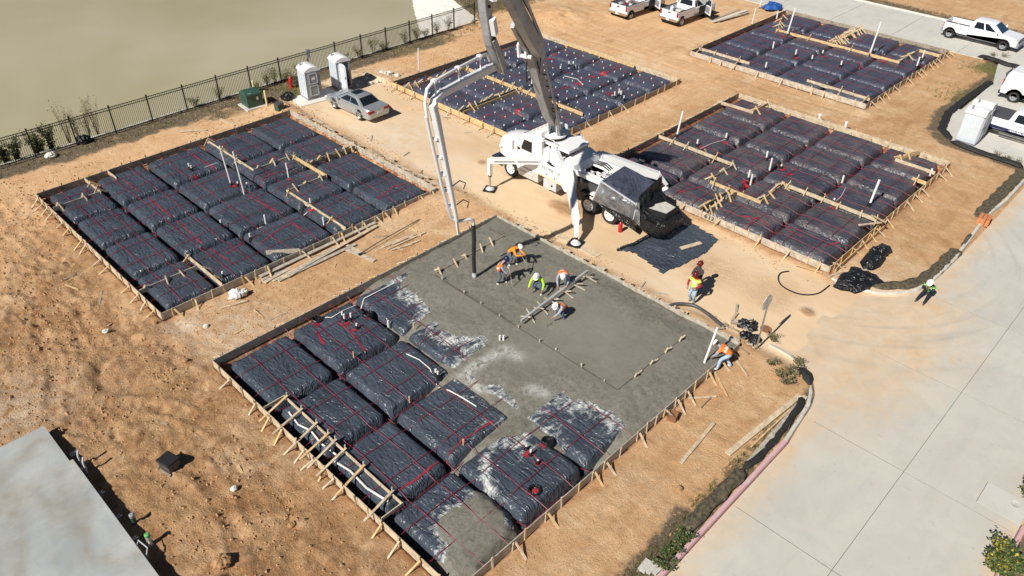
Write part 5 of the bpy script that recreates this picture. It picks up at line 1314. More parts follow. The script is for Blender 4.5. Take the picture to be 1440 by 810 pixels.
for side, sx in ((1, 1), (-1, -1)):
    def mir(p): return (TX - sx * (TX - p[0]), p[1], p[2])
    fr = bpy.data.objects.new('front_outrigger', None)
    o, kn, ft_ = outrigger(mir((29.45, 25.9, 1.86)), mir((27.32, 27.94, 1.86)), mir((27.32, 27.94, 0)), 'front_outrigger')
    m = MB(); m.box((kn.x, kn.y, 1.48), (0.2, 0.2, 1.05)); m.build('jack_sleeve', MT['white'], o)
    m = MB(); m.lathe([(0.1, 0.86), (0.11, 0.9), (0.11, 0.98), (0.1, 1.0)], 10, (kn.x, kn.y, 0)); m.build('jack_collar', MT['black'], o)
    m = MB(); m.lathe([(0.055, 0.1), (0.055, 0.95)], 10, (kn.x, kn.y, 0)); m.build('jack_rod', MT['steel'], o, smooth=50)
    m = MB(); m.lathe([(0.26, 0.08), (0.22, 0.13), (0.1, 0.2), (0.02, 0.21)], 14, (kn.x, kn.y, 0)); m.build('jack_foot', MT['grey_light'], o, smooth=40)
    m = MB(); m.box((kn.x, kn.y, 0.05), (0.68, 0.68, 0.06), rz=0.5); m.build('ground_pad', MT['black'], o)
    # rear leg slopes from the body down to its foot
    o = bpy.data.objects.new('rear_outrigger', None); COL.objects.link(o); o.parent = truck
    a, b, c = W(*mir((29.15, 23.75, 2.0))), W(*mir((26.95, 21.25, 1.0))), W(*mir((26.52, 20.82, 0.0)))
    m = MB(); m.bar(a, b.lerp(a, -0.02), 0.40, 0.66, w2=0.33, h2=0.40); m.build('arm', MT['white'], o)
    m = MB(); m.box((a.x, a.y + 0.05 * sx, a.z - 0.15), (0.5, 0.34, 0.8)); m.build('arm_pivot', MT['white'], o)
    m = MB(); m.bar(b + Vector((0, 0, 0.12)), Vector((c.x, c.y, 0.42)), 0.28, 0.3, w2=0.18, h2=0.18); m.build('jack_sleeve', MT['white'], o)
    m = MB(); m.lathe([(0.075, 0.28), (0.09, 0.32), (0.09, 0.44)], 10, (c.x, c.y, 0)); m.build('jack_collar', MT['black'], o)
    m = MB(); m.lathe([(0.27, 0.08), (0.22, 0.15), (0.1, 0.26), (0.06, 0.45)], 14, (c.x, c.y, 0)); m.build('jack_foot', MT['white_dirty'], o, smooth=40)
    m = MB(); m.box((c.x, c.y, 0.05), (0.75, 0.75, 0.06), rz=0.3); m.build('ground_pad', MT['black'], o)
    if sx == 1:
        m = MB(); m.box((c.x - 0.95, c.y + 0.05, 0.035), (1.2, 0.42, 0.05), rz=0.02); m.build('timber_mat', MT['wood_pale'], o)
        m = MB(); m.box((c.x + 1.05, c.y - 0.0, 0.035), (1.3, 0.4, 0.05), rz=-0.03); m.build('timber_mat', MT['wood_pale'], o)
m = MB(); m.lathe([(0.02, 0.02), (0.11, 0.02), (0.11, 0.5), (0.06, 0.58), (0.03, 0.62)], 12, (-4.55, 1.42, 0)); m.build('fire_extinguisher', MT['red_paint'], truck, smooth=40)
# -------- boom
BD = Vector((20.5 - 30.5, 22.05 - 26.0, 0)).normalized(); BN = Vector((-BD.y, BD.x, 0))
def bw(x, y, z, side=0.0):
    p = Vector((x, y, z)) + BN * side
    return W(*p)
boom = bpy.data.objects.new('boom', None); COL.objects.link(boom); boom.parent = truck
def beam(name, pts, ws, hs, mat, side=0.0):
    """tapering box section through points lying in the boom plane"""
    P = [bw(*p, side) for p in pts]
    nrm = W(*(Vector((TX, TY, 0)) + BN)).normalized()
    rings = []
    for i, p in enumerate(P):
        d = (P[min(i + 1, len(P) - 1)] - P[max(i - 1, 0)]).normalized()
        u = nrm.cross(d).normalized(); w, h = ws[i] / 2, hs[i] / 2
        c = 0.03
        rings.append([p + nrm * a + u * b for a, b in ((-w, -h + c), (-w + c, -h), (w - c, -h), (w, -h + c), (w, h - c), (w - c, h), (-w + c, h), (-w, h - c))])
    m = MB(); m.loft(rings); return m.build(name, MT[mat], boom)
for sg in (-1, 1):
    m = MB(); q = [bw(30.75, 26.1, 3.15, 0.26 * sg), bw(30.1, 25.85, 3.15, 0.26 * sg), bw(29.75, 25.7, 4.35, 0.22 * sg), bw(30.15, 25.86, 4.45, 0.22 * sg)]
    th = W(*(Vector((TX, TY, 0)) + BN * 0.05)); m.loft([q, [p + th for p in q]]); m.build('boom_bracket', MT['white'], boom)
s1 = beam('first_section', [(30.05, 25.83, 4.0), (29.3, 25.53, 4.9), (28.3, 25.13, 6.4), (26.75, 24.5, 9.0), (26.5, 24.4, 9.55)], [0.40, 0.46, 0.46, 0.42, 0.38], [0.40, 0.62, 0.68, 0.58, 0.44], 'boom_grey')
m = MB(); m.tube([bw(30.45, 25.98, 3.3, 0.1), bw(29.5, 25.6, 4.6, 0.12), bw(28.9, 25.36, 5.3, 0.12)], [0.11, 0.11, 0.07], 10); m.build('lift_cylinder', MT['grey_dark'], boom, smooth=50)
m = MB(); m.tube([bw(29.2, 25.5, 5.15, -0.1), bw(28.5, 25.2, 5.9, -0.1)], 0.06, 8); m.build('cylinder_rod', MT['steel'], boom, smooth=50)
s2 = beam('second_section', [(26.9, 24.56, 8.9), (26.3, 24.33, 9.5), (25.2, 23.9, 10.6), (22.5, 22.83, 13.4), (21.7, 22.52, 14.2)], [0.36, 0.42, 0.42, 0.40, 0.36], [0.4, 0.66, 0.72, 0.62, 0.45], 'boom_grey', 0.42)
s2b = beam('section_link', [(26.95, 24.6, 8.75), (25.9, 24.17, 9.75), (24.6, 23.65, 11.0)], [0.2, 0.24, 0.18], [0.3, 0.42, 0.3], 'boom_grey', -0.05)
m = MB()
for dz in (0.0, 0.55): m.tube([bw(26.25, 24.3, 9.0 + dz, -0.5), bw(26.25, 24.3, 9.0 + dz, 0.2)], 0.10, 10)
m.bar(bw(26.25, 24.3, 8.95, -0.42), bw(26.1, 24.25, 9.6, -0.42), 0.1, 0.22); m.bar(bw(26.25, 24.3, 8.95, -0.05), bw(26.1, 24.25, 9.6, -0.05), 0.1, 0.22)
m.build('elbow_linkage', MT['white'], boom)
m = MB(); m.tube([bw(28.2, 25.08, 7.0, -0.3), bw(26.35, 24.34, 9.0, -0.3)], [0.09, 0.06], 9); m.build('fold_cylinder', MT['boom_grey'], boom, smooth=50)
m = MB(); m.tube([bw(30.2, 25.9, 3.2, 0.4), bw(29.2, 25.5, 5.2, 0.48), bw(27.0, 24.62, 8.8, 0.5), bw(26.4, 24.38, 9.9, 0.62), bw(24.5, 23.62, 11.9, 0.72), bw(21.8, 22.55, 14.6, 0.72)], 0.075, 8); m.build('delivery_pipe', MT['boom_grey'], boom, smooth=60)
m = MB(); m.tube([bw(27.0, 24.62, 8.6, 0.2), bw(26.7, 24.5, 8.1, 0.45), bw(26.5, 24.4, 9.0, 0.55), bw(26.0, 24.2, 9.9, 0.6)], 0.03, 6); m.build('hydraulic_hose', MT['black'], boom, smooth=60)
m = MB(); m.tube([bw(27.3, 24.74, 7.9, -0.28), bw(27.0, 24.6, 7.4, -0.32), bw(26.8, 24.5, 8.4, -0.3), bw(26.5, 24.4, 9.2, -0.25)], 0.03, 6); m.build('hydraulic_hose', MT['black'], boom, smooth=60)
for k in range(4):
    p = Vector((27.8, 24.9, 7.6)).lerp(Vector((29.2, 25.5, 5.2)), k / 3)
    m = MB(); m.bar(bw(*p, 0.2), bw(*p, 0.55), 0.08, 0.05); m.build('pipe_bracket', MT['grey_dark'], boom)
s3 = beam('third_section', [(21.9, 22.6, 14.4), (22.25, 22.74, 13.2), (22.45, 22.82, 12.3), (22.75, 22.94, 11.25), (22.95, 23.02, 10.8), (23.75, 23.33, 9.7), (24.15, 23.49, 9.1)], [0.36] * 7, [0.42, 0.5, 0.5, 0.5, 0.52, 0.5, 0.36], 'boom_grey', -0.32)
for z, f_ in ((12.45, 0.0), (10.95, 0.0)):
    t_ = (14.4 - z) / 5.3
    p = Vector((22.42, 22.81, 12.4)) if z > 12 else Vector((22.88, 23.0, 10.95))
    m = MB(); m.tube([bw(*p, -0.6), bw(*p, -0.05)], 0.06, 8); m.build('section_pin', MT['black'], boom)
m = MB(); m.bar(bw(22.5, 22.85, 11.9, 0.0), bw(22.75, 22.95, 11.2, 0.0), 0.2, 0.3); m.bar(bw(22.2, 22.7, 12.9, 0.05), bw(22.0, 22.6, 12.9, 0.3), 0.2, 0.25); m.build('pin_block', MT['white'], boom)
m = MB(); m.tube([bw(22.75, 22.95, 10.9, -0.1), bw(23.6, 23.28, 9.6, -0.08), bw(23.9, 23.4, 9.0, -0.08)], [0.08, 0.08, 0.05], 8); m.build('fold_cylinder', MT['boom_grey'], boom, smooth=50)
s4 = beam('fourth_section', [(24.2, 23.5, 9.25), (23.3, 23.15, 9.42), (21.0, 22.24, 9.75), (18.9, 21.4, 10.02), (18.45, 21.22, 9.95), (18.3, 21.16, 9.6)], [0.30, 0.32, 0.30, 0.28, 0.28, 0.26], [0.26, 0.33, 0.30, 0.27, 0.28, 0.26], 'white', -0.55)
m = MB(); m.tube([bw(23.4, 23.2, 9.75, -0.55), bw(23.2, 23.1, 10.1, -0.62), bw(22.6, 22.86, 10.2, -0.65), bw(20.6, 22.08, 10.42, -0.65), bw(18.6, 21.28, 10.62, -0.65), bw(18.2, 21.12, 10.5, -0.68), bw(18.05, 21.06, 10.0, -0.7), bw(18.15, 21.1, 9.4, -0.7)], 0.068, 9); dp = m.build('delivery_pipe', MT['white'], boom, smooth=60)
for k in (0.02, 0.5, 0.98):
    p = Vector((22.6, 22.86, 10.2)).lerp(Vector((18.6, 21.28, 10.62)), k)
    m = MB(); m.tube([bw(p.x + 0.06, p.y, p.z, -0.65), bw(p.x - 0.06, p.y, p.z, -0.65)], 0.13, 10); m.build('coupling', MT['white'], dp, smooth=50)
    m = MB(); m.tube([bw(p.x, p.y, p.z, -0.62), bw(p.x, p.y, p.z - 0.35, -0.58), bw(p.x - 0.05, p.y, p.z - 0.6, -0.56)], 0.035, 6); m.build('pipe_bracket', MT['white'], dp, smooth=50)
s5 = beam('fifth_section', [(18.25, 21.15, 9.9), (18.45, 21.22, 9.2), (19.2, 21.52, 6.3), (19.85, 21.78, 3.75)], [0.26, 0.28, 0.24, 0.16], [0.3, 0.32, 0.24, 0.14], 'white', -0.5)
m = MB(); m.tube([bw(18.15, 21.1, 9.4, -0.74), bw(18.4, 21.2, 8.4, -0.74), bw(19.1, 21.48, 5.9, -0.74), bw(19.75, 21.74, 3.9, -0.74), bw(19.95, 21.82, 3.62, -0.55), bw(20.3, 21.96, 3.66, -0.1), bw(20.48, 22.03, 3.5, 0.0), bw(20.5, 22.05, 3.2, 0.0)], 0.075, 9); dp = m.build('delivery_pipe', MT['white'], boom, smooth=60)
for k in range(5):
    f_ = (k + 0.5) / 5
    p = Vector((18.35, 21.18, 8.8)).lerp(Vector((19.75, 21.74, 4.1)), f_)
    m = MB(); m.bar(bw(p.x, p.y, p.z, -0.74), bw(p.x, p.y, p.z, -0.5), 0.05, 0.12); m.build('pipe_bracket', MT['white_dirty'], dp)
    if k in (2, 4):
        m = MB(); m.tube([bw(p.x, p.y, p.z - 0.09, -0.74), bw(p.x, p.y, p.z + 0.09, -0.74)], 0.12, 10); m.build('coupling', MT['white'], dp, smooth=50)
for f_ in (0.62, 0.82):
    p = Vector((18.45, 21.22, 9.2)).lerp(Vector((19.85, 21.78, 3.75)), f_)
    m = MB(); m.tube([bw(p.x, p.y, p.z, -0.35), bw(p.x + 0.2, p.y + 0.1, p.z + 0.2, -0.1), bw(p.x + 0.35, p.y + 0.1, p.z + 0.05, 0.05), bw(p.x + 0.2, p.y, p.z - 0.15, 0.0)], 0.028, 6); m.build('cable_hook', MT['black'], boom, smooth=60)
m = MB(); m.bar(bw(19.85, 21.78, 3.75, -0.5), bw(20.0, 21.85, 2.9, -0.5), 0.1, 0.08); m.build('end_bracket', MT['white'], boom)
m = MB(); m.tube([bw(20.5, 22.05, 3.25), bw(20.52, 22.05, 2.4), bw(20.48, 22.05, 1.4), bw(20.5, 22.04, 0.42)], [0.10, 0.10, 0.095, 0.095], 10); m.build('rubber_hose', MT['rubber'], boom, smooth=60)
m = MB(); m.tube([bw(20.5, 22.04, 0.6), bw(20.5, 22.04, 0.36)], 0.11, 10); m.build('hose_end', MT['grey_light'], boom, smooth=60)

# ribs, hoses and clamps that break up the plain faces
for k in range(7):
    p = Vector((29.1, 25.45, 5.2)).lerp(Vector((26.9, 24.56, 8.7)), k / 6)
    m = MB(); m.bar(bw(p.x, p.y, p.z, -0.245), bw(p.x - 0.10, p.y - 0.04, p.z + 0.16, -0.245), 0.03, 0.42); m.build('stiffener_plate', MT['grey_mid'], s1)
for k in range(6):
    p = Vector((25.9, 24.17, 10.0)).lerp(Vector((22.4, 22.8, 13.4)), k / 5)
    m = MB(); m.bar(bw(p.x, p.y, p.z, 0.20), bw(p.x - 0.10, p.y - 0.04, p.z + 0.11, 0.20), 0.03, 0.40); m.build('stiffener_plate', MT['grey_mid'], s2)
for off in (0.16, 0.28):
    m = MB(); m.tube([bw(30.0, 25.8, 4.3, -off), bw(29.0, 25.42, 5.9, -off - 0.12), bw(27.4, 24.78, 8.3, -off - 0.1), bw(26.7, 24.5, 9.3, -off)], 0.025, 6); m.build('hydraulic_hose', MT['black'], boom, smooth=60)
    m = MB(); m.tube([bw(26.6, 24.45, 9.6, 0.62 - off * 0.3), bw(25.0, 23.82, 11.3, 0.67), bw(22.6, 22.86, 13.7, 0.66)], 0.025, 6); m.build('hydraulic_hose', MT['black'], boom, smooth=60)
m = MB(); m.tube([bw(22.1, 22.68, 13.2, -0.55), bw(22.5, 22.84, 12.0, -0.56), bw(22.9, 23.0, 10.9, -0.56), bw(23.8, 23.35, 9.6, -0.54)], 0.028, 6); m.build('hydraulic_hose', MT['black'], boom, smooth=60)
for z_ in (4.6, 5.0, 5.4):
    m = MB(); m.tube([bw(29.9, 25.76, z_ - 0.2, 0.3), bw(29.5, 25.6, z_ + 0.3, 0.42), bw(29.1, 25.44, z_ + 0.5, 0.3)], 0.035, 6); m.build('hydraulic_hose', MT['black'], boom, smooth=60)
for k in range(8):
    x = -0.95 - 0.22 * k
    m = MB(); m.box((x, 0.35 - 0.06 * (k % 3), 1.66 + 0.05 * (k % 2)), (0.12, 0.5, 0.16)); m.build('valve_bank', MT['black' if k % 2 else 'white_dirty'], truck)
for k in range(3):
    m = MB(); m.tube([(-0.9, -0.5 - 0.18 * k, 2.02), (-1.6, -0.55 - 0.18 * k, 2.08), (-2.1, -0.45 - 0.15 * k, 2.0)], 0.03, 6); m.build('hydraulic_hose', MT['black'], truck, smooth=60)
m = MB(); m.prism([(-0.95, 1.96), (-2.7, 1.91), (-2.7, 1.99), (-0.95, 2.04)], -1.22, -1.16); m.build('deck_rail', MT['grey_light'], truck)
for s_ in (-1, 1):
    m = MB(); m.tube([(1.45, 1.0 * s_, 3.0), (1.3, 1.1 * s_, 3.35), (0.6, 1.1 * s_, 3.35), (0.45, 1.05 * s_, 2.95)], 0.02, 6); m.build('hand_rail', MT['white'], truck, smooth=60)
m = MB(); m.tube([(1.72, -0.95, 1.2), (1.72, -0.95, 3.5)], 0.075, 10); m.build('exhaust_stack', MT['grey_dark'], truck, smooth=60)

# ------------------------------------------------------------------ cars and pickups
def arch(cx, r, zb, n=9):
    return [(cx + r * math.cos(a), max(zb, 0.36 + r * math.sin(a))) for a in np.linspace(-0.45, math.pi + 0.45, n)]

def pane(parent, name, q, mat, u0=0.06, u1=0.94, v0=0.08, v1=0.92, out=0.012, cut=None):
    """thin glazing set on a quad face (a,b lower edge, c,d upper edge)"""
    a, b, c, d = [Vector(p) for p in q]
    def at(u, v): return a.lerp(b, u).lerp(d.lerp(c, u), v)
    P = [at(u0, v0), at(u1, v0), at(u1, v1), at(u0, v1)]
    if cut: P = [at(u, v) for u, v in cut]
    nr = (b - a).cross(d - a).normalized()
    ctr = (a + b + c + d) / 4
    if nr.dot(ctr - Vector((0, 0, ctr.z))) < 0: nr = -nr
    m = MB(); m.loft([[p - nr * 0.02 for p in P], [p + nr * out for p in P]]); return m.build(name, mat, parent)

def greenhouse(base, top):
    """corner lists x0(front),x1(rear),half width,z -> dict of faces"""
    (bf, br, bw_, bz), (tf, tr, tw, tz) = base, top
    V = lambda x, y, z: Vector((x, y, z))
    return dict(front=[V(bf, -bw_, bz), V(bf, bw_, bz), V(tf, tw, tz), V(tf, -tw, tz)], rear=[V(br, bw_, bz), V(br, -bw_, bz), V(tr, -tw, tz), V(tr, tw, tz)],
                left=[V(bf, bw_, bz), V(br, bw_, bz), V(tr, tw, tz), V(tf, tw, tz)], right=[V(bf, -bw_, bz), V(br, -bw_, bz), V(tr, -tw, tz), V(tf, -tw, tz)])

def shell(base, top, mat, name, parent, crown=0.05):
    (bf, br, w0, z0), (tf, tr, w1, z1) = base, top
    def ring(f, r, w, z, c=0.10):
        return [Vector(p) for p in ((f, -w + c, z), (f, w - c, z), (f - c, w, z), (r + c, w, z), (r, w - c, z), (r, -w + c, z), (r + c, -w, z), (f - c, -w, z))]
    m = MB(); m.loft([ring(bf, br, w0, z0), ring(tf + 0.03, tr - 0.03, w1 + 0.02, z1 - 0.04), ring(tf - 0.08, tr + 0.08, w1 - 0.08, z1 + crown * 0.6), ring(tf - 0.35, tr + 0.3, w1 - 0.35, z1 + crown)])
    return m.build(name, mat, parent, smooth=35)

def sedan(loc, rz, label):
    t = thing('sedan_car', label, 'car', loc, rz)
    pr = [(2.28, 0.34), (2.34, 0.5), (2.28, 0.66), (2.0, 0.78), (1.5, 0.87), (0.95, 0.95), (-1.5, 1.0), (-1.7, 1.02), (-2.3, 1.0), (-2.42, 0.9), (-2.46, 0.6), (-2.42, 0.36), (-2.2, 0.26)]
    pr += arch(-1.33, 0.37, 0.24)[::-1] + [(-0.9, 0.22), (0.9, 0.22)] + arch(1.33, 0.37, 0.24)[::-1] + [(1.95, 0.26)]
    m = MB(); m.prism(pr, -0.88, 0.88, 0.10); body = m.build('body', MT['silver'], t, smooth=40)
    base, top = (1.02, -1.72, 0.80, 0.96), (0.22, -1.02, 0.60, 1.40)
    ghn = shell(base, top, MT['silver'], 'roof', t)
    g = greenhouse(base, top)
    pane(ghn, 'windscreen', g['front'], MT['glass'], 0.07, 0.93, 0.06, 0.9); pane(ghn, 'rear_window', g['rear'], MT['glass'], 0.08, 0.92, 0.10, 0.9)
    for s in ('left', 'right'):
        pane(ghn, 'side_window', g[s], MT['glass'], cut=[(0.13, 0.08), (0.50, 0.08), (0.49, 0.86), (0.20, 0.86)]); pane(ghn, 'side_window', g[s], MT['glass'], cut=[(0.53, 0.08), (0.88, 0.08), (0.83, 0.80), (0.52, 0.86)])
    m = MB(); m.box((-0.3, 0, 1.448), (0.62, 0.72, 0.02)); m.build('sunroof', MT['glass'], ghn)
    wm = wheel_mesh(0.32, 0.2, MT['steel'])
    for x in (1.33, -1.33):
        for s in (1, -1): add_wheel(t, wm, (x, 0.76 * s, 0.32), s > 0)
        m = MB(); m.lathe([(0.35, -0.66), (0.35, 0.66)], 16, (x, 0, 0.36), 'y'); m.build('wheel_well', MT['black'], body)
    for s in (1, -1):
        m = MB(); m.prism([(-2.26, 0.86), (-2.18, 0.78), (-2.47, 0.74), (-2.45, 0.88), (-2.34, 0.94)], 0.40 * s, 0.885 * s, 0.015); m.build('tail_lamp', MT['red_lens'], body)
        m = MB(); m.prism([(2.32, 0.56), (2.30, 0.69), (2.05, 0.765), (2.02, 0.62)], 0.4 * s, 0.87 * s, 0.01); m.build('headlight', MT['clear_lens'], body)
        m = MB(); m.ell((0.72, 0.97 * s, 1.0), (0.1, 0.11, 0.08), 8, 6); m.build('mirror', MT['silver'], body, smooth=60)
        for x in (0.05, -0.95):
            m = MB(); m.box((x, 0.885 * s, 0.82), (0.17, 0.02, 0.03)); m.build('door_handle', MT['silver'], body)
    m = MB(); m.box((-2.465, 0, 0.68), (0.02, 0.42, 0.13)); m.build('number_plate', MT['white_dirty'], body)
    m = MB(); m.box((0.0, 0, 0.55), (4.4, 1.79, 0.04)); m.build('side_trim', MT['silver'], body)
    return t

def pickup(loc, rz, label, cab=2.25, bed=1.75, stripe=False, open_doors=False, tonneau=False, flares=True, paint='white_car', fold=None, rims='grey_mid', group=None):
    """cab back at x = 0; bonnet forward"""
    t = thing('pickup_truck', label, 'pickup truck', loc, rz, group)
    F = cab + 1.45                                        # nose
    fx, rx = cab + 0.45, -bed + 0.95 - 0.35               # axles
    zb = 1.25
    pr = [(F - 0.05, 0.42), (F, 0.62), (F - 0.02, 0.95), (F - 0.2, 1.12), (cab + 0.25, 1.22), (cab, zb), (0, zb), (0, 0.82), (-bed, 0.82), (-bed, 0.5)]
    pr += [(x, z + 0.06) for x, z in arch(rx, 0.46, 0.40)[::-1]] + [(rx + 0.62, 0.42), (fx - 0.62, 0.42)] + [(x, z + 0.06) for x, z in arch(fx, 0.46, 0.40)[::-1]]
    m = MB(); m.prism(pr, -0.98, 0.98, 0.07); body = m.build('body', MT[paint], t, smooth=40)
    for s in (1, -1):                                     # bed walls
        pw = [(0, 0.8), (0, 1.29), (-bed, 1.29), (-bed, 0.55)] + [(x, z + 0.06) for x, z in arch(rx, 0.47, 0.55)[::-1]] + [(rx + 0.55, 0.55), (-0.02, 0.55)]
        m = MB(); m.prism(pw, 0.90 * s, 0.985 * s, 0.025); bs = m.build('bed_side', MT[paint], body, smooth=40)
        m = MB(); m.box((-bed / 2, 0.93 * s, 1.30), (bed - 0.05, 0.09, 0.03)); m.build('bed_rail', MT['black'], bs)
        m = MB(); m.box((-bed - 0.015, 0.89 * s, 1.05), (0.05, 0.16, 0.38)); m.build('tail_lamp', MT['red_lens'], body)
        m = MB(); m.prism([(F - 0.01, 0.78), (F - 0.01, 1.0), (F - 0.25, 1.08), (F - 0.3, 0.85)], 0.62 * s, 0.99 * s, 0.01); m.build('headlight', MT['clear_lens'], body)
        m = MB(); m.bar((cab - 0.25, 0.98 * s, 1.32), (cab - 0.2, 1.2 * s, 1.36), 0.06, 0.05); m.box((cab - 0.2, 1.16 * s, 1.40), (0.12, 0.2, 0.22)); m.build('mirror', MT['black' if open_doors else paint], body)
    m = MB(); m.box((-bed / 2, 0, 0.84), (bed - 0.06, 1.8, 0.05)); m.build('bed_floor', MT['grey_dark'], body)
    m = MB(); m.box((-0.02, 0, 1.07), (0.05, 1.8, 0.46)); m.build('bed_bulkhead', MT[paint], body)
    m = MB(); m.prism([(-bed - 0.03, 0.72), (-bed + 0.04, 0.72), (-bed + 0.04, 1.29), (-bed - 0.05, 1.29)], -0.80, 0.80, 0.02); tg = m.build('tailgate', MT[paint], body)
    m = MB(); m.box((-bed - 0.05, 0, 1.12), (0.03, 0.26, 0.1)); m.build('handle', MT['black'], tg)
    m = MB(); m.prism([(-bed - 0.16, 0.46), (-bed + 0.02, 0.46), (-bed + 0.02, 0.66), (-bed - 0.18, 0.66)], -0.97, 0.97, 0.03); m.build('rear_bumper', MT['chrome' if open_doors else 'grey_mid'], body)
    m = MB(); m.box((-bed - 0.185, 0, 0.56), (0.02, 0.34, 0.14)); m.build('number_plate', MT['white_dirty'], body)
    m = MB(); m.prism([(F - 0.1, 0.40), (F + 0.12, 0.42), (F + 0.12, 0.66), (F - 0.1, 0.7)], -0.97, 0.97, 0.04); m.build('front_bumper', MT['grey_mid'], body)
    m = MB(); m.box((F + 0.005, 0, 0.86), (0.05, 1.15, 0.3)); m.build('grille', MT['grey_dark'], body)
    base, top = (cab + 0.12, -0.02, 0.92, zb - 0.02), (cab - 0.72, 0.16, 0.70, 1.84)
    ro = shell(base, top, MT[paint], 'cab_roof', t)
    g = greenhouse(base, top)
    pane(ro, 'windscreen', g['front'], MT['glass_blue'], 0.06, 0.94, 0.05, 0.9); pane(ro, 'rear_window', g['rear'], MT['glass'], 0.12, 0.88, 0.14, 0.86)
    for s in ('left', 'right'):
        if cab > 1.9:
            pane(ro, 'side_window', g[s], MT['glass'], cut=[(0.17, 0.06), (0.50, 0.06), (0.49, 0.84), (0.33, 0.84)]); pane(ro, 'side_window', g[s], MT['glass'], cut=[(0.55, 0.06), (0.88, 0.06), (0.86, 0.84), (0.54, 0.84)])
        else:
            pane(ro, 'side_window', g[s], MT['black' if open_doors else 'glass'], cut=[(0.24, 0.06), (0.72, 0.06), (0.70, 0.84), (0.42, 0.84)]); pane(ro, 'side_window', g[s], MT['glass'], cut=[(0.76, 0.06), (0.92, 0.06), (0.90, 0.84), (0.75, 0.84)])
    wm = wheel_mesh(0.40, 0.27, MT[rims])
    for x in (fx, rx):
        for s in (1, -1): add_wheel(t, wm, (x, 0.86 * s, 0.40), s > 0)
        m = MB(); m.lathe([(0.44, -0.72), (0.44, 0.72)], 16, (x, 0, 0.44), 'y'); m.build('wheel_well', MT['black'], body)
        if flares:
            for s in (1, -1):
                a1 = [(x + 0.50 * math.cos(a), 0.42 + 0.52 * math.sin(a)) for a in np.linspace(-0.1, math.pi + 0.1, 12)]; a2 = [(x + 0.44 * math.cos(a), 0.42 + 0.46 * math.sin(a)) for a in np.linspace(math.pi + 0.1, -0.1, 12)]
                m = MB(); m.prism(a1 + a2, 0.95 * s, 1.02 * s, 0.01); m.build('wheel_flare', MT['black'], body)
    for s in (1, -1):
        for x in ((cab * 0.45, cab * 0.95) if cab > 1.9 else (cab * 0.5,)):
            m = MB(); m.box((x - 0.35, 0.992 * s, 1.1), (0.18, 0.025, 0.035)); m.build('door_handle', MT['grey_mid' if not stripe else 'chrome'], body)
        m = MB(); m.box((0.0, 0.984 * s, 0.9), (0.012, 0.01, 0.7)); m.build('panel_seam', MT['grey_mid'], body)
        if stripe:
            m = MB(); m.prism([(-bed + 0.02, 0.6), (-bed + 0.02, 0.8), (F - 0.45, 0.74), (F - 0.45, 0.56)], 0.982 * s, 0.995 * s); m.build('navy_stripe', MT['navy_paint'], body)
            m = MB()
            for k in range(16): m.box((0.25 + k * 0.10, 0.998 * s, 0.70 - k * 0.0018), (0.075 if k % 4 else 0.03, 0.012, 0.085))
            m.build('white_lettering_strip', MT['white'], body)
            m = MB(); m.tube([(cab * 0.62, 0.99 * s, 1.06), (cab * 0.62, 0.99 * s, 0.88)], 0.014, 5); m.tube([(cab * 0.62 - 0.07, 0.99 * s, 0.95), (cab * 0.62 - 0.04, 0.99 * s, 0.89), (cab * 0.62, 0.99 * s, 0.87), (cab * 0.62 + 0.04, 0.99 * s, 0.89), (cab * 0.62 + 0.07, 0.99 * s, 0.95)], 0.014, 5); m.build('door_emblem', MT['grey_dark'], body)
            m = MB(); m.box((cab * 0.5, 1.08 * s, 0.42), (cab + 0.5, 0.14, 0.05)); m.build('running_board', MT['chrome'], body)
    if tonneau:
        m = MB(); m.box((-bed / 2, 0, 1.335), (bed - 0.02, 1.86, 0.05)); m.build('tonneau_cover', MT['grey_dark'], body)
    if open_doors:
        for s, ang in ((1, R(64)), (-1, R(-60))):
            d = bpy.data.objects.new('door', None); COL.objects.link(d); d.parent = t; d.location = (cab - 0.02, 0.96 * s, 0); d.rotation_euler = (0, 0, -ang)
            m = MB(); m.prism([(0, 0.5), (0, 1.26), (-1.05, 1.26), (-1.05, 0.5)], -0.04, 0.04, 0.015); m.build('door_panel', MT[paint], d)
            m = MB(); m.bar((-0.02, 0, 1.26), (-0.4, 0, 1.78), 0.05, 0.05); m.bar((-0.4, 0, 1.78), (-0.98, 0, 1.8), 0.05, 0.05); m.bar((-1.02, 0, 1.26), (-0.98, 0, 1.8), 0.05, 0.05); m.build('window_frame', MT[paint], d)
            m = MB(); m.prism([(-0.08, 1.27), (-0.4, 1.75), (-0.96, 1.77), (-1.0, 1.27)], -0.008, 0.008); m.build('window', MT['glass'], d)
            m = MB(); m.box((-0.5, -0.05 * s, 0.9), (0.8, 0.03, 0.5)); m.build('door_trim', MT['grey_mid'], d)
            m = MB(); m.prism([(cab - 0.05, 0.55), (cab - 0.05, 1.24), (cab - 1.05, 1.24), (cab - 1.05, 0.55)], 0.975 * s, 0.99 * s); m.build('door_opening', MT['black'], body)
    return t

sedan((28.42, 41.98, 0.02), R(92), 'silver sedan car with sunroof parked by the portable toilets')
p1 = pickup((59.55, 42.0, 0.03), R(0), 'old white pickup truck heaped with tools in its bed, doors open', cab=1.75, bed=2.5, open_doors=True, flares=False, paint='white_car', rims='alu')
p2 = pickup((61.35, 37.85, 0.03), R(-2), 'white pickup truck with a white jug in its bed and passenger door open', cab=1.75, bed=2.35, open_doors=True, flares=False, rims='alu')
pickup((74.95, 18.0, 0.0), R(-90), 'white crew cab pickup truck with black wheel arches on the cross street', cab=2.45, bed=2.0)
pickup((56.95, 9.45, 0.0), R(-90), 'white crew cab pickup with navy stripe and dark bed cover behind toilets', cab=2.45, bed=1.9, stripe=True, tonneau=True, flares=False, rims='chrome')

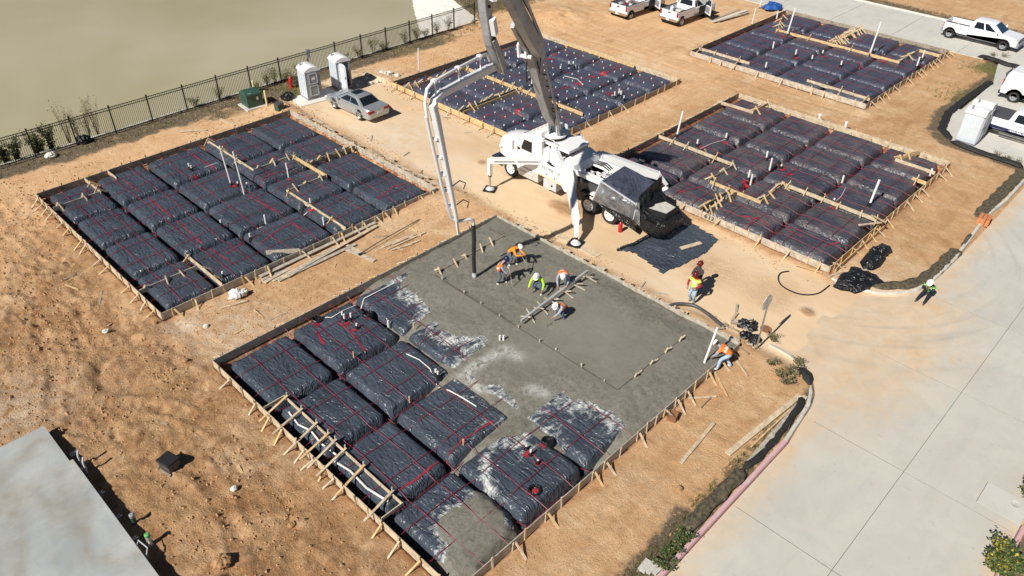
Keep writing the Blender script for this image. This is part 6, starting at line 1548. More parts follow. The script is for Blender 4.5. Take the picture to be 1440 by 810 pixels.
# cargo in the two open beds (each piece rests in the bed, so it stands on its own)
rnd = random.Random(3)
bed = thing('tool_heap', 'heap of grey tools and hoses in the older pickup bed', 'tools', (58.25, 42.0, 0.87))
for k in range(26):
    m = MB(); x, y = rnd.uniform(-1.05, 1.0), rnd.uniform(-0.75, 0.75); z = rnd.uniform(0.05, 0.42)
    if k % 3 == 0: m.bar((x, y, z), (x + rnd.uniform(-.5, .5), y + rnd.uniform(-.3, .3), z + rnd.uniform(0, .35)), 0.05, 0.04)
    elif k % 3 == 1: m.box((x, y, z), (rnd.uniform(.15, .4), rnd.uniform(.15, .35), rnd.uniform(.12, .3)), rz=rnd.uniform(0, 3))
    else: m.tube([(x + 0.2 * math.cos(a), y + 0.2 * math.sin(a), z + 0.1) for a in np.linspace(0, 5.5, 10)], 0.03, 5)
    m.build(('tool_handle', 'tool_box', 'coiled_hose')[k % 3], MT[rnd.choice(('steel', 'grey_dark', 'grey_mid', 'white_dirty', 'wood_old', 'red_lens', 'green_box'))], bed)
m = MB(); m.lathe([(0.15, 0), (0.17, 0.05), (0.17, 0.42), (0.08, 0.5), (0.08, 0.56)], 12); tag(m.build('water_jug', MT['white'], None, (60.0, 38.35, 0.88), smooth=40), 'white round water jug standing in a pickup bed', 'jug')
t = thing('bed_toolbox', 'tan and white toolbox lying in the bed beside the water jug', 'toolbox', (60.1, 37.65, 0.88))
m = MB(); m.box((0, 0, 0.14), (0.55, 0.5, 0.26)); m.build('box', MT['wood_pale'], t); m = MB(); m.box((0.0, 0, 0.3), (0.45, 0.5, 0.06)); m.build('lid', MT['white'], t); m = MB(); m.tube([(-0.2, 0, 0.33), (-0.2, 0, 0.4), (0.2, 0, 0.4), (0.2, 0, 0.33)], 0.015, 5); m.build('handle', MT['black'], t)

# panel van at the edge of the parking court
t = thing('panel_van', 'white panel van with black wheels in the parking court', 'van', (63.95, 9.2, 0), R(-90))
pr = [(3.2, 0.4), (3.25, 0.8), (3.05, 1.05), (2.5, 1.2), (1.75, 1.95), (1.3, 2.08), (-2.45, 2.08), (-2.62, 1.9), (-2.78, 1.15), (-2.78, 0.42)]
pr += [(x, z + 0.04) for x, z in arch(-1.75, 0.45, 0.38)[::-1]] + [(-1.1, 0.38), (1.4, 0.38)] + [(x, z + 0.04) for x, z in arch(2.05, 0.45, 0.38)[::-1]]
m = MB(); m.prism(pr, -0.98, 0.98, 0.13); vb = m.build('body', MT['white_car'], t, smooth=40)
wm = wheel_mesh(0.39, 0.25, MT['grey_mid'])
for x in (-1.75, 2.05):
    for s in (1, -1): add_wheel(t, wm, (x, 0.87 * s, 0.39), s > 0)
    m = MB(); m.lathe([(0.42, -0.74), (0.42, 0.74)], 16, (x, 0, 0.42), 'y'); m.build('wheel_well', MT['black'], vb)
for s in (1, -1):
    m = MB(); m.prism([(1.05, 1.25), (1.05, 1.85), (1.6, 1.85), (2.05, 1.4), (2.05, 1.25)], 0.965 * s, 0.985 * s); m.build('side_window', MT['glass'], vb)
    m = MB(); m.box((-2.72, 0.85 * s, 1.25), (0.1, 0.12, 0.45)); m.build('tail_lamp', MT['red_lens'], vb)
    m = MB(); m.box((0.1, 0.99 * s, 0.62), (2.3, 0.02, 0.07)); m.build('side_trim', MT['grey_light'], vb)
m = MB(); m.box((-2.74, 0, 0.5), (0.2, 1.85, 0.2)); m.build('rear_bumper', MT['black'], vb)
m = MB(); m.box((-2.76, 0, 1.62), (0.05, 1.4, 0.4), mat=Matrix.Rotation(R(-12), 3, 'Y')); m.build('rear_window', MT['glass'], vb)
m = MB(); m.bar((2.42, 0, 1.3), (1.78, 0, 1.95), 1.6, 0.06); m.build('windscreen', MT['glass_blue'], vb)

# ------------------------------------------------------------------ portable toilets
def toilet(loc, rz, label, wall='porta', door='grey_mid', open_door=False):
    t = thing('portable_toilet', label, 'portable toilet', loc, rz)
    h, w = 2.05, 0.55
    if open_door:
        m = MB()
        for c, s in (((-w + 0.02, 0, h / 2 + 0.1), (0.04, 1.14, h - 0.1)), ((w - 0.02, 0, h / 2 + 0.1), (0.04, 1.14, h - 0.1)), ((0, w, h / 2 + 0.1), (1.06, 0.04, h - 0.1))): m.box(c, s)
        m.build('walls', MT[wall], t); m = MB(); m.box((0, 0, 0.32), (1.02, 1.1, 0.3)); m.build('inner_floor', MT['black'], t)
        m = MB(); m.box((0, 0.3, 0.6), (0.9, 0.4, 0.35)); m.build('tank', MT['black'], t)
    else:
        m = MB(); m.prism([(-w, 0.12), (-w, h), (w, h), (w, 0.12)], -0.55, 0.57, 0.03); m.build('walls', MT[wall], t)
    m = MB(); m.box((0, 0, 0.09), (1.14, 1.18, 0.14)); m.build('skid_base', MT['grey_mid'], t)
    # arched roof
    rg = []
    for y in (-0.62, -0.58, 0.58, 0.62):
        e = 0.03 if abs(y) > 0.6 else 0
        rg.append([Vector((x * (1 - e), y, h - 0.02 + (0.30 - e) * max(0, 1 - (x / 0.62) ** 2) ** 0.7)) for x in np.linspace(-0.62, 0.62, 13)] + [Vector((0.60, y, h - 0.06)), Vector((-0.60, y, h - 0.06))])
    m = MB(); m.loft(rg); rf = m.build('roof', MT['white'], t, smooth=50)
    m = MB(); m.tube([(-0.38, 0.3, h + 0.1), (-0.38, 0.3, h + 0.42)], 0.055, 8); m.build('vent_pipe', MT['grey_mid'], rf, smooth=50)
    for sx in (-1, 1):
        m = MB(); m.box((sx * 0.47, -0.575, 1.08), (0.15, 0.05, 1.95)); m.build('door_post', MT[door], t)
        for yy in (-0.3, 0.05, 0.4):
            m = MB(); m.box((sx * 0.565, yy, 1.1), (0.03, 0.24, 1.6)); m.build('wall_rib', MT[wall], t)
    dz = bpy.data.objects.new('door', None); COL.objects.link(dz); dz.parent = t
    dz.location = (-0.39, -0.60, 0); dz.rotation_euler = (0, 0, R(-75) if open_door else 0)
    m = MB(); m.prism([(0.0, 0.2), (0.0, 1.82), (0.12, 1.98), (0.39, 2.05), (0.66, 1.98), (0.78, 1.82), (0.78, 0.2)], -0.03, 0.03, 0.012); m.build('door_leaf', MT['porta' if open_door else door], dz)
    for z0, z1 in ((0.32, 1.0), (1.15, 1.85)):
        m = MB()
        for a, b in (((0.1, z0), (0.1, z1)), ((0.1, z1), (0.68, z1)), ((0.68, z1), (0.68, z0)), ((0.68, z0), (0.1, z0))): m.bar((a[0], -0.035, a[1]), (b[0], -0.035, b[1]), 0.03, 0.05)
        m.build('door_moulding', MT['grey_light'], dz)
    m = MB(); m.box((0.7, -0.05, 1.08), (0.06, 0.04, 0.14)); m.build('latch', MT['black'], dz)
    m = MB(); m.box((0.40, -0.04, 1.5), (0.24, 0.012, 0.16)); m.build('door_notice', MT['white'], dz)
    return t
toilet((27.55, 46.05, 0.06), R(-7), 'white portable toilet with closed grey door beside the red hydrant')
toilet((30.2, 46.15, 0.04), R(-9), 'white portable toilet with its door standing open behind the sedan', open_door=True)
toilet((53.95, 10.9, 0.02), R(0), 'pale blue white portable toilet at the corner of the parking court', door='grey_light')
toilet((55.35, 11.0, 0.02), R(2), 'pale blue white portable toilet next to the navy striped pickup', door='grey_light')
m = MB(); m.prism([(-1.6, -0.95), (1.6, -0.95), (1.55, 0.9), (-1.5, 0.85)], -0.05, 0.075, 0.03, axis='z'); tag(m.build('toilet_apron', MT['rock_white'], None, (27.75, 45.85, 0.02), (0, 0, R(-7))), 'rough pale slab of hard standing under the closed portable toilet', 'slab')

# ------------------------------------------------------------------ people
def ik(p0, p1, l1, l2, pole):
    """middle joint of a two-bone limb"""
    d = p1 - p0; L = min(d.length, (l1 + l2) * 0.985)
    d.normalize(); p1 = p0 + d * L
    a = (l1 * l1 - l2 * l2 + L * L) / (2 * L); h = math.sqrt(max(l1 * l1 - a * a, 0))
    q = pole - d * pole.dot(d)
    q = q.normalized() if q.length > 1e-4 else Vector((0, 0, 1))
    return p0 + d * a + q * h, p1

def person(label, loc, face, hip_h, lean, hands, feet, cloth, helmet, vest=None, hip_back=0.0, head_pitch=0.2, side=0.0, knee_out=0.15, sleeve=None, hair=True, z=0.0, group='workers on the building site'):
    """cloth: (shirt, trousers, boots); coordinates local: x ahead, y left, z up"""
    t = thing('person', label, 'person', (loc[0], loc[1], z), math.atan2(face[1], face[0]), group)
    V = Vector
    tor = V((math.sin(lean), side, math.cos(lean))).normalized()
    hip = V((-hip_back, 0, hip_h)); chest = hip + tor * 0.34; neck = hip + tor * 0.52
    hd = V((math.sin(lean * 0.75 + head_pitch), side * 0.5, math.cos(lean * 0.75 + head_pitch))).normalized()
    head = neck + hd * 0.19; fwd = hd.cross(V((0, 1, 0))) * -1
    fwd = (V((0, 1, 0)).cross(hd)).normalized()
    verts, edges, rad, seg = [], [], [], []
    def v(p, r):
        verts.append(p); rad.append(r if isinstance(r, tuple) else (r, r)); return len(verts) - 1
    def e(a, b, tagname): edges.append((a, b)); seg.append((verts[a], verts[b], tagname))
    ip = v(hip, (0.175, 0.15)); isp = v(hip + tor * 0.17, (0.165, 0.145)); ic = v(chest, (0.185, 0.15)); inn = v(neck - tor * 0.02, 0.062); ih0 = v(neck + hd * 0.09, 0.068); ih = v(head, 0.098); iht = v(head + hd * 0.07, 0.078)
    e(ip, isp, 'shirt'); e(isp, ic, 'shirt'); e(ic, inn, 'shirt'); e(inn, ih0, 'skin'); e(ih0, ih, 'skin'); e(ih, iht, 'skin')
    ino = v(head + fwd * 0.105 - hd * 0.02, 0.014); e(ih, ino, 'skin')
    for s, hnd, ft in ((1, hands[0], feet[0]), (-1, hands[1], feet[1])):
        sh = chest + tor * 0.10 + V((0, 0.185 * s, 0)); hnd = V(hnd)
        el, wr = ik(sh, hnd, 0.30, 0.26, V((-0.4, 0.5 * s, -0.35)))
        i1 = v(sh, 0.085); i2 = v(el, 0.062); i3 = v(wr, 0.042)
        e(ic, i1, 'shirt'); e(i1, i2, 'sleeve'); e(i2, i3, 'sleeve')
        hdv = (wr - el).normalized(); ip_ = v(wr + hdv * 0.075, (0.036, 0.03)); e(i3, ip_, 'skin')
        sd = hdv.cross(V((1, 0.2, 0.1))).normalized(); dn = sd.cross(hdv)
        for k in range(4):
            o = (k - 1.5) * 0.021; L = (0.062, 0.074, 0.07, 0.052)[k]
            a = v(verts[ip_] + hdv * (0.035 + L * 0.5) + sd * o - dn * 0.008, 0.0092); b = v(verts[ip_] + hdv * (0.03 + L * 0.85) + sd * o * 0.9 - dn * 0.032, 0.0085)
            e(ip_, a, 'skin'); e(a, b, 'skin')
        a = v(verts[ip_] + sd * 0.045 * s - hdv * 0.01, 0.0105); b = v(verts[ip_] + sd * 0.058 * s + hdv * 0.032 - dn * 0.012, 0.0095); e(ip_, a, 'skin'); e(a, b, 'skin')
        hj = hip + V((0, 0.095 * s, -0.06)); ft = V(ft); an = ft + V((0, 0, 0.085))
        kn, an = ik(hj, an, 0.43, 0.42, V((1.0, knee_out * s, 0.15)))
        j1 = v(hj, 0.115); j2 = v(kn, 0.08); j3 = v(an, 0.062); j4 = v(an + V((0.02, 0, -0.045)), (0.05, 0.05)); j5 = v(an + V((0.15, 0.02 * s, -0.055)), (0.045, 0.032))
        e(ip, j1, 'trousers'); e(j1, j2, 'trousers'); e(j2, j3, 'trousers'); e(j3, j4, 'boot'); e(j4, j5, 'boot')
    me = bpy.data.meshes.new('body'); me.from_pydata([tuple(p) for p in verts], edges, [])
    tmp = bpy.data.objects.new('body', me); COL.objects.link(tmp)
    md = tmp.modifiers.new('skin', 'SKIN'); md.use_smooth_shade = True; md.branch_smoothing = 0.4
    for i, sv in enumerate(me.skin_vertices[0].data):
        sv.radius = rad[i]; sv.use_root = (i == ip)
    sb = tmp.modifiers.new('sub', 'SUBSURF'); sb.levels = 1; sb.render_levels = 1
    bpy.context.view_layer.update()
    body = bpy.data.meshes.new_from_object(tmp.evaluated_get(bpy.context.evaluated_depsgraph_get()))
    bpy.data.objects.remove(tmp)
    body.name = 'body'
    body.materials.clear()
    kinds = ['shirt', 'sleeve', 'trousers', 'boot', 'skin']
    for k, c in zip(kinds, (cloth[0], sleeve or cloth[0], cloth[1], cloth[2], 'skin')): body.materials.append(MT[c])
    A = np.array([s_[0] for s_ in seg]); D = np.array([s_[1] for s_ in seg]) - A; L2 = (D * D).sum(1) + 1e-9
    vn = np.array([tuple(vv.normal) for vv in body.vertices]); vc = np.array([tuple(vv.co) for vv in body.vertices])
    tors = []
    for f in body.polygons:
        c = np.array(f.center); tt = np.clip(((c - A) * D).sum(1) / L2, 0, 1)
        j = int(np.argmin(np.linalg.norm(c - (A + D * tt[:, None]), axis=1) / np.array([0.13 if s_[2] == 'shirt' else 0.09 if s_[2] == 'trousers' else 0.06 for s_ in seg])))
        f.material_index = kinds.index(seg[j][2])
        if seg[j][2] == 'shirt': tors.append((f, (c - np.array(hip)) @ np.array(tor)))
    body.polygons.foreach_set('use_smooth', [True] * len(body.polygons))
    link('body', body, t)
    if vest:
        m = MB(); mp = {}
        for f, u in tors:
            if not -0.06 < u < 0.46: continue
            ids = []
            for i in f.vertices:
                if i not in mp: mp[i] = len(m.v); m.v.append(tuple(vc[i] + vn[i] * 0.022))
                ids.append(mp[i])
            m.f.append(tuple(ids)); m.m.append(1 if 0.06 < u < 0.12 or 0.24 < u < 0.30 else 0)
        if m.f: m.build('safety_vest', [MT[vest], MT['silver_tape']], t, smooth=180)
    # hard hat
    u, f0 = hd, fwd; s0 = u.cross(f0).normalized()
    def hp(a, b, c): return head + f0 * a + s0 * b + u * c
    rings = []
    for r, h in ((0.148, 0.045), (0.132, 0.05), (0.128, 0.085), (0.115, 0.135), (0.085, 0.17), (0.04, 0.19), (0.004, 0.193)):
        rings.append([hp(1.12 * r * math.cos(2 * math.pi * k / 14) + (0.025 if r > 0.14 and math.cos(2 * math.pi * k / 14) > 0.3 else 0), 0.95 * r * math.sin(2 * math.pi * k / 14), h) for k in range(14)])
    m = MB(); m.loft(rings); m.bar(hp(-0.13, 0, 0.145), hp(0.1, 0, 0.165), 0.02, 0.05, up=tuple(u)); m.build('hard_hat', MT[helmet], t, smooth=45)
    if hair:
        m = MB(); c = hp(-0.03, 0, 0.0); m.ell((c.x, c.y, c.z), (0.098, 0.098, 0.10), 10, 6); m.build('hair', MT['hair'], t, smooth=90)
    for s in (-1, 1):
        m = MB(); c = hp(0.092, 0.034 * s, 0.005); m.ell((c.x, c.y, c.z), (0.012, 0.016, 0.010), 6, 4); m.build('eye', MT['black'], t)
        m = MB(); c = hp(0.0, 0.102 * s, -0.01); m.ell((c.x, c.y, c.z), (0.02, 0.012, 0.032), 6, 4); m.build('ear', MT['skin'], t)
    m = MB(); c = hp(0.094, 0, -0.052); m.ell((c.x, c.y, c.z), (0.008, 0.024, 0.007), 6, 4); m.build('mouth', MT['red_lens'], t)
    return t

def towards(a, b): return (b[0] - a[0], b[1] - a[1])
A = (22.49, 21.49, 0.36); B = (22.70, 20.45, 0.40)
person('worker in amber orange hoodie and white hard hat bending over a rake', A, towards(A, B), 0.80, 1.0, [(0.72, 0.10, 0.72), (0.62, -0.14, 0.86)], [(0.10, 0.14, 0), (-0.14, -0.13, 0)], ('orange_hoodie', 'denim_grey', 'boot_white'), 'helmet_white', hip_back=0.18, z=0.34)
A2 = (21.02, 20.80, 0.36); B2 = (21.22, 20.20, 0.40)
person('worker in orange vest over grey shirt, dark head covering, holding an upright pole', A2, towards(A2, B2), 0.86, 0.55, [(0.42, 0.05, 0.95), (0.40, -0.14, 0.78)], [(0.12, 0.16, 0), (-0.16, -0.14, 0)], ('grey_cloth', 'denim_grey', 'boot_white'), 'navy_paint', 'orange', hip_back=0.12, z=0.34)
A3 = (21.79, 19.09, 0.36)
person('worker in lime shirt and white hard hat crouching on wet concrete', A3, towards(A3, (21.02, 18.78, 0.36)), 0.66, 0.85, [(0.42, 0.34, 0.52), (0.48, -0.34, 0.42)], [(0.12, 0.20, 0), (-0.16, -0.16, 0)], ('lime', 'denim', 'boot_white'), 'helmet_white', hip_back=0.16, z=0.34)
A4 = (22.82, 18.55, 0.36)
person('worker in orange vest and white hard hat bent double behind the screed bar', A4, towards(A4, (22.02, 17.80, 0.36)), 0.84, 1.35, [(0.42, 0.22, 0.50), (0.44, -0.22, 0.45)], [(0.02, 0.16, 0), (-0.14, -0.15, 0)], ('grey_cloth', 'denim_grey', 'boot'), 'helmet_white', 'orange', hip_back=0.22, z=0.34)
A5 = (21.20, 17.08, 0.36)
person('worker in orange vest kneeling in front of the screed bar with a trowel', A5, towards(A5, (20.36, 17.13, 0.36)), 0.56, 1.15, [(0.80, 0.06, 0.28), (0.52, -0.28, 0.52)], [(0.08, 0.20, 0), (-0.34, -0.16, 0)], ('grey_cloth', 'denim', 'boot'), 'helmet_white', 'orange', hip_back=0.16, z=0.34)
A6 = (23.74, 10.27, 0.10)
person('worker in orange vest and pale jeans stooping at the corner of the pour', A6, towards(A6, (23.55, 11.02, 0.10)), 0.80, 1.25, [(0.55, 0.18, 0.45), (0.48, -0.20, 0.42)], [(0.22, 0.38, 0), (-0.22, -0.10, 0)], ('grey_cloth', 'denim_pale', 'boot_white'), 'helmet_white', 'orange', hip_back=0.12, z=0.13)
A7 = (26.65, 13.82)
person('worker in pale lime vest, red shirt and maroon hard hat on the lane', A7, towards(A7, (25.84, 13.78)), 0.92, 0.12, [(0.30, 0.18, 1.05), (0.28, -0.22, 0.98)], [(0.04, 0.11, 0), (-0.06, -0.11, 0)], ('red_cloth', 'denim_pale', 'boot'), 'helmet_maroon', 'lime_vest', z=0.02)
A8 = (27.45, 14.11)
person('worker in charcoal clothes and maroon hard hat standing behind the lime vested man', A8, towards(A8, (26.71, 14.29)), 0.92, 0.05, [(0.42, 0.16, 1.12), (0.40, -0.12, 1.08)], [(0.04, 0.12, 0), (-0.05, -0.12, 0)], ('dark_cloth', 'navy_cloth', 'boot'), 'helmet_maroon', z=0.02)
A9 = (35.06, 6.21, 0.13)
person('seated worker in green vest and navy clothes on the white kerb', A9, towards(A9, (34.06, 6.27)), 0.20, 0.42, [(0.40, 0.07, 0.52), (0.40, -0.07, 0.52)], [(0.86, 0.20, -0.13), (0.84, -0.16, -0.13)], ('navy_cloth', 'navy_cloth', 'boot'), 'helmet_white', 'green_vest', head_pitch=0.45, z=0.13)
m = MB(); m.box((0, 0, 0), (0.012, 0.075, 0.15)); fa = towards(A9, (34.06, 6.27)); n = Vector((*fa, 0)).normalized()
tag(m.build('mobile_phone', MT['black'], None, (A9[0] + n.x * 0.46, A9[1] + n.y * 0.46, 0.72), (0, R(-35), math.atan2(fa[1], fa[0]))), 'small dark phone in the hands of the seated worker', 'phone')

# tools in hand
def pole_tool(name, label, cat, a, b, blade=0.5, mat='wood_grey'):
    t = thing(name, label, cat, b)
    a = Vector(a) - Vector(b)
    m = MB(); m.tube([(0, 0, 0.03), a], 0.018, 6); m.build('handle', MT[mat], t)
    d = Vector((a.x, a.y, 0)).normalized(); s = Vector((-d.y, d.x, 0))
    if blade: m = MB(); m.bar(-s * blade / 2 + Vector((0, 0, 0.03)), s * blade / 2 + Vector((0, 0, 0.03)), 0.02, 0.1); m.build('blade', MT['steel'], t)
    return t
def hand_at(A_, face, x, y, z, z0):
    f = Vector((*face, 0)).normalized(); l = Vector((-f.y, f.x, 0))
    return (A_[0] + f.x * x + l.x * y, A_[1] + f.y * x + l.y * y, z0 + z)
pole_tool('concrete_rake', 'long handled concrete rake held by the amber hooded worker', 'rake', hand_at(A, towards(A, B), 0.50, -0.18, 1.06, 0.34), (22.70, 20.45, 0.40), 0.5)
pole_tool('probe_pole', 'thin upright pole in the hands of the worker beside the black hose', 'pole', hand_at(A2, towards(A2, B2), 0.40, 0.05, 1.05, 0.34), (21.21, 20.21, 0.40), 0.0)
t = thing('hand_trowel', 'small steel hand trowel under the kneeling worker\'s hand', 'trowel', hand_at(A5, towards(A5, (20.36, 17.13, 0.36)), 0.88, 0.06, 0.07, 0.34), math.atan2(*towards(A5, (20.36, 17.13, 0.36))[::-1]))
m = MB(); m.prism([(-0.12, -0.05), (0.14, -0.05), (0.2, 0.0), (0.14, 0.05), (-0.12, 0.05)], -0.01, 0.0, axis='z'); m.build('blade', MT['steel'], t)
m = MB(); m.tube([(0.0, 0, 0), (0.0, 0, 0.05), (-0.12, 0, 0.06)], 0.014, 6); m.build('handle', MT['wood_old'], t)
t = thing('cable_drum', 'grey coil of cable carried by the worker in charcoal', 'cable coil', hand_at(A8, towards(A8, (26.71, 14.29)), 0.50, 0.08, 1.05, 0.02))
m = MB()
for k in range(3): m.tube([(0.0 + 0.03 * k, 0.14 * math.cos(a), 0.14 * math.sin(a)) for a in np.linspace(0, 6.28, 14)], 0.022, 6)
m.build('coil', MT['grey_light'], t)
m = MB(); m.tube([(0.03, -0.1, 0.1), (0.03, 0.1, 0.1)], 0.03, 6); m.build('tie', MT['black'], t)

# straight screed bar resting on its stakes
t = thing('screed_bar', 'long straight aluminium screed bar resting on stakes across the pour', 'screed bar', (19.40, 17.91, 0.62))
e_ = Vector((24.27, 18.23, 0.70)) - Vector((19.40, 17.91, 0.62))
m = MB(); m.bar((0, 0, 0.03), e_ + Vector((0, 0, 0.03)), 0.10, 0.13); m.build('bar', MT['alu'], t)
m = MB(); m.bar(e_ * -0.004 + Vector((0, 0, 0.03)), e_ * 0.002 + Vector((0, 0, 0.03)), 0.11, 0.14); m.build('end_cap', MT['grey_mid'], t)

# ------------------------------------------------------------------ site furniture
def smooth_path(pts, n=6):
    P = [Vector(p) for p in pts]; out = []
    for i in range(len(P) - 1):
        a, b, c, d = P[max(i - 1, 0)], P[i], P[i + 1], P[min(i + 2, len(P) - 1)]
        for k in range(n):
            t_ = k / n
            out.append(0.5 * (2 * b + (c - a) * t_ + (2 * a - 5 * b + 4 * c - d) * t_ ** 2 + (3 * b - a - 3 * c + d) * t_ ** 3))
    return [tuple(p) for p in out] + [tuple(P[-1])]
def on(x, y, dz=0.0): return (x, y, gz(x, y) + dz)

t = thing('transformer_box', 'dark green electrical transformer box on pale pad by the fence', 'transformer', (23.83, 47.58, 0.03), R(-4))
m = MB(); m.prism([(-0.75, -0.7), (0.75, -0.7), (0.75, 0.75), (-0.75, 0.75)], -0.1, 0.08, 0.02, axis='z'); m.build('pad', MT['concrete'], t)
m = MB(); m.prism([(-0.55, -0.5), (0.55, -0.5), (0.55, 0.55), (-0.55, 0.55)], 0.08, 0.92, 0.02, axis='z'); bx = m.build('cabinet', MT['green_box'], t)
m = MB(); m.loft([[Vector((x, y, 0.92)) for x, y in ((-0.6, -0.56), (0.6, -0.56), (0.6, 0.6), (-0.6, 0.6))], [Vector((x, y, 1.0)) for x, y in ((-0.6, -0.56), (0.6, -0.56), (0.56, 0.5), (-0.56, 0.5))], [Vector((x, y, 1.1)) for x, y in ((-0.5, 0.0), (0.5, 0.0), (0.5, 0.4), (-0.5, 0.4))]]); m.build('lid', MT['green_box'], t)
m = MB(); m.box((0.18, -0.515, 0.66), (0.16, 0.012, 0.2)); m.build('notice', MT['white_dirty'], t)
m = MB(); m.box((-0.25, -0.3, 1.035), (0.22, 0.16, 0.012)); m.build('notice', MT['grey_light'], t)
for (bx_, by_), h in (((25.02, 49.34), 0.95), ((24.36, 46.62), 1.05)):
    t = thing('marker_post', 'cream yellow plastic marker post beside the transformer', 'post', on(bx_, by_), 0, 'yellow marker posts')
    m = MB(); m.tube([(0, 0, -0.2), (0.0, 0.02, h - 0.08)], 0.065, 10); m.build('tube', MT['yellow_pvc'], t, smooth=50)
    m = MB(); m.lathe([(0.072, h - 0.1), (0.075, h - 0.02), (0.05, h + 0.02), (0.01, h + 0.03)], 10, (0, 0.02, 0)); m.build('cap', MT['yellow_pvc'], t, smooth=50)
t = thing('fire_hydrant', 'red fire hydrant standing in weeds between transformer and toilet', 'hydrant', on(27.45, 48.45), R(-30))
m = MB(); m.lathe([(0.17, 0.0), (0.17, 0.05), (0.11, 0.07), (0.105, 0.52), (0.15, 0.54), (0.15, 0.6), (0.12, 0.62), (0.12, 0.7), (0.09, 0.8), (0.03, 0.85), (0.03, 0.92), (0.01, 0.92)], 14); b_ = m.build('barrel', MT['red_paint'], t, smooth=35)
for d_ in ((0, 1), (0, -1), (-1, 0)):
    m = MB(); m.tube([(0, 0, 0.45), (d_[0] * 0.2, d_[1] * 0.2, 0.45)], 0.06, 10); m.tube([(d_[0] * 0.2, d_[1] * 0.2, 0.45), (d_[0] * 0.24, d_[1] * 0.24, 0.45)], 0.08, 10); m.build('nozzle', MT['red_paint'], t, smooth=40)
t = thing('irrigation_box', 'small dark green utility box at the corner of the left pad', 'utility box', on(24.57, 45.39), 0.2)
m = MB(); m.box((0, 0, 0.2), (0.5, 0.4, 0.45)); m.build('box', MT['green_box'], t); m = MB(); m.box((0, 0, 0.44), (0.54, 0.44, 0.05)); m.build('lid', MT['grey_dark'], t)
t = thing('meter_box', 'dark grey meter box standing in rutted soil by itself', 'utility box', on(4.99, 21.55, -0.03), 0.25)
m = MB(); m.prism([(-0.24, -0.28), (0.24, -0.28), (0.24, 0.28), (-0.24, 0.28)], 0.0, 0.42, 0.02, axis='z'); m.build('box', MT['grey_dark'], t); m = MB(); m.prism([(-0.28, -0.32), (0.28, -0.32), (0.28, 0.32), (-0.28, 0.32)], 0.42, 0.52, 0.03, axis='z'); m.build('lid', MT['black'], t); m = MB(); m.box((-0.29, 0.0, 0.06), (0.06, 0.7, 0.12)); m.build('skid', MT['wood_old'], t)
for (x, y), h, c1, c2, lb in (((3.00, 20.05), 0.42, 'green_box', 'grey_mid', 'short dark green capped pipe beside the finished slab'), ((3.00, 18.91), 0.52, 'pvc', 'cap_green', 'short white pipe with bright green cap beside the finished slab')):
    t = thing('capped_pipe', lb, 'pipe', on(x, y))
    m = MB(); m.tube([(0, 0, -0.2), (0.02, 0, h)], 0.075, 10); m.build('pipe', MT[c1], t, smooth=50); m = MB(); m.lathe([(0.09, h - 0.08), (0.09, h + 0.03), (0.06, h + 0.06), (0.01, h + 0.06)], 10, (0.02, 0, 0)); m.build('cap', MT[c2], t, smooth=40)
t = thing('fence_notice', 'small pale round notice fixed on a fence post', 'sign', (29.92, 49.64, 1.62))
m = MB(); m.lathe([(0.2, -0.012), (0.2, 0.012)], 18, (0, 0, 0.12), 'y'); m.build('disc', MT['grey_light'], t); m = MB(); m.lathe([(0.13, -0.016), (0.13, -0.012)], 16, (0, 0, 0.12), 'y'); m.build('disc_centre', MT['denim_pale'], t); m = MB(); m.box((0, 0.0, -0.22), (0.3, 0.02, 0.24)); m.build('plate', MT['grey_light'], t)
for (x, y), h, lb in (((35.82, 44.26), 1.75, 'thin pale pole standing at the corner of the pad behind the pump truck'), ((23.15, 10.95), 1.75, 'white plastic pipe leaning at the corner of the poured pad'), ((69.41, 34.87), 1.6, 'white marker pole near the blue tarp'), ((64.44, 32.79), 1.4, 'short white pole beside the farthest pad')):
    t = thing('marker_pole', lb, 'pole', (x, y, 0.1 if h != 1.75 else 0.2))
    lx = 0.45 if 'leaning' in lb else 0.05
    m = MB(); m.tube([(0, 0, -0.15), (lx, -0.05, h)], 0.05, 8); m.build('pole', MT['pvc'], t, smooth=50); m = MB(); m.tube([(0, 0, -0.12), (lx * 0.04, 0, 0.05)], 0.06, 8); m.build('collar', MT['grey_dark'], t, smooth=50)

# street sign seen on edge
t = thing('stop_sign', 'grey metal octagonal sign on a post seen edge on at the lane mouth', 'sign', on(25.76, 9.95), R(86))
m = MB(); m.tube([(0, 0, -0.2), (0.0, 0.0, 2.85)], 0.04, 8); m.build('post', MT['steel'], t, smooth=50)
oc = [(0.38 * math.cos(a + math.pi / 8), 2.48 + 0.38 * math.sin(a + math.pi / 8)) for a in np.linspace(0, 2 * math.pi, 8, endpoint=False)]
m = MB(); m.prism([(y, z) for y, z in oc], 0.045, 0.060, axis='x'); m.build('sign_plate', MT['alu'], t)
m = MB(); m.prism([(y * 0.97, 2.48 + (z - 2.48) * 0.97) for y, z in oc], 0.060, 0.063, axis='x'); m.build('sign_face', MT['red_paint'], t)

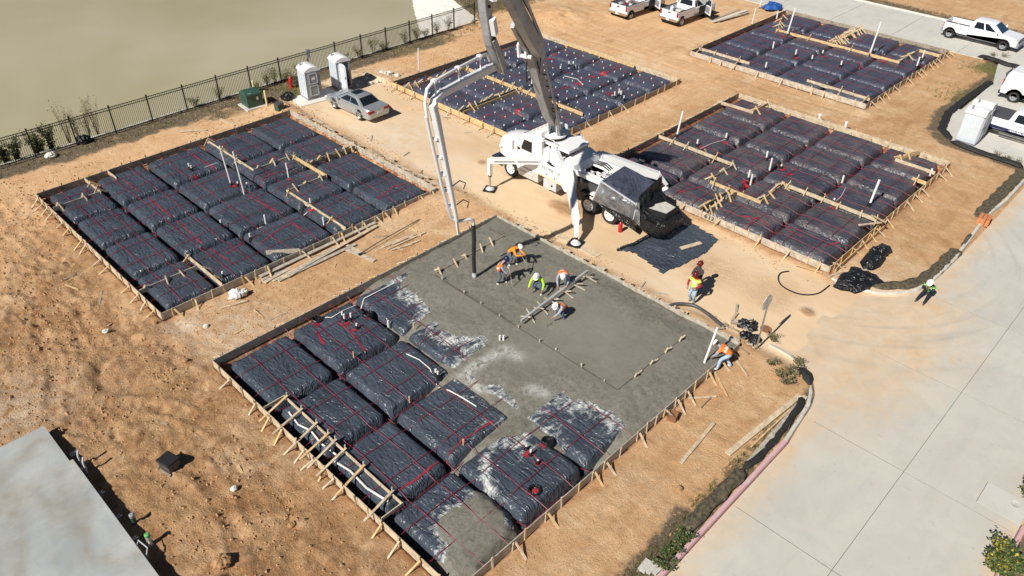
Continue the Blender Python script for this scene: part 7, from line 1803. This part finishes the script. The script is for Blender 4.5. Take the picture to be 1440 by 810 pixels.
# ------------------------------------------------------------------ lumber and boards
def plank(a, b, w=0.18, h=0.04, mat='wood_grey', label='grey plank in the loose lumber stack beside the left pad', group='planks in the loose lumber stack', za=0.05, zb=0.05, name='plank', cat='plank'):
    za += gz(*a); zb += gz(*b)
    c = ((a[0] + b[0]) / 2, (a[1] + b[1]) / 2, (za + zb) / 2)
    m = MB(); m.bar((a[0] - c[0], a[1] - c[1], za - c[2]), (b[0] - c[0], b[1] - c[1], zb - c[2]), w, h)
    return tag(m.build(name, MT[mat], None, c), label, cat, group)
for k, (p, q) in enumerate((((13.36, 29.19), (18.10, 30.06)), ((13.34, 28.97), (18.13, 29.74)), ((13.41, 29.46), (20.26, 29.40)), ((13.72, 28.83), (19.32, 29.14)), ((13.91, 28.65), (18.40, 28.64)), ((13.54, 29.67), (17.24, 29.77)), ((14.00, 29.54), (16.60, 29.77)), ((14.18, 28.70), (20.14, 29.12)), ((14.39, 28.59), (17.36, 29.02)))):
    plank(p, q, 0.2 if k % 3 else 0.14, 0.045, ('wood_grey', 'wood_plaster', 'wood_grey', 'wood_pale')[k % 4], za=0.03 + 0.035 * (k % 3), zb=0.05 + 0.035 * (k % 3))
for k, (p, q) in enumerate((((18.76, 27.46), (20.85, 27.36)), ((19.27, 27.14), (21.63, 26.97)), ((19.74, 27.32), (21.20, 27.21)), ((19.74, 26.86), (20.94, 26.61)), ((19.26, 27.52), (20.24, 27.48)), ((19.36, 26.96), (20.46, 26.61)), ((20.59, 27.33), (21.30, 26.92)))):
    plank(p, q, 0.09, 0.035, 'wood_pale', 'thin pale slat in the broken heap between the two near pads', 'broken slats between the pads', 0.02 + 0.02 * (k % 3), 0.04 + 0.02 * (k % 2), 'slat', 'slat')
for p, q, lb in (((13.24, 29.55), (15.03, 30.41), 'thin stick leaning over the left pad corner by the lumber stack'), ((14.41, 31.37), (13.17, 29.06), 'crossed stick lying near the end of the lumber stack'), ((13.67, 30.80), (13.37, 29.02), 'short stick crossing another beside the white sack'), ((12.03, 30.18), (13.21, 30.15), 'long stick lying between left pad corner and white sack'), ((10.88, 28.64), (12.05, 28.30), 'grey stick lying just below the white sack'), ((18.30, 47.14), (19.64, 46.15), 'pale plank lying on bare soil below the fence'), ((21.13, 47.13), (21.24, 45.50), 'pale lath above the left pad\'s far edge'), ((18.05, 28.89), (18.20, 27.66), 'narrow board pointing at the float tool')):
    plank(p, q, 0.08 if 'stick' in lb else 0.14, 0.04, 'wood_pale', lb, None, 0.05, 0.06, 'stick' if 'stick' in lb else 'board', 'stick' if 'stick' in lb else 'board')
for p, q, w, mt, lb in (((19.64, 7.61), (24.37, 7.18), 0.22, 'wood_pale', 'long pale plank lying in the bed behind the kerb'), ((18.08, 8.59), (20.64, 8.83), 0.13, 'wood_pale', 'weathered post lying on bare soil below the poured pad'), ((19.89, 6.84), (24.44, 7.00), 0.2, 'wood_grey', 'grey plank against the black fabric along the pink kerb'), ((20.56, 7.17), (23.36, 7.08), 0.06, 'wood_new', 'thin stake lying between two planks by the kerb'), ((21.13, 10.30), (21.99, 9.56), 0.06, 'wood_pale', 'thin stick lying near the brown carton'), ((23.21, 10.40), (22.29, 9.25), 0.06, 'wood_new', 'tan stake lying below the stooping worker'), ((24.46, 10.21), (23.89, 9.30), 0.07, 'wood_pale', 'pale stake leaning behind the stooping worker'), ((21.85, 9.70), (21.03, 9.67), 0.05, 'wood_old', 'dark twig of wood on the bare soil')):
    plank(p, q, w, 0.05, mt, lb, None, 0.06, 0.07, 'plank' if 'plank' in lb else 'stake', 'plank' if 'plank' in lb else 'stake')
for k, (p, q) in enumerate((((13.47, 6.95), (13.94, 6.99)), ((13.56, 6.79), (14.02, 6.79)), ((13.70, 6.65), (14.15, 6.63)))):
    plank(p, q, 0.24, 0.12, 'concrete', 'short pale block in the small row at the weedy kerb end', 'short pale blocks by the weedy kerb', 0.06, 0.06, 'block', 'block')
for k, (p, q) in enumerate((((62.72, 36.01), (67.64, 35.93)), ((62.51, 35.66), (67.75, 35.25)), ((62.44, 35.47), (66.04, 35.12)), ((62.94, 35.27), (67.09, 34.71)))):
    plank(p, q, 0.22, 0.05, ('wood_grey', 'pvc', 'wood_pale', 'wood_grey')[k], 'long plank in the stack near the blue tarp', 'planks stacked near the blue tarp', 0.05 + 0.04 * k, 0.05 + 0.04 * k)
rnd = random.Random(11)
for k in range(14):
    x, y = Vector((33.97, 9.90)) + Vector((rnd.uniform(-1.0, 1.2), rnd.uniform(-1.1, 0.9))); a = rnd.uniform(0, 3.1); L = rnd.uniform(0.5, 1.5)
    plank((x, y), (x + L * math.cos(a), y + L * math.sin(a)), 0.07, 0.035, rnd.choice(('wood_pale', 'wood_new', 'wood_plaster')), 'broken stake in the heap beside the black plastic bundle', 'broken stakes in the heap', 0.05 + 0.03 * (k % 4), 0.05 + 0.05 * (k % 3), 'stake', 'stake')
scr = ('wood_pale', 'wood_new', 'wood_grey', 'wood_old')
for k in range(44):
    side = rnd.choice(('lane1', 'lane2', 'left', 'mid', 'pad2', 'fence'))
    x, y = {'lane1': (rnd.uniform(25.5, 26.8), rnd.uniform(11, 24)), 'lane2': (rnd.uniform(25.2, 26.4), rnd.uniform(30, 44)), 'left': (rnd.uniform(5.5, 8.3), rnd.uniform(12, 42)), 'mid': (rnd.uniform(10, 24), rnd.uniform(25.7, 29.2)), 'pad2': (rnd.uniform(31.2, 32.5), rnd.uniform(30, 45)), 'fence': (rnd.uniform(24, 36), rnd.uniform(44.8, 46.5))}[side]
    a = rnd.uniform(0, 3.1); L = rnd.uniform(0.25, 0.9)
    plank((x, y), (x + L * math.cos(a), y + L * math.sin(a)), rnd.uniform(0.04, 0.1), 0.03, rnd.choice(scr), 'loose scrap of timber lying on the soil', 'timber scraps on the soil', 0.02, 0.03, 'wood_scrap', 'scrap')
for k in range(12):
    y = 44 - k * 1.25 + rnd.uniform(-.3, .3); x = 25.05 + rnd.uniform(0, 0.35)
    plank((x, y), (x + rnd.uniform(-.1, .1), y - rnd.uniform(0.8, 1.4)), 0.14, 0.04, rnd.choice(('wood_plaster', 'wood_pale', 'wood_old')), 'offcut board lying along the lane side of the left pad', 'offcut boards along the lane', 0.16, 0.18, 'offcut_board', 'board')
for k in range(13):
    y = 24 - k * 1.02 + rnd.uniform(-.3, .3); x = 25.32 + rnd.uniform(0, 0.3)
    plank((x, y), (x + rnd.uniform(-.15, .15), y - rnd.uniform(0.4, 1.0)), 0.16, 0.05, rnd.choice(('wood_plaster', 'wood_plaster', 'wood_pale')), 'cement caked board lying along the lane side of the pour', 'caked boards along the pour', 0.14, 0.16, 'caked_board', 'board')

# bull float lying on the soil
t = thing('bull_float', 'bull float tool with pale blade and long dark handle lying on soil', 'float tool', on(17.99, 27.68, 0.04))
o_ = Vector((17.99, 27.68)); e1 = Vector((17.82, 28.57)) - o_; e2 = Vector((18.19, 26.78)) - o_; hh = Vector((22.20, 28.10)) - o_
m = MB(); m.bar((*e1, 0.02), (*e2, 0.02), 0.24, 0.03); m.build('blade', MT['wood_plaster'], t)
m = MB(); m.box((0, 0, 0.06), (0.16, 0.16, 0.08)); m.build('bracket', MT['black'], t)
m = MB(); m.tube([(0, 0, 0.1), (hh.x * 0.3, hh.y * 0.3, 0.16), (hh.x, hh.y, 0.12)], 0.025, 6); m.build('handle', MT['grey_dark'], t)
t = thing('shovel', 'thin shovel lying by the brown carton on bare soil', 'shovel', on(20.14, 10.40, 0.04), 0.4)
m = MB(); m.tube([(0, 0, 0), (0.9, -0.3, 0.05)], 0.018, 6); m.build('handle', MT['wood_pale'], t); m = MB(); m.prism([(-0.28, -0.1), (0.0, -0.1), (0.02, 0.0), (0.0, 0.1), (-0.28, 0.1), (-0.34, 0)], 0, 0.02, axis='z'); m.build('blade', MT['steel'], t)
t = thing('brown_carton', 'small brown cardboard carton open on the soil below the pour', 'box', on(19.76, 10.13), 0.3)
m = MB()
for c, s in (((0, -0.17, 0.13), (0.4, 0.02, 0.26)), ((0, 0.17, 0.13), (0.4, 0.02, 0.26)), ((-0.19, 0, 0.13), (0.02, 0.34, 0.26)), ((0.19, 0, 0.13), (0.02, 0.34, 0.26)), ((0, 0, 0.02), (0.38, 0.34, 0.02))): m.box(c, s)
m.build('walls', MT['cardboard'], t); m = MB(); m.bar((-0.2, -0.18, 0.27), (-0.2, 0.18, 0.27), 0.14, 0.012); m.build('flap', MT['cardboard'], t)

# ------------------------------------------------------------------ plastic sheets, bags, socks
def blob(name, lumps, mat, label, cat, loc, res=26, seed=0, rough=0.06, group=None):
    """one crumpled bag: radial surface round merged lumps"""
    t = MB(); rings = []
    L = [(Vector(c), Vector(s)) for c, s in lumps]
    o = sum((c for c, s in L), Vector()) / len(L)
    rnd_ = random.Random(seed)
    n1, n2 = 14, res
    for i in range(n1 + 1):
        ph = -0.45 * math.pi * 0 + math.pi * i / n1
        rg = []
        for k in range(n2):
            th = 2 * math.pi * k / n2; d = Vector((math.sin(ph) * math.cos(th), math.sin(ph) * math.sin(th), -math.cos(ph)))
            r = 0.05
            for c, s in L:
                # far hit of the ray with the ellipsoid
                oc = o - c; A_ = sum((d[j] / s[j]) ** 2 for j in range(3)); B_ = 2 * sum(oc[j] * d[j] / s[j] ** 2 for j in range(3)); C_ = sum((oc[j] / s[j]) ** 2 for j in range(3)) - 1
                q = B_ * B_ - 4 * A_ * C_
                if q > 0: r = max(r, (-B_ + math.sqrt(q)) / (2 * A_))
            w = float(fbm(np.array([th * 3.0 + seed]), np.array([ph * 4.0]), 3, 300 + seed)[0]) + 0.6 * float(vnoise(np.array([th * 9.0]), np.array([ph * 3.0]), 310 + seed)[0])
            w += 0.5 * float(vnoise(np.array([th * 17.0]), np.array([ph * 11.0]), 320 + seed)[0])
            r *= 1 + rough * 2.4 * w
            p = o + d * r; p.z = max(p.z, 0.005)
            rg.append(p)
        rings.append(rg)
    t.loft(rings); return tag(t.build(name, MT[mat], None, loc, smooth=28), label, cat, group)
blob('plastic_bundle', [((0, 0, 0.12), (1.0, 0.7, 0.34)), ((0.6, -0.55, 0.1), (0.55, 0.5, 0.24)), ((-0.5, 0.35, 0.1), (0.7, 0.5, 0.22))], 'plastic_bag', 'big crumpled black plastic bundle at the end of the mulch sock', 'plastic bundle', on(33.66, 9.03), seed=1, rough=0.1)
blob('plastic_bundle', [((0, 0, 0.15), (1.0, 0.5, 0.34)), ((0.95, 0.1, 0.2), (0.55, 0.4, 0.3)), ((1.5, 0.0, 0.2), (0.3, 0.35, 0.22))], 'plastic_bag', 'smaller black plastic bundle with twisted end behind the big bundle', 'plastic bundle', on(35.68, 9.25), seed=2, rough=0.1)
blob('cement_sack', [((0, 0, 0.14), (0.34, 0.3, 0.2)), ((0.25, -0.1, 0.12), (0.24, 0.2, 0.16))], 'white_dirty', 'crumpled white cement sack on soil beside the left pad corner', 'sack', on(11.87, 28.93), seed=3, rough=0.14)
blob('rubbish_bag', [((0, 0, 0.2), (0.45, 0.4, 0.3))], 'plastic_bag', 'black rubbish bag beside the closed portable toilet', 'bag', on(26.14, 46.88), seed=4, rough=0.12)
blob('rubbish_bag', [((0, 0, 0.2), (0.4, 0.35, 0.28)), ((0.2, 0.1, 0.15), (0.25, 0.2, 0.2))], 'plastic_bag', 'black rubbish bag at the foot of the picket fence', 'bag', on(13.36, 49.78), seed=5, rough=0.12)
blob('blue_tarp_heap', [((0, 0, 0.22), (1.1, 0.75, 0.32)), ((0.5, 0.3, 0.2), (0.7, 0.5, 0.3))], 'blue_tarp', 'crumpled blue tarp heap near the farthest pad', 'tarp', on(70.10, 33.93), seed=6, rough=0.12)
blob('boulder', [((0, 0, 0.12), (0.34, 0.26, 0.2))], 'rock_white', 'pinkish pale boulder lying below the picket fence', 'rock', on(11.16, 49.23), seed=7, rough=0.08)
blob('boulder', [((0, 0, 0.1), (0.3, 0.26, 0.18))], 'clod', 'brown boulder by the bottom of the rutted soil', 'rock', on(4.27, 16.60), seed=8, rough=0.1)
# sheet under the hopper
def ground_sheet():
    q = [(27.55, 19.02), (29.54, 18.75), (32.70, 18.45), (32.17, 15.79), (31.16, 15.66), (30.10, 15.61), (28.82, 15.81), (27.51, 16.08), (27.64, 16.90), (27.92, 18.12)]
    xs = np.linspace(min(p[0] for p in q), max(p[0] for p in q), 46); ys = np.linspace(min(p[1] for p in q), max(p[1] for p in q), 60)
    X, Y = np.meshgrid(xs, ys, indexing='ij'); D = poly_dist(X, Y, q) + 0.08 * fbm(X * 1.5, Y * 1.5, 3, 401)
    Z = 0.045 + 0.05 * np.abs(fbm(X * 1.4, Y * 1.4, 3, 403)) + 0.05 * (1 - np.abs(fbm(X * 0.8, Y * 0.8, 3, 405)) * 5).clip(0, 1)
    me = grid_mesh('plastic_sheet', X - 30, Y - 17, Z, MT['plastic'], True)
    import bmesh
    bm = bmesh.new(); bm.from_mesh(me); F = D.reshape(-1); bm.verts.ensure_lookup_table()
    bmesh.ops.delete(bm, geom=[v for v in bm.verts if F[v.index] < 0], context='VERTS'); bm.to_mesh(me); bm.free()
    tag(link('plastic_sheet', me, None, (30, 17, 0.0)), 'black plastic sheet spread on the lane behind the pump truck', 'plastic sheet')
ground_sheet()
plank((29.87, 16.65), (31.05, 16.23), 0.24, 0.05, 'wood_pale', 'pale board lying on the spread black plastic sheet', None, 0.14, 0.14, 'board', 'board')
m = MB(); m.tube([Vector(p) for p in ((27.53, 18.91, 0.06), (28.47, 18.64, 0.10), (29.85, 18.53, 0.14), (30.20, 18.16, 0.50))], [0.07, 0.09, 0.10, 0.08], 7); tag(m.build('twisted_plastic', MT['plastic_bag'], None, smooth=60), 'twisted rope of black plastic leading from the hopper', 'plastic rope')

def sock(name, pts, r, mat, label, cat, flat=0.7, seed=0, n=9):
    P = [Vector((*p, 0)) for p in pts]; Q = []
    for i in range(len(P) - 1):
        k = max(1, int((P[i + 1] - P[i]).length / 0.22)); Q += [P[i].lerp(P[i + 1], j / k) for j in range(k)]
    Q.append(P[-1]); rings = []
    for i, p in enumerate(Q):
        d = (Q[min(i + 1, len(Q) - 1)] - Q[max(i - 1, 0)]).normalized(); s = Vector((-d.y, d.x, 0)); z0 = max(gz(p.x, p.y), -0.02)
        e = r * (0.35 if i in (0, len(Q) - 1) else 1) 
        rings.append([Vector((p.x, p.y, z0 + e * flat * 0.75)) + s * (e * math.cos(a) * (1 + 0.16 * math.sin(i * 1.3 + a * 3 + seed))) + Vector((0, 0, e * flat * math.sin(a) * (1 + 0.14 * math.sin(i * 2.1 + a * 2)))) for a in np.linspace(0, 2 * math.pi, n, endpoint=False)])
    m = MB(); m.loft(rings); return tag(m.build(name, MT[mat], None, smooth=60), label, cat)
sock('mulch_sock', [(33.86, 8.51), (34.26, 7.88), (34.93, 7.30), (35.96, 6.85), (37.59, 6.68), (39.20, 6.67), (40.23, 6.58)], 0.31, 'mulch', 'thick dark mulch sock curving along the kerb beside the seated worker', 'mulch sock', 0.22, 1)
sock('mulch_sock', [(40.61, 6.57), (41.54, 6.61), (42.29, 6.65)], 0.12, 'mulch', 'thin frayed end of mulch sock reaching the orange bricks', 'mulch sock', 0.6, 2)
sock('mulch_sock', [(44.20, 7.00), (45.91, 7.04), (48.47, 7.01), (52.26, 6.97)], 0.32, 'mulch', 'dark mulch sock beyond the orange bricks along the kerb', 'mulch sock', 0.22, 3)
sock('silt_sock', [(24.45, 7.10), (23.93, 6.95), (22.76, 6.82), (21.57, 6.76), (20.37, 6.73), (19.47, 6.83)], 0.15, 'silt', 'black silt fabric sock rumpled along the pink kerb', 'silt sock', 0.5, 4)
sock('silt_sock', [(19.42, 6.79), (18.69, 6.79), (17.57, 6.81), (16.50, 6.84), (15.71, 6.82)], 0.24, 'mulch', 'weedy dark silt sock continuing along the pink kerb', 'silt sock', 0.5, 5)
sock('silt_sock', [(25.85, 8.09), (25.70, 7.62), (25.21, 7.21)], 0.2, 'silt', 'short black silt fabric around the kerb corner', 'silt sock', 0.5, 6)
sock('silt_sock', [(53.45, 11.75), (54.6, 12.75), (57.5, 13.4), (60.5, 13.45), (66.0, 13.3)], 0.26, 'silt', 'black silt fabric along the edge of the parking court', 'silt sock', 0.4, 7)
sock('silt_sock', [(52.45, 7.1), (52.6, 8.6), (52.85, 10.2), (53.2, 11.6)], 0.3, 'silt', 'black fabric drooping round the corner below the toilets', 'silt sock', 0.4, 8)
sock('silt_sock', [(71.02, 15.92), (71.06, 15.00), (70.66, 13.64), (70.70, 12.35)], 0.32, 'silt', 'black silt fabric along the cross street below the crew cab', 'silt sock', 0.5, 9)
m = MB(); m.tube([Vector((a, b, gz(a, b) + 0.05)) for a, b in smooth_path(((32.11, 11.82), (31.72, 12.03), (31.24, 11.92), (30.80, 11.53), (30.67, 10.93), (30.85, 10.37), (31.44, 9.94), (32.42, 9.85)))], 0.032, 6)
tag(m.build('rubber_hose', MT['black'], None, smooth=60), 'curved black hose lying on the lane by the plastic bundle', 'hose')
m = MB(); m.tube([Vector((a, b, gz(a, b) + 0.12)) for a, b in smooth_path(((25.33, 14.29), (25.95, 14.05), (26.33, 13.53), (26.28, 12.84), (26.07, 12.18), (25.95, 11.80)))], 0.085, 8)
tag(m.build('flexible_duct', MT['grey_dark'], None, smooth=60), 'bent grey duct lying along the corner of the poured pad', 'duct')
t = thing('brick_stack', 'small stack of orange clay bricks on the far kerb', 'bricks', on(43.96, 6.62), 0.1)
bk = MB(); bk.prism([(-0.19, -0.09), (0.19, -0.09), (0.19, 0.09), (-0.19, 0.09)], 0.0, 0.12, 0.012, axis='z'); bkm = bk.mesh('brick', MT['brick_orange'])
for k in range(3):
    for i in range(2):
        for j in range(3): link('brick', bkm, t, ((i - 0.5) * 0.40, (j - 1) * 0.20, k * 0.125), (0, 0, rnd.uniform(-.06, .06)))
m = MB(); m.lathe([(0.26, -0.03), (0.26, 0.028), (0.22, 0.036), (0.01, 0.036)], 20); tag(m.build('manhole_cover', MT['cardboard'], None, on(27.33, 10.36)), 'small rusty brown round cover set in the dirt lane', 'manhole cover')

# debris at the corner of the pour
rnd = random.Random(17)
for k in range(22):
    x, y = Vector((26.27, 11.06)) + Vector((rnd.uniform(-1.6, 1.6), rnd.uniform(-1.2, 1.1))); a = rnd.uniform(0, 3.1); L = rnd.uniform(0.2, 0.9)
    plank((x, y), (x + L * math.cos(a), y + L * math.sin(a)), rnd.uniform(0.05, 0.14), 0.04, rnd.choice(('wood_plaster', 'wood_grey', 'wood_old', 'wood_pale')), 'broken board in the rubbish heap by the sign post', 'broken boards by the sign post', 0.06 + 0.05 * (k % 3), 0.1, 'broken_board', 'board')
for k, (x, y) in enumerate(((26.83, 11.21), (26.90, 10.86), (26.21, 10.31), (26.19, 10.73))):
    blob('plastic_scrap', [((0, 0, 0.1), (0.32, 0.24, 0.16))], 'plastic_bag', 'crumpled black plastic scrap in the rubbish heap by the sign', 'plastic scrap', on(x, y), 16, 20 + k, 0.16, 'plastic scraps by the sign')
for k in range(16):
    x, y = Vector((32.78, 45.60)) + Vector((rnd.uniform(-1.8, 1.5), rnd.uniform(-0.9, 1.2)))
    blob('rubble_piece', [((0, 0, 0.05), (rnd.uniform(.1, .28), rnd.uniform(.08, .2), rnd.uniform(.06, .14)))], 'rock_white', 'pale chunk of rubble in the heap beside the open toilet', 'rubble', on(x, y), 10, 40 + k, 0.12, 'rubble chunks beside the open toilet')
for (px, py), k in zip(((9.79, 27.92), (8.27, 29.57), (2.78, 24.55), (8.02, 26.28), (6.51, 30.49), (6.64, 16.32), (6.06, 18.99), (17.07, 7.96)), range(8)):
    blob('stone', [((0, 0, 0.04), (0.14, 0.11, 0.1))], 'clod' if k % 2 else 'rock_white', 'small loose stone lying alone on the bare soil', 'stone', on(px, py), 10, 60 + k, 0.1, 'loose stones on the soil')

# ------------------------------------------------------------------ soil clods: far too many to count
def clods():
    rs = np.random.RandomState(5); V, F = [], []
    base = np.array([(1, 0, 0), (-1, 0, 0), (0, 1, 0), (0, -1, 0), (0, 0, 1), (0, 0, -0.6)], float)
    fc = [(0, 2, 4), (2, 1, 4), (1, 3, 4), (3, 0, 4), (2, 0, 5), (1, 2, 5), (3, 1, 5), (0, 3, 5)]
    spots = []
    for n, (x0, x1, y0, y1), s0, s1 in ((9000, (-2, 8.5, 12, 48), 0.02, 0.085), (2600, (9, 25, 25.6, 29.4), 0.015, 0.05), (1500, (9, 26, 6.9, 10.2), 0.015, 0.045), (2200, (24.9, 26.6, 10, 46), 0.015, 0.06), (1800, (31.8, 33.4, 10, 46), 0.015, 0.06), (1600, (33, 52, 25.3, 29.3), 0.015, 0.05), (1500, (49, 54, 8, 48), 0.02, 0.06), (1500, (32, 52, 44, 49), 0.02, 0.08), (1600, (8, 27, 44.8, 49.5), 0.015, 0.07)):
        for _ in range(n):
            x, y = rs.uniform(x0, x1), rs.uniform(y0, y1)
            if SLAB_X + 0.1 > x and SLAB_Y + 0.1 > y: continue
            if vnoise(np.array([x * 0.35]), np.array([y * 0.35]), 501)[0] < -0.15 and rs.rand() < 0.75: continue
            spots.append((x, y, s0 + (s1 - s0) * rs.rand() ** 3))
    for i, (x, y, s) in enumerate(spots):
        q = base * s * rs.uniform(0.6, 1.3, (6, 3)); a = rs.uniform(0, 6.28); c, sn = math.cos(a), math.sin(a)
        z = gz(x, y)
        for p in q: V.append((x + p[0] * c - p[1] * sn, y + p[0] * sn + p[1] * c, z + p[2] + s * 0.2))
        F += [tuple(k + i * 6 for k in f) for f in fc]
    me = bpy.data.meshes.new('soil_clods'); me.from_pydata(V, [], F); me.materials.append(MT['clod']); me.update()
    tag(link('soil_clods', me), 'small clods and crumbs of broken tan soil', 'soil', kind='stuff')
clods()

# ------------------------------------------------------------------ plants
def plant(name, label, cat, loc, kind, h, w, n, mats, group=None, seed=0, stems=6):
    rs = random.Random(seed)
    t = thing(name, label, cat, loc, 0, group)
    st, lf = MB(), [MB() for _ in mats]
    for k in range(stems):
        a = rs.uniform(0, 6.28); r = w * rs.uniform(0.2, 0.9)
        tip = Vector((r * math.cos(a), r * math.sin(a), h * rs.uniform(0.65, 1.05)))
        mid = tip * 0.5 + Vector((0, 0, 0.12 * h))
        st.tube([(0.06 * math.cos(a) * w, 0.06 * math.sin(a) * w, -0.05), mid, tip], [0.014, 0.01, 0.004], 4)
        for j in range(n // stems):
            f = rs.uniform(0.25 if kind != 'shrub' else 0.1, 1.0)
            p = (mid * (2 * f) if f < 0.5 else mid.lerp(tip, 2 * f - 1)) + Vector((rs.gauss(0, 0.13 * w), rs.gauss(0, 0.13 * w), rs.gauss(0, 0.05 * h)))
            p.z = max(p.z, 0.02)
            L = rs.uniform(0.03, 0.085) * (1.6 if kind == 'shrub' else 1.0)
            d = Vector((rs.uniform(-1, 1), rs.uniform(-1, 1), rs.uniform(-0.3, 0.9))).normalized(); s = d.cross(Vector((rs.uniform(-1, 1), rs.uniform(-1, 1), 1))).normalized() * L * 0.42
            q = [p, p + d * L * 0.5 + s, p + d * L, p + d * L * 0.5 - s]
            lf[min(int(rs.random() ** 1.6 * len(mats)), len(mats) - 1)].add(q, [(0, 1, 2, 3)])
    st.build('stem', MT['leaf_dry'], t)
    for mb, mt in zip(lf, mats):
        if mb.f: mb.build('foliage', MT[mt], t)
    return t
plant('flowering_shrub', 'rounded shrub with yellow flowers at the kerb below the inlet', 'shrub', (21.76, -1.17, 0.05), 'shrub', 0.85, 0.85, 4200, ('leaf_green', 'leaf_olive', 'leaf_dark', 'leaf_yellow'), None, 1, 26)
plant('kerb_shrub', 'sparse shrub with dark twigs beside the storm inlet', 'shrub', (25.38, -1.01, 0.05), 'shrub', 0.85, 0.6, 1100, ('leaf_olive', 'leaf_dry', 'leaf_dark'), None, 2, 14)
fs = [(11.04, 50.26), (10.81, 50.76), (11.70, 50.70), (9.12, 50.31), (9.67, 50.29), (8.64, 50.27)]
for k, (x, y) in enumerate(fs):
    plant('fence_shrub', 'upright olive green shrub growing through the left end of the fence', 'shrub', (x, 50.5, -0.3), 'shrub', 1.3 + 0.3 * (k % 3), 0.6, 1100, ('leaf_dark', 'leaf_olive', 'leaf_green'), 'olive shrubs at the left end of the fence', 10 + k, 10)
for k, (x, y) in enumerate(((13.36, 51.32), (12.75, 51.21), (13.94, 51.34), (14.50, 51.39))):
    plant('dry_weed', 'tall thin dry weed rising above the picket fence', 'weed', (x, 50.5, -0.2), 'weed', 2.5 + 0.3 * (k % 2), 0.6, 420, ('leaf_dry', 'leaf_olive'), 'tall dry weeds behind the fence', 30 + k, 10)
for k, (x, y) in enumerate(((25.28, 49.44), (26.34, 49.87), (27.07, 49.91), (27.89, 50.26), (27.96, 49.06), (28.86, 49.33), (33.18, 48.57), (34.60, 48.66), (35.96, 48.63), (37.00, 48.51), (39.22, 48.19), (40.50, 48.36), (41.49, 48.35), (42.67, 48.43), (43.95, 48.43), (20.90, 50.55), (22.60, 50.27))):
    plant('fence_weed', 'low bushy weed at the foot of the fence', 'weed', on(x, min(y, 49.9) if k < 6 else 50.0), 'weed', 0.75 + 0.25 * (k % 3), 0.7, 520, ('leaf_olive', 'leaf_dark', 'leaf_dry'), 'low weeds at the foot of the fence', 50 + k, 10)
for k, (x, y) in enumerate(((15.29, 6.65), (14.88, 6.65), (14.48, 6.59), (15.54, 6.71), (14.16, 6.59))):
    plant('kerb_weed', 'leafy green weed at the weedy end of the pink kerb', 'weed', on(x, y), 'weed', 0.35, 0.4, 520, ('leaf_green', 'leaf_dark', 'leaf_olive'), 'leafy weeds by the pink kerb', 80 + k, 9)
for k, (x, y) in enumerate(((26.78, 9.74), (25.23, 8.08), (24.79, 8.23), (26.05, 8.20), (25.16, 8.96), (24.53, 7.90))):
    plant('corner_weed', 'dry straggling weed in the bed at the lane corner', 'weed', on(x, y), 'weed', 0.35, 0.45, 260, ('leaf_dry', 'leaf_dark', 'leaf_olive'), 'dry weeds at the lane corner', 90 + k, 10)
for k, (x, y) in enumerate(((52.82, 8.78), (53.13, 8.21), (52.96, 7.58), (72.24, 15.21), (72.62, 14.41))):
    plant('court_weed', 'thin dry weed along the edge of the parking court', 'weed', on(x, y), 'weed', 0.45, 0.5, 160, ('leaf_dry', 'leaf_dark'), 'dry weeds by the parking court', 100 + k, 9)
def brush():
    rs = random.Random(9); m = MB(); m2 = MB()
    def tuft(mm, x, y, z, h):
        for _ in range(5):
            a = rs.uniform(0, 6.28); l = rs.uniform(0.05, 0.35) * h; s = Vector((math.sin(a), -math.cos(a), 0)) * 0.012
            p = Vector((x + rs.uniform(-.06, .06), y + rs.uniform(-.06, .06), z - 0.02)); q = p + Vector((math.cos(a) * l, math.sin(a) * l, h * rs.uniform(0.5, 1)))
            mm.add([p - s, p + s, q], [(0, 1, 2)])
    for _ in range(2600):
        x, y = rs.uniform(46.8, 62), rs.uniform(50.2, 62)
        tuft(m if rs.random() < 0.6 else m2, x, y, gz(x, y), rs.uniform(0.25, 0.9))
    for _ in range(1500):
        x, y = rs.uniform(2, 47), rs.uniform(48.4, 50.2); tuft(m if rs.random() < 0.6 else m2, x, y, gz(x, y), rs.uniform(0.1, 0.35))
    for _ in range(900):
        x, y = rs.uniform(78.9, 80.6), rs.uniform(10, 45); tuft(m if rs.random() < 0.7 else m2, x, y, gz(x, y), rs.uniform(0.15, 0.5))
    for _ in range(900):
        x, y = rs.uniform(12, 24), rs.uniform(6.6, 7.3); tuft(m if rs.random() < 0.5 else m2, x, y, gz(x, y), rs.uniform(0.08, 0.25))
    for _ in range(700):
        x, y = rs.uniform(16, 40), rs.uniform(-3.2, -1.4); tuft(m if rs.random() < 0.7 else m2, x, y, gz(x, y), rs.uniform(0.1, 0.35))
    for cx, cy, r, n in ((68.79, 14.37, 1.6, 260), (61.46, 13.46, 1.8, 260), (27.41, 47.94, 1.2, 200)):
        for _ in range(n): x, y = rs.gauss(cx, r * 0.6), rs.gauss(cy, r * 0.6); tuft(m2, x, y, gz(x, y), rs.uniform(0.1, 0.3))
    tag(m.build('dry_brush', MT['leaf_dry']), 'dry brush and stubble along fence, pond corner and kerbs', 'brush', kind='stuff')
    tag(m2.build('green_brush', MT['leaf_olive']), 'olive green grass tufts along fence, pond corner and kerbs', 'grass', kind='stuff')
brush()
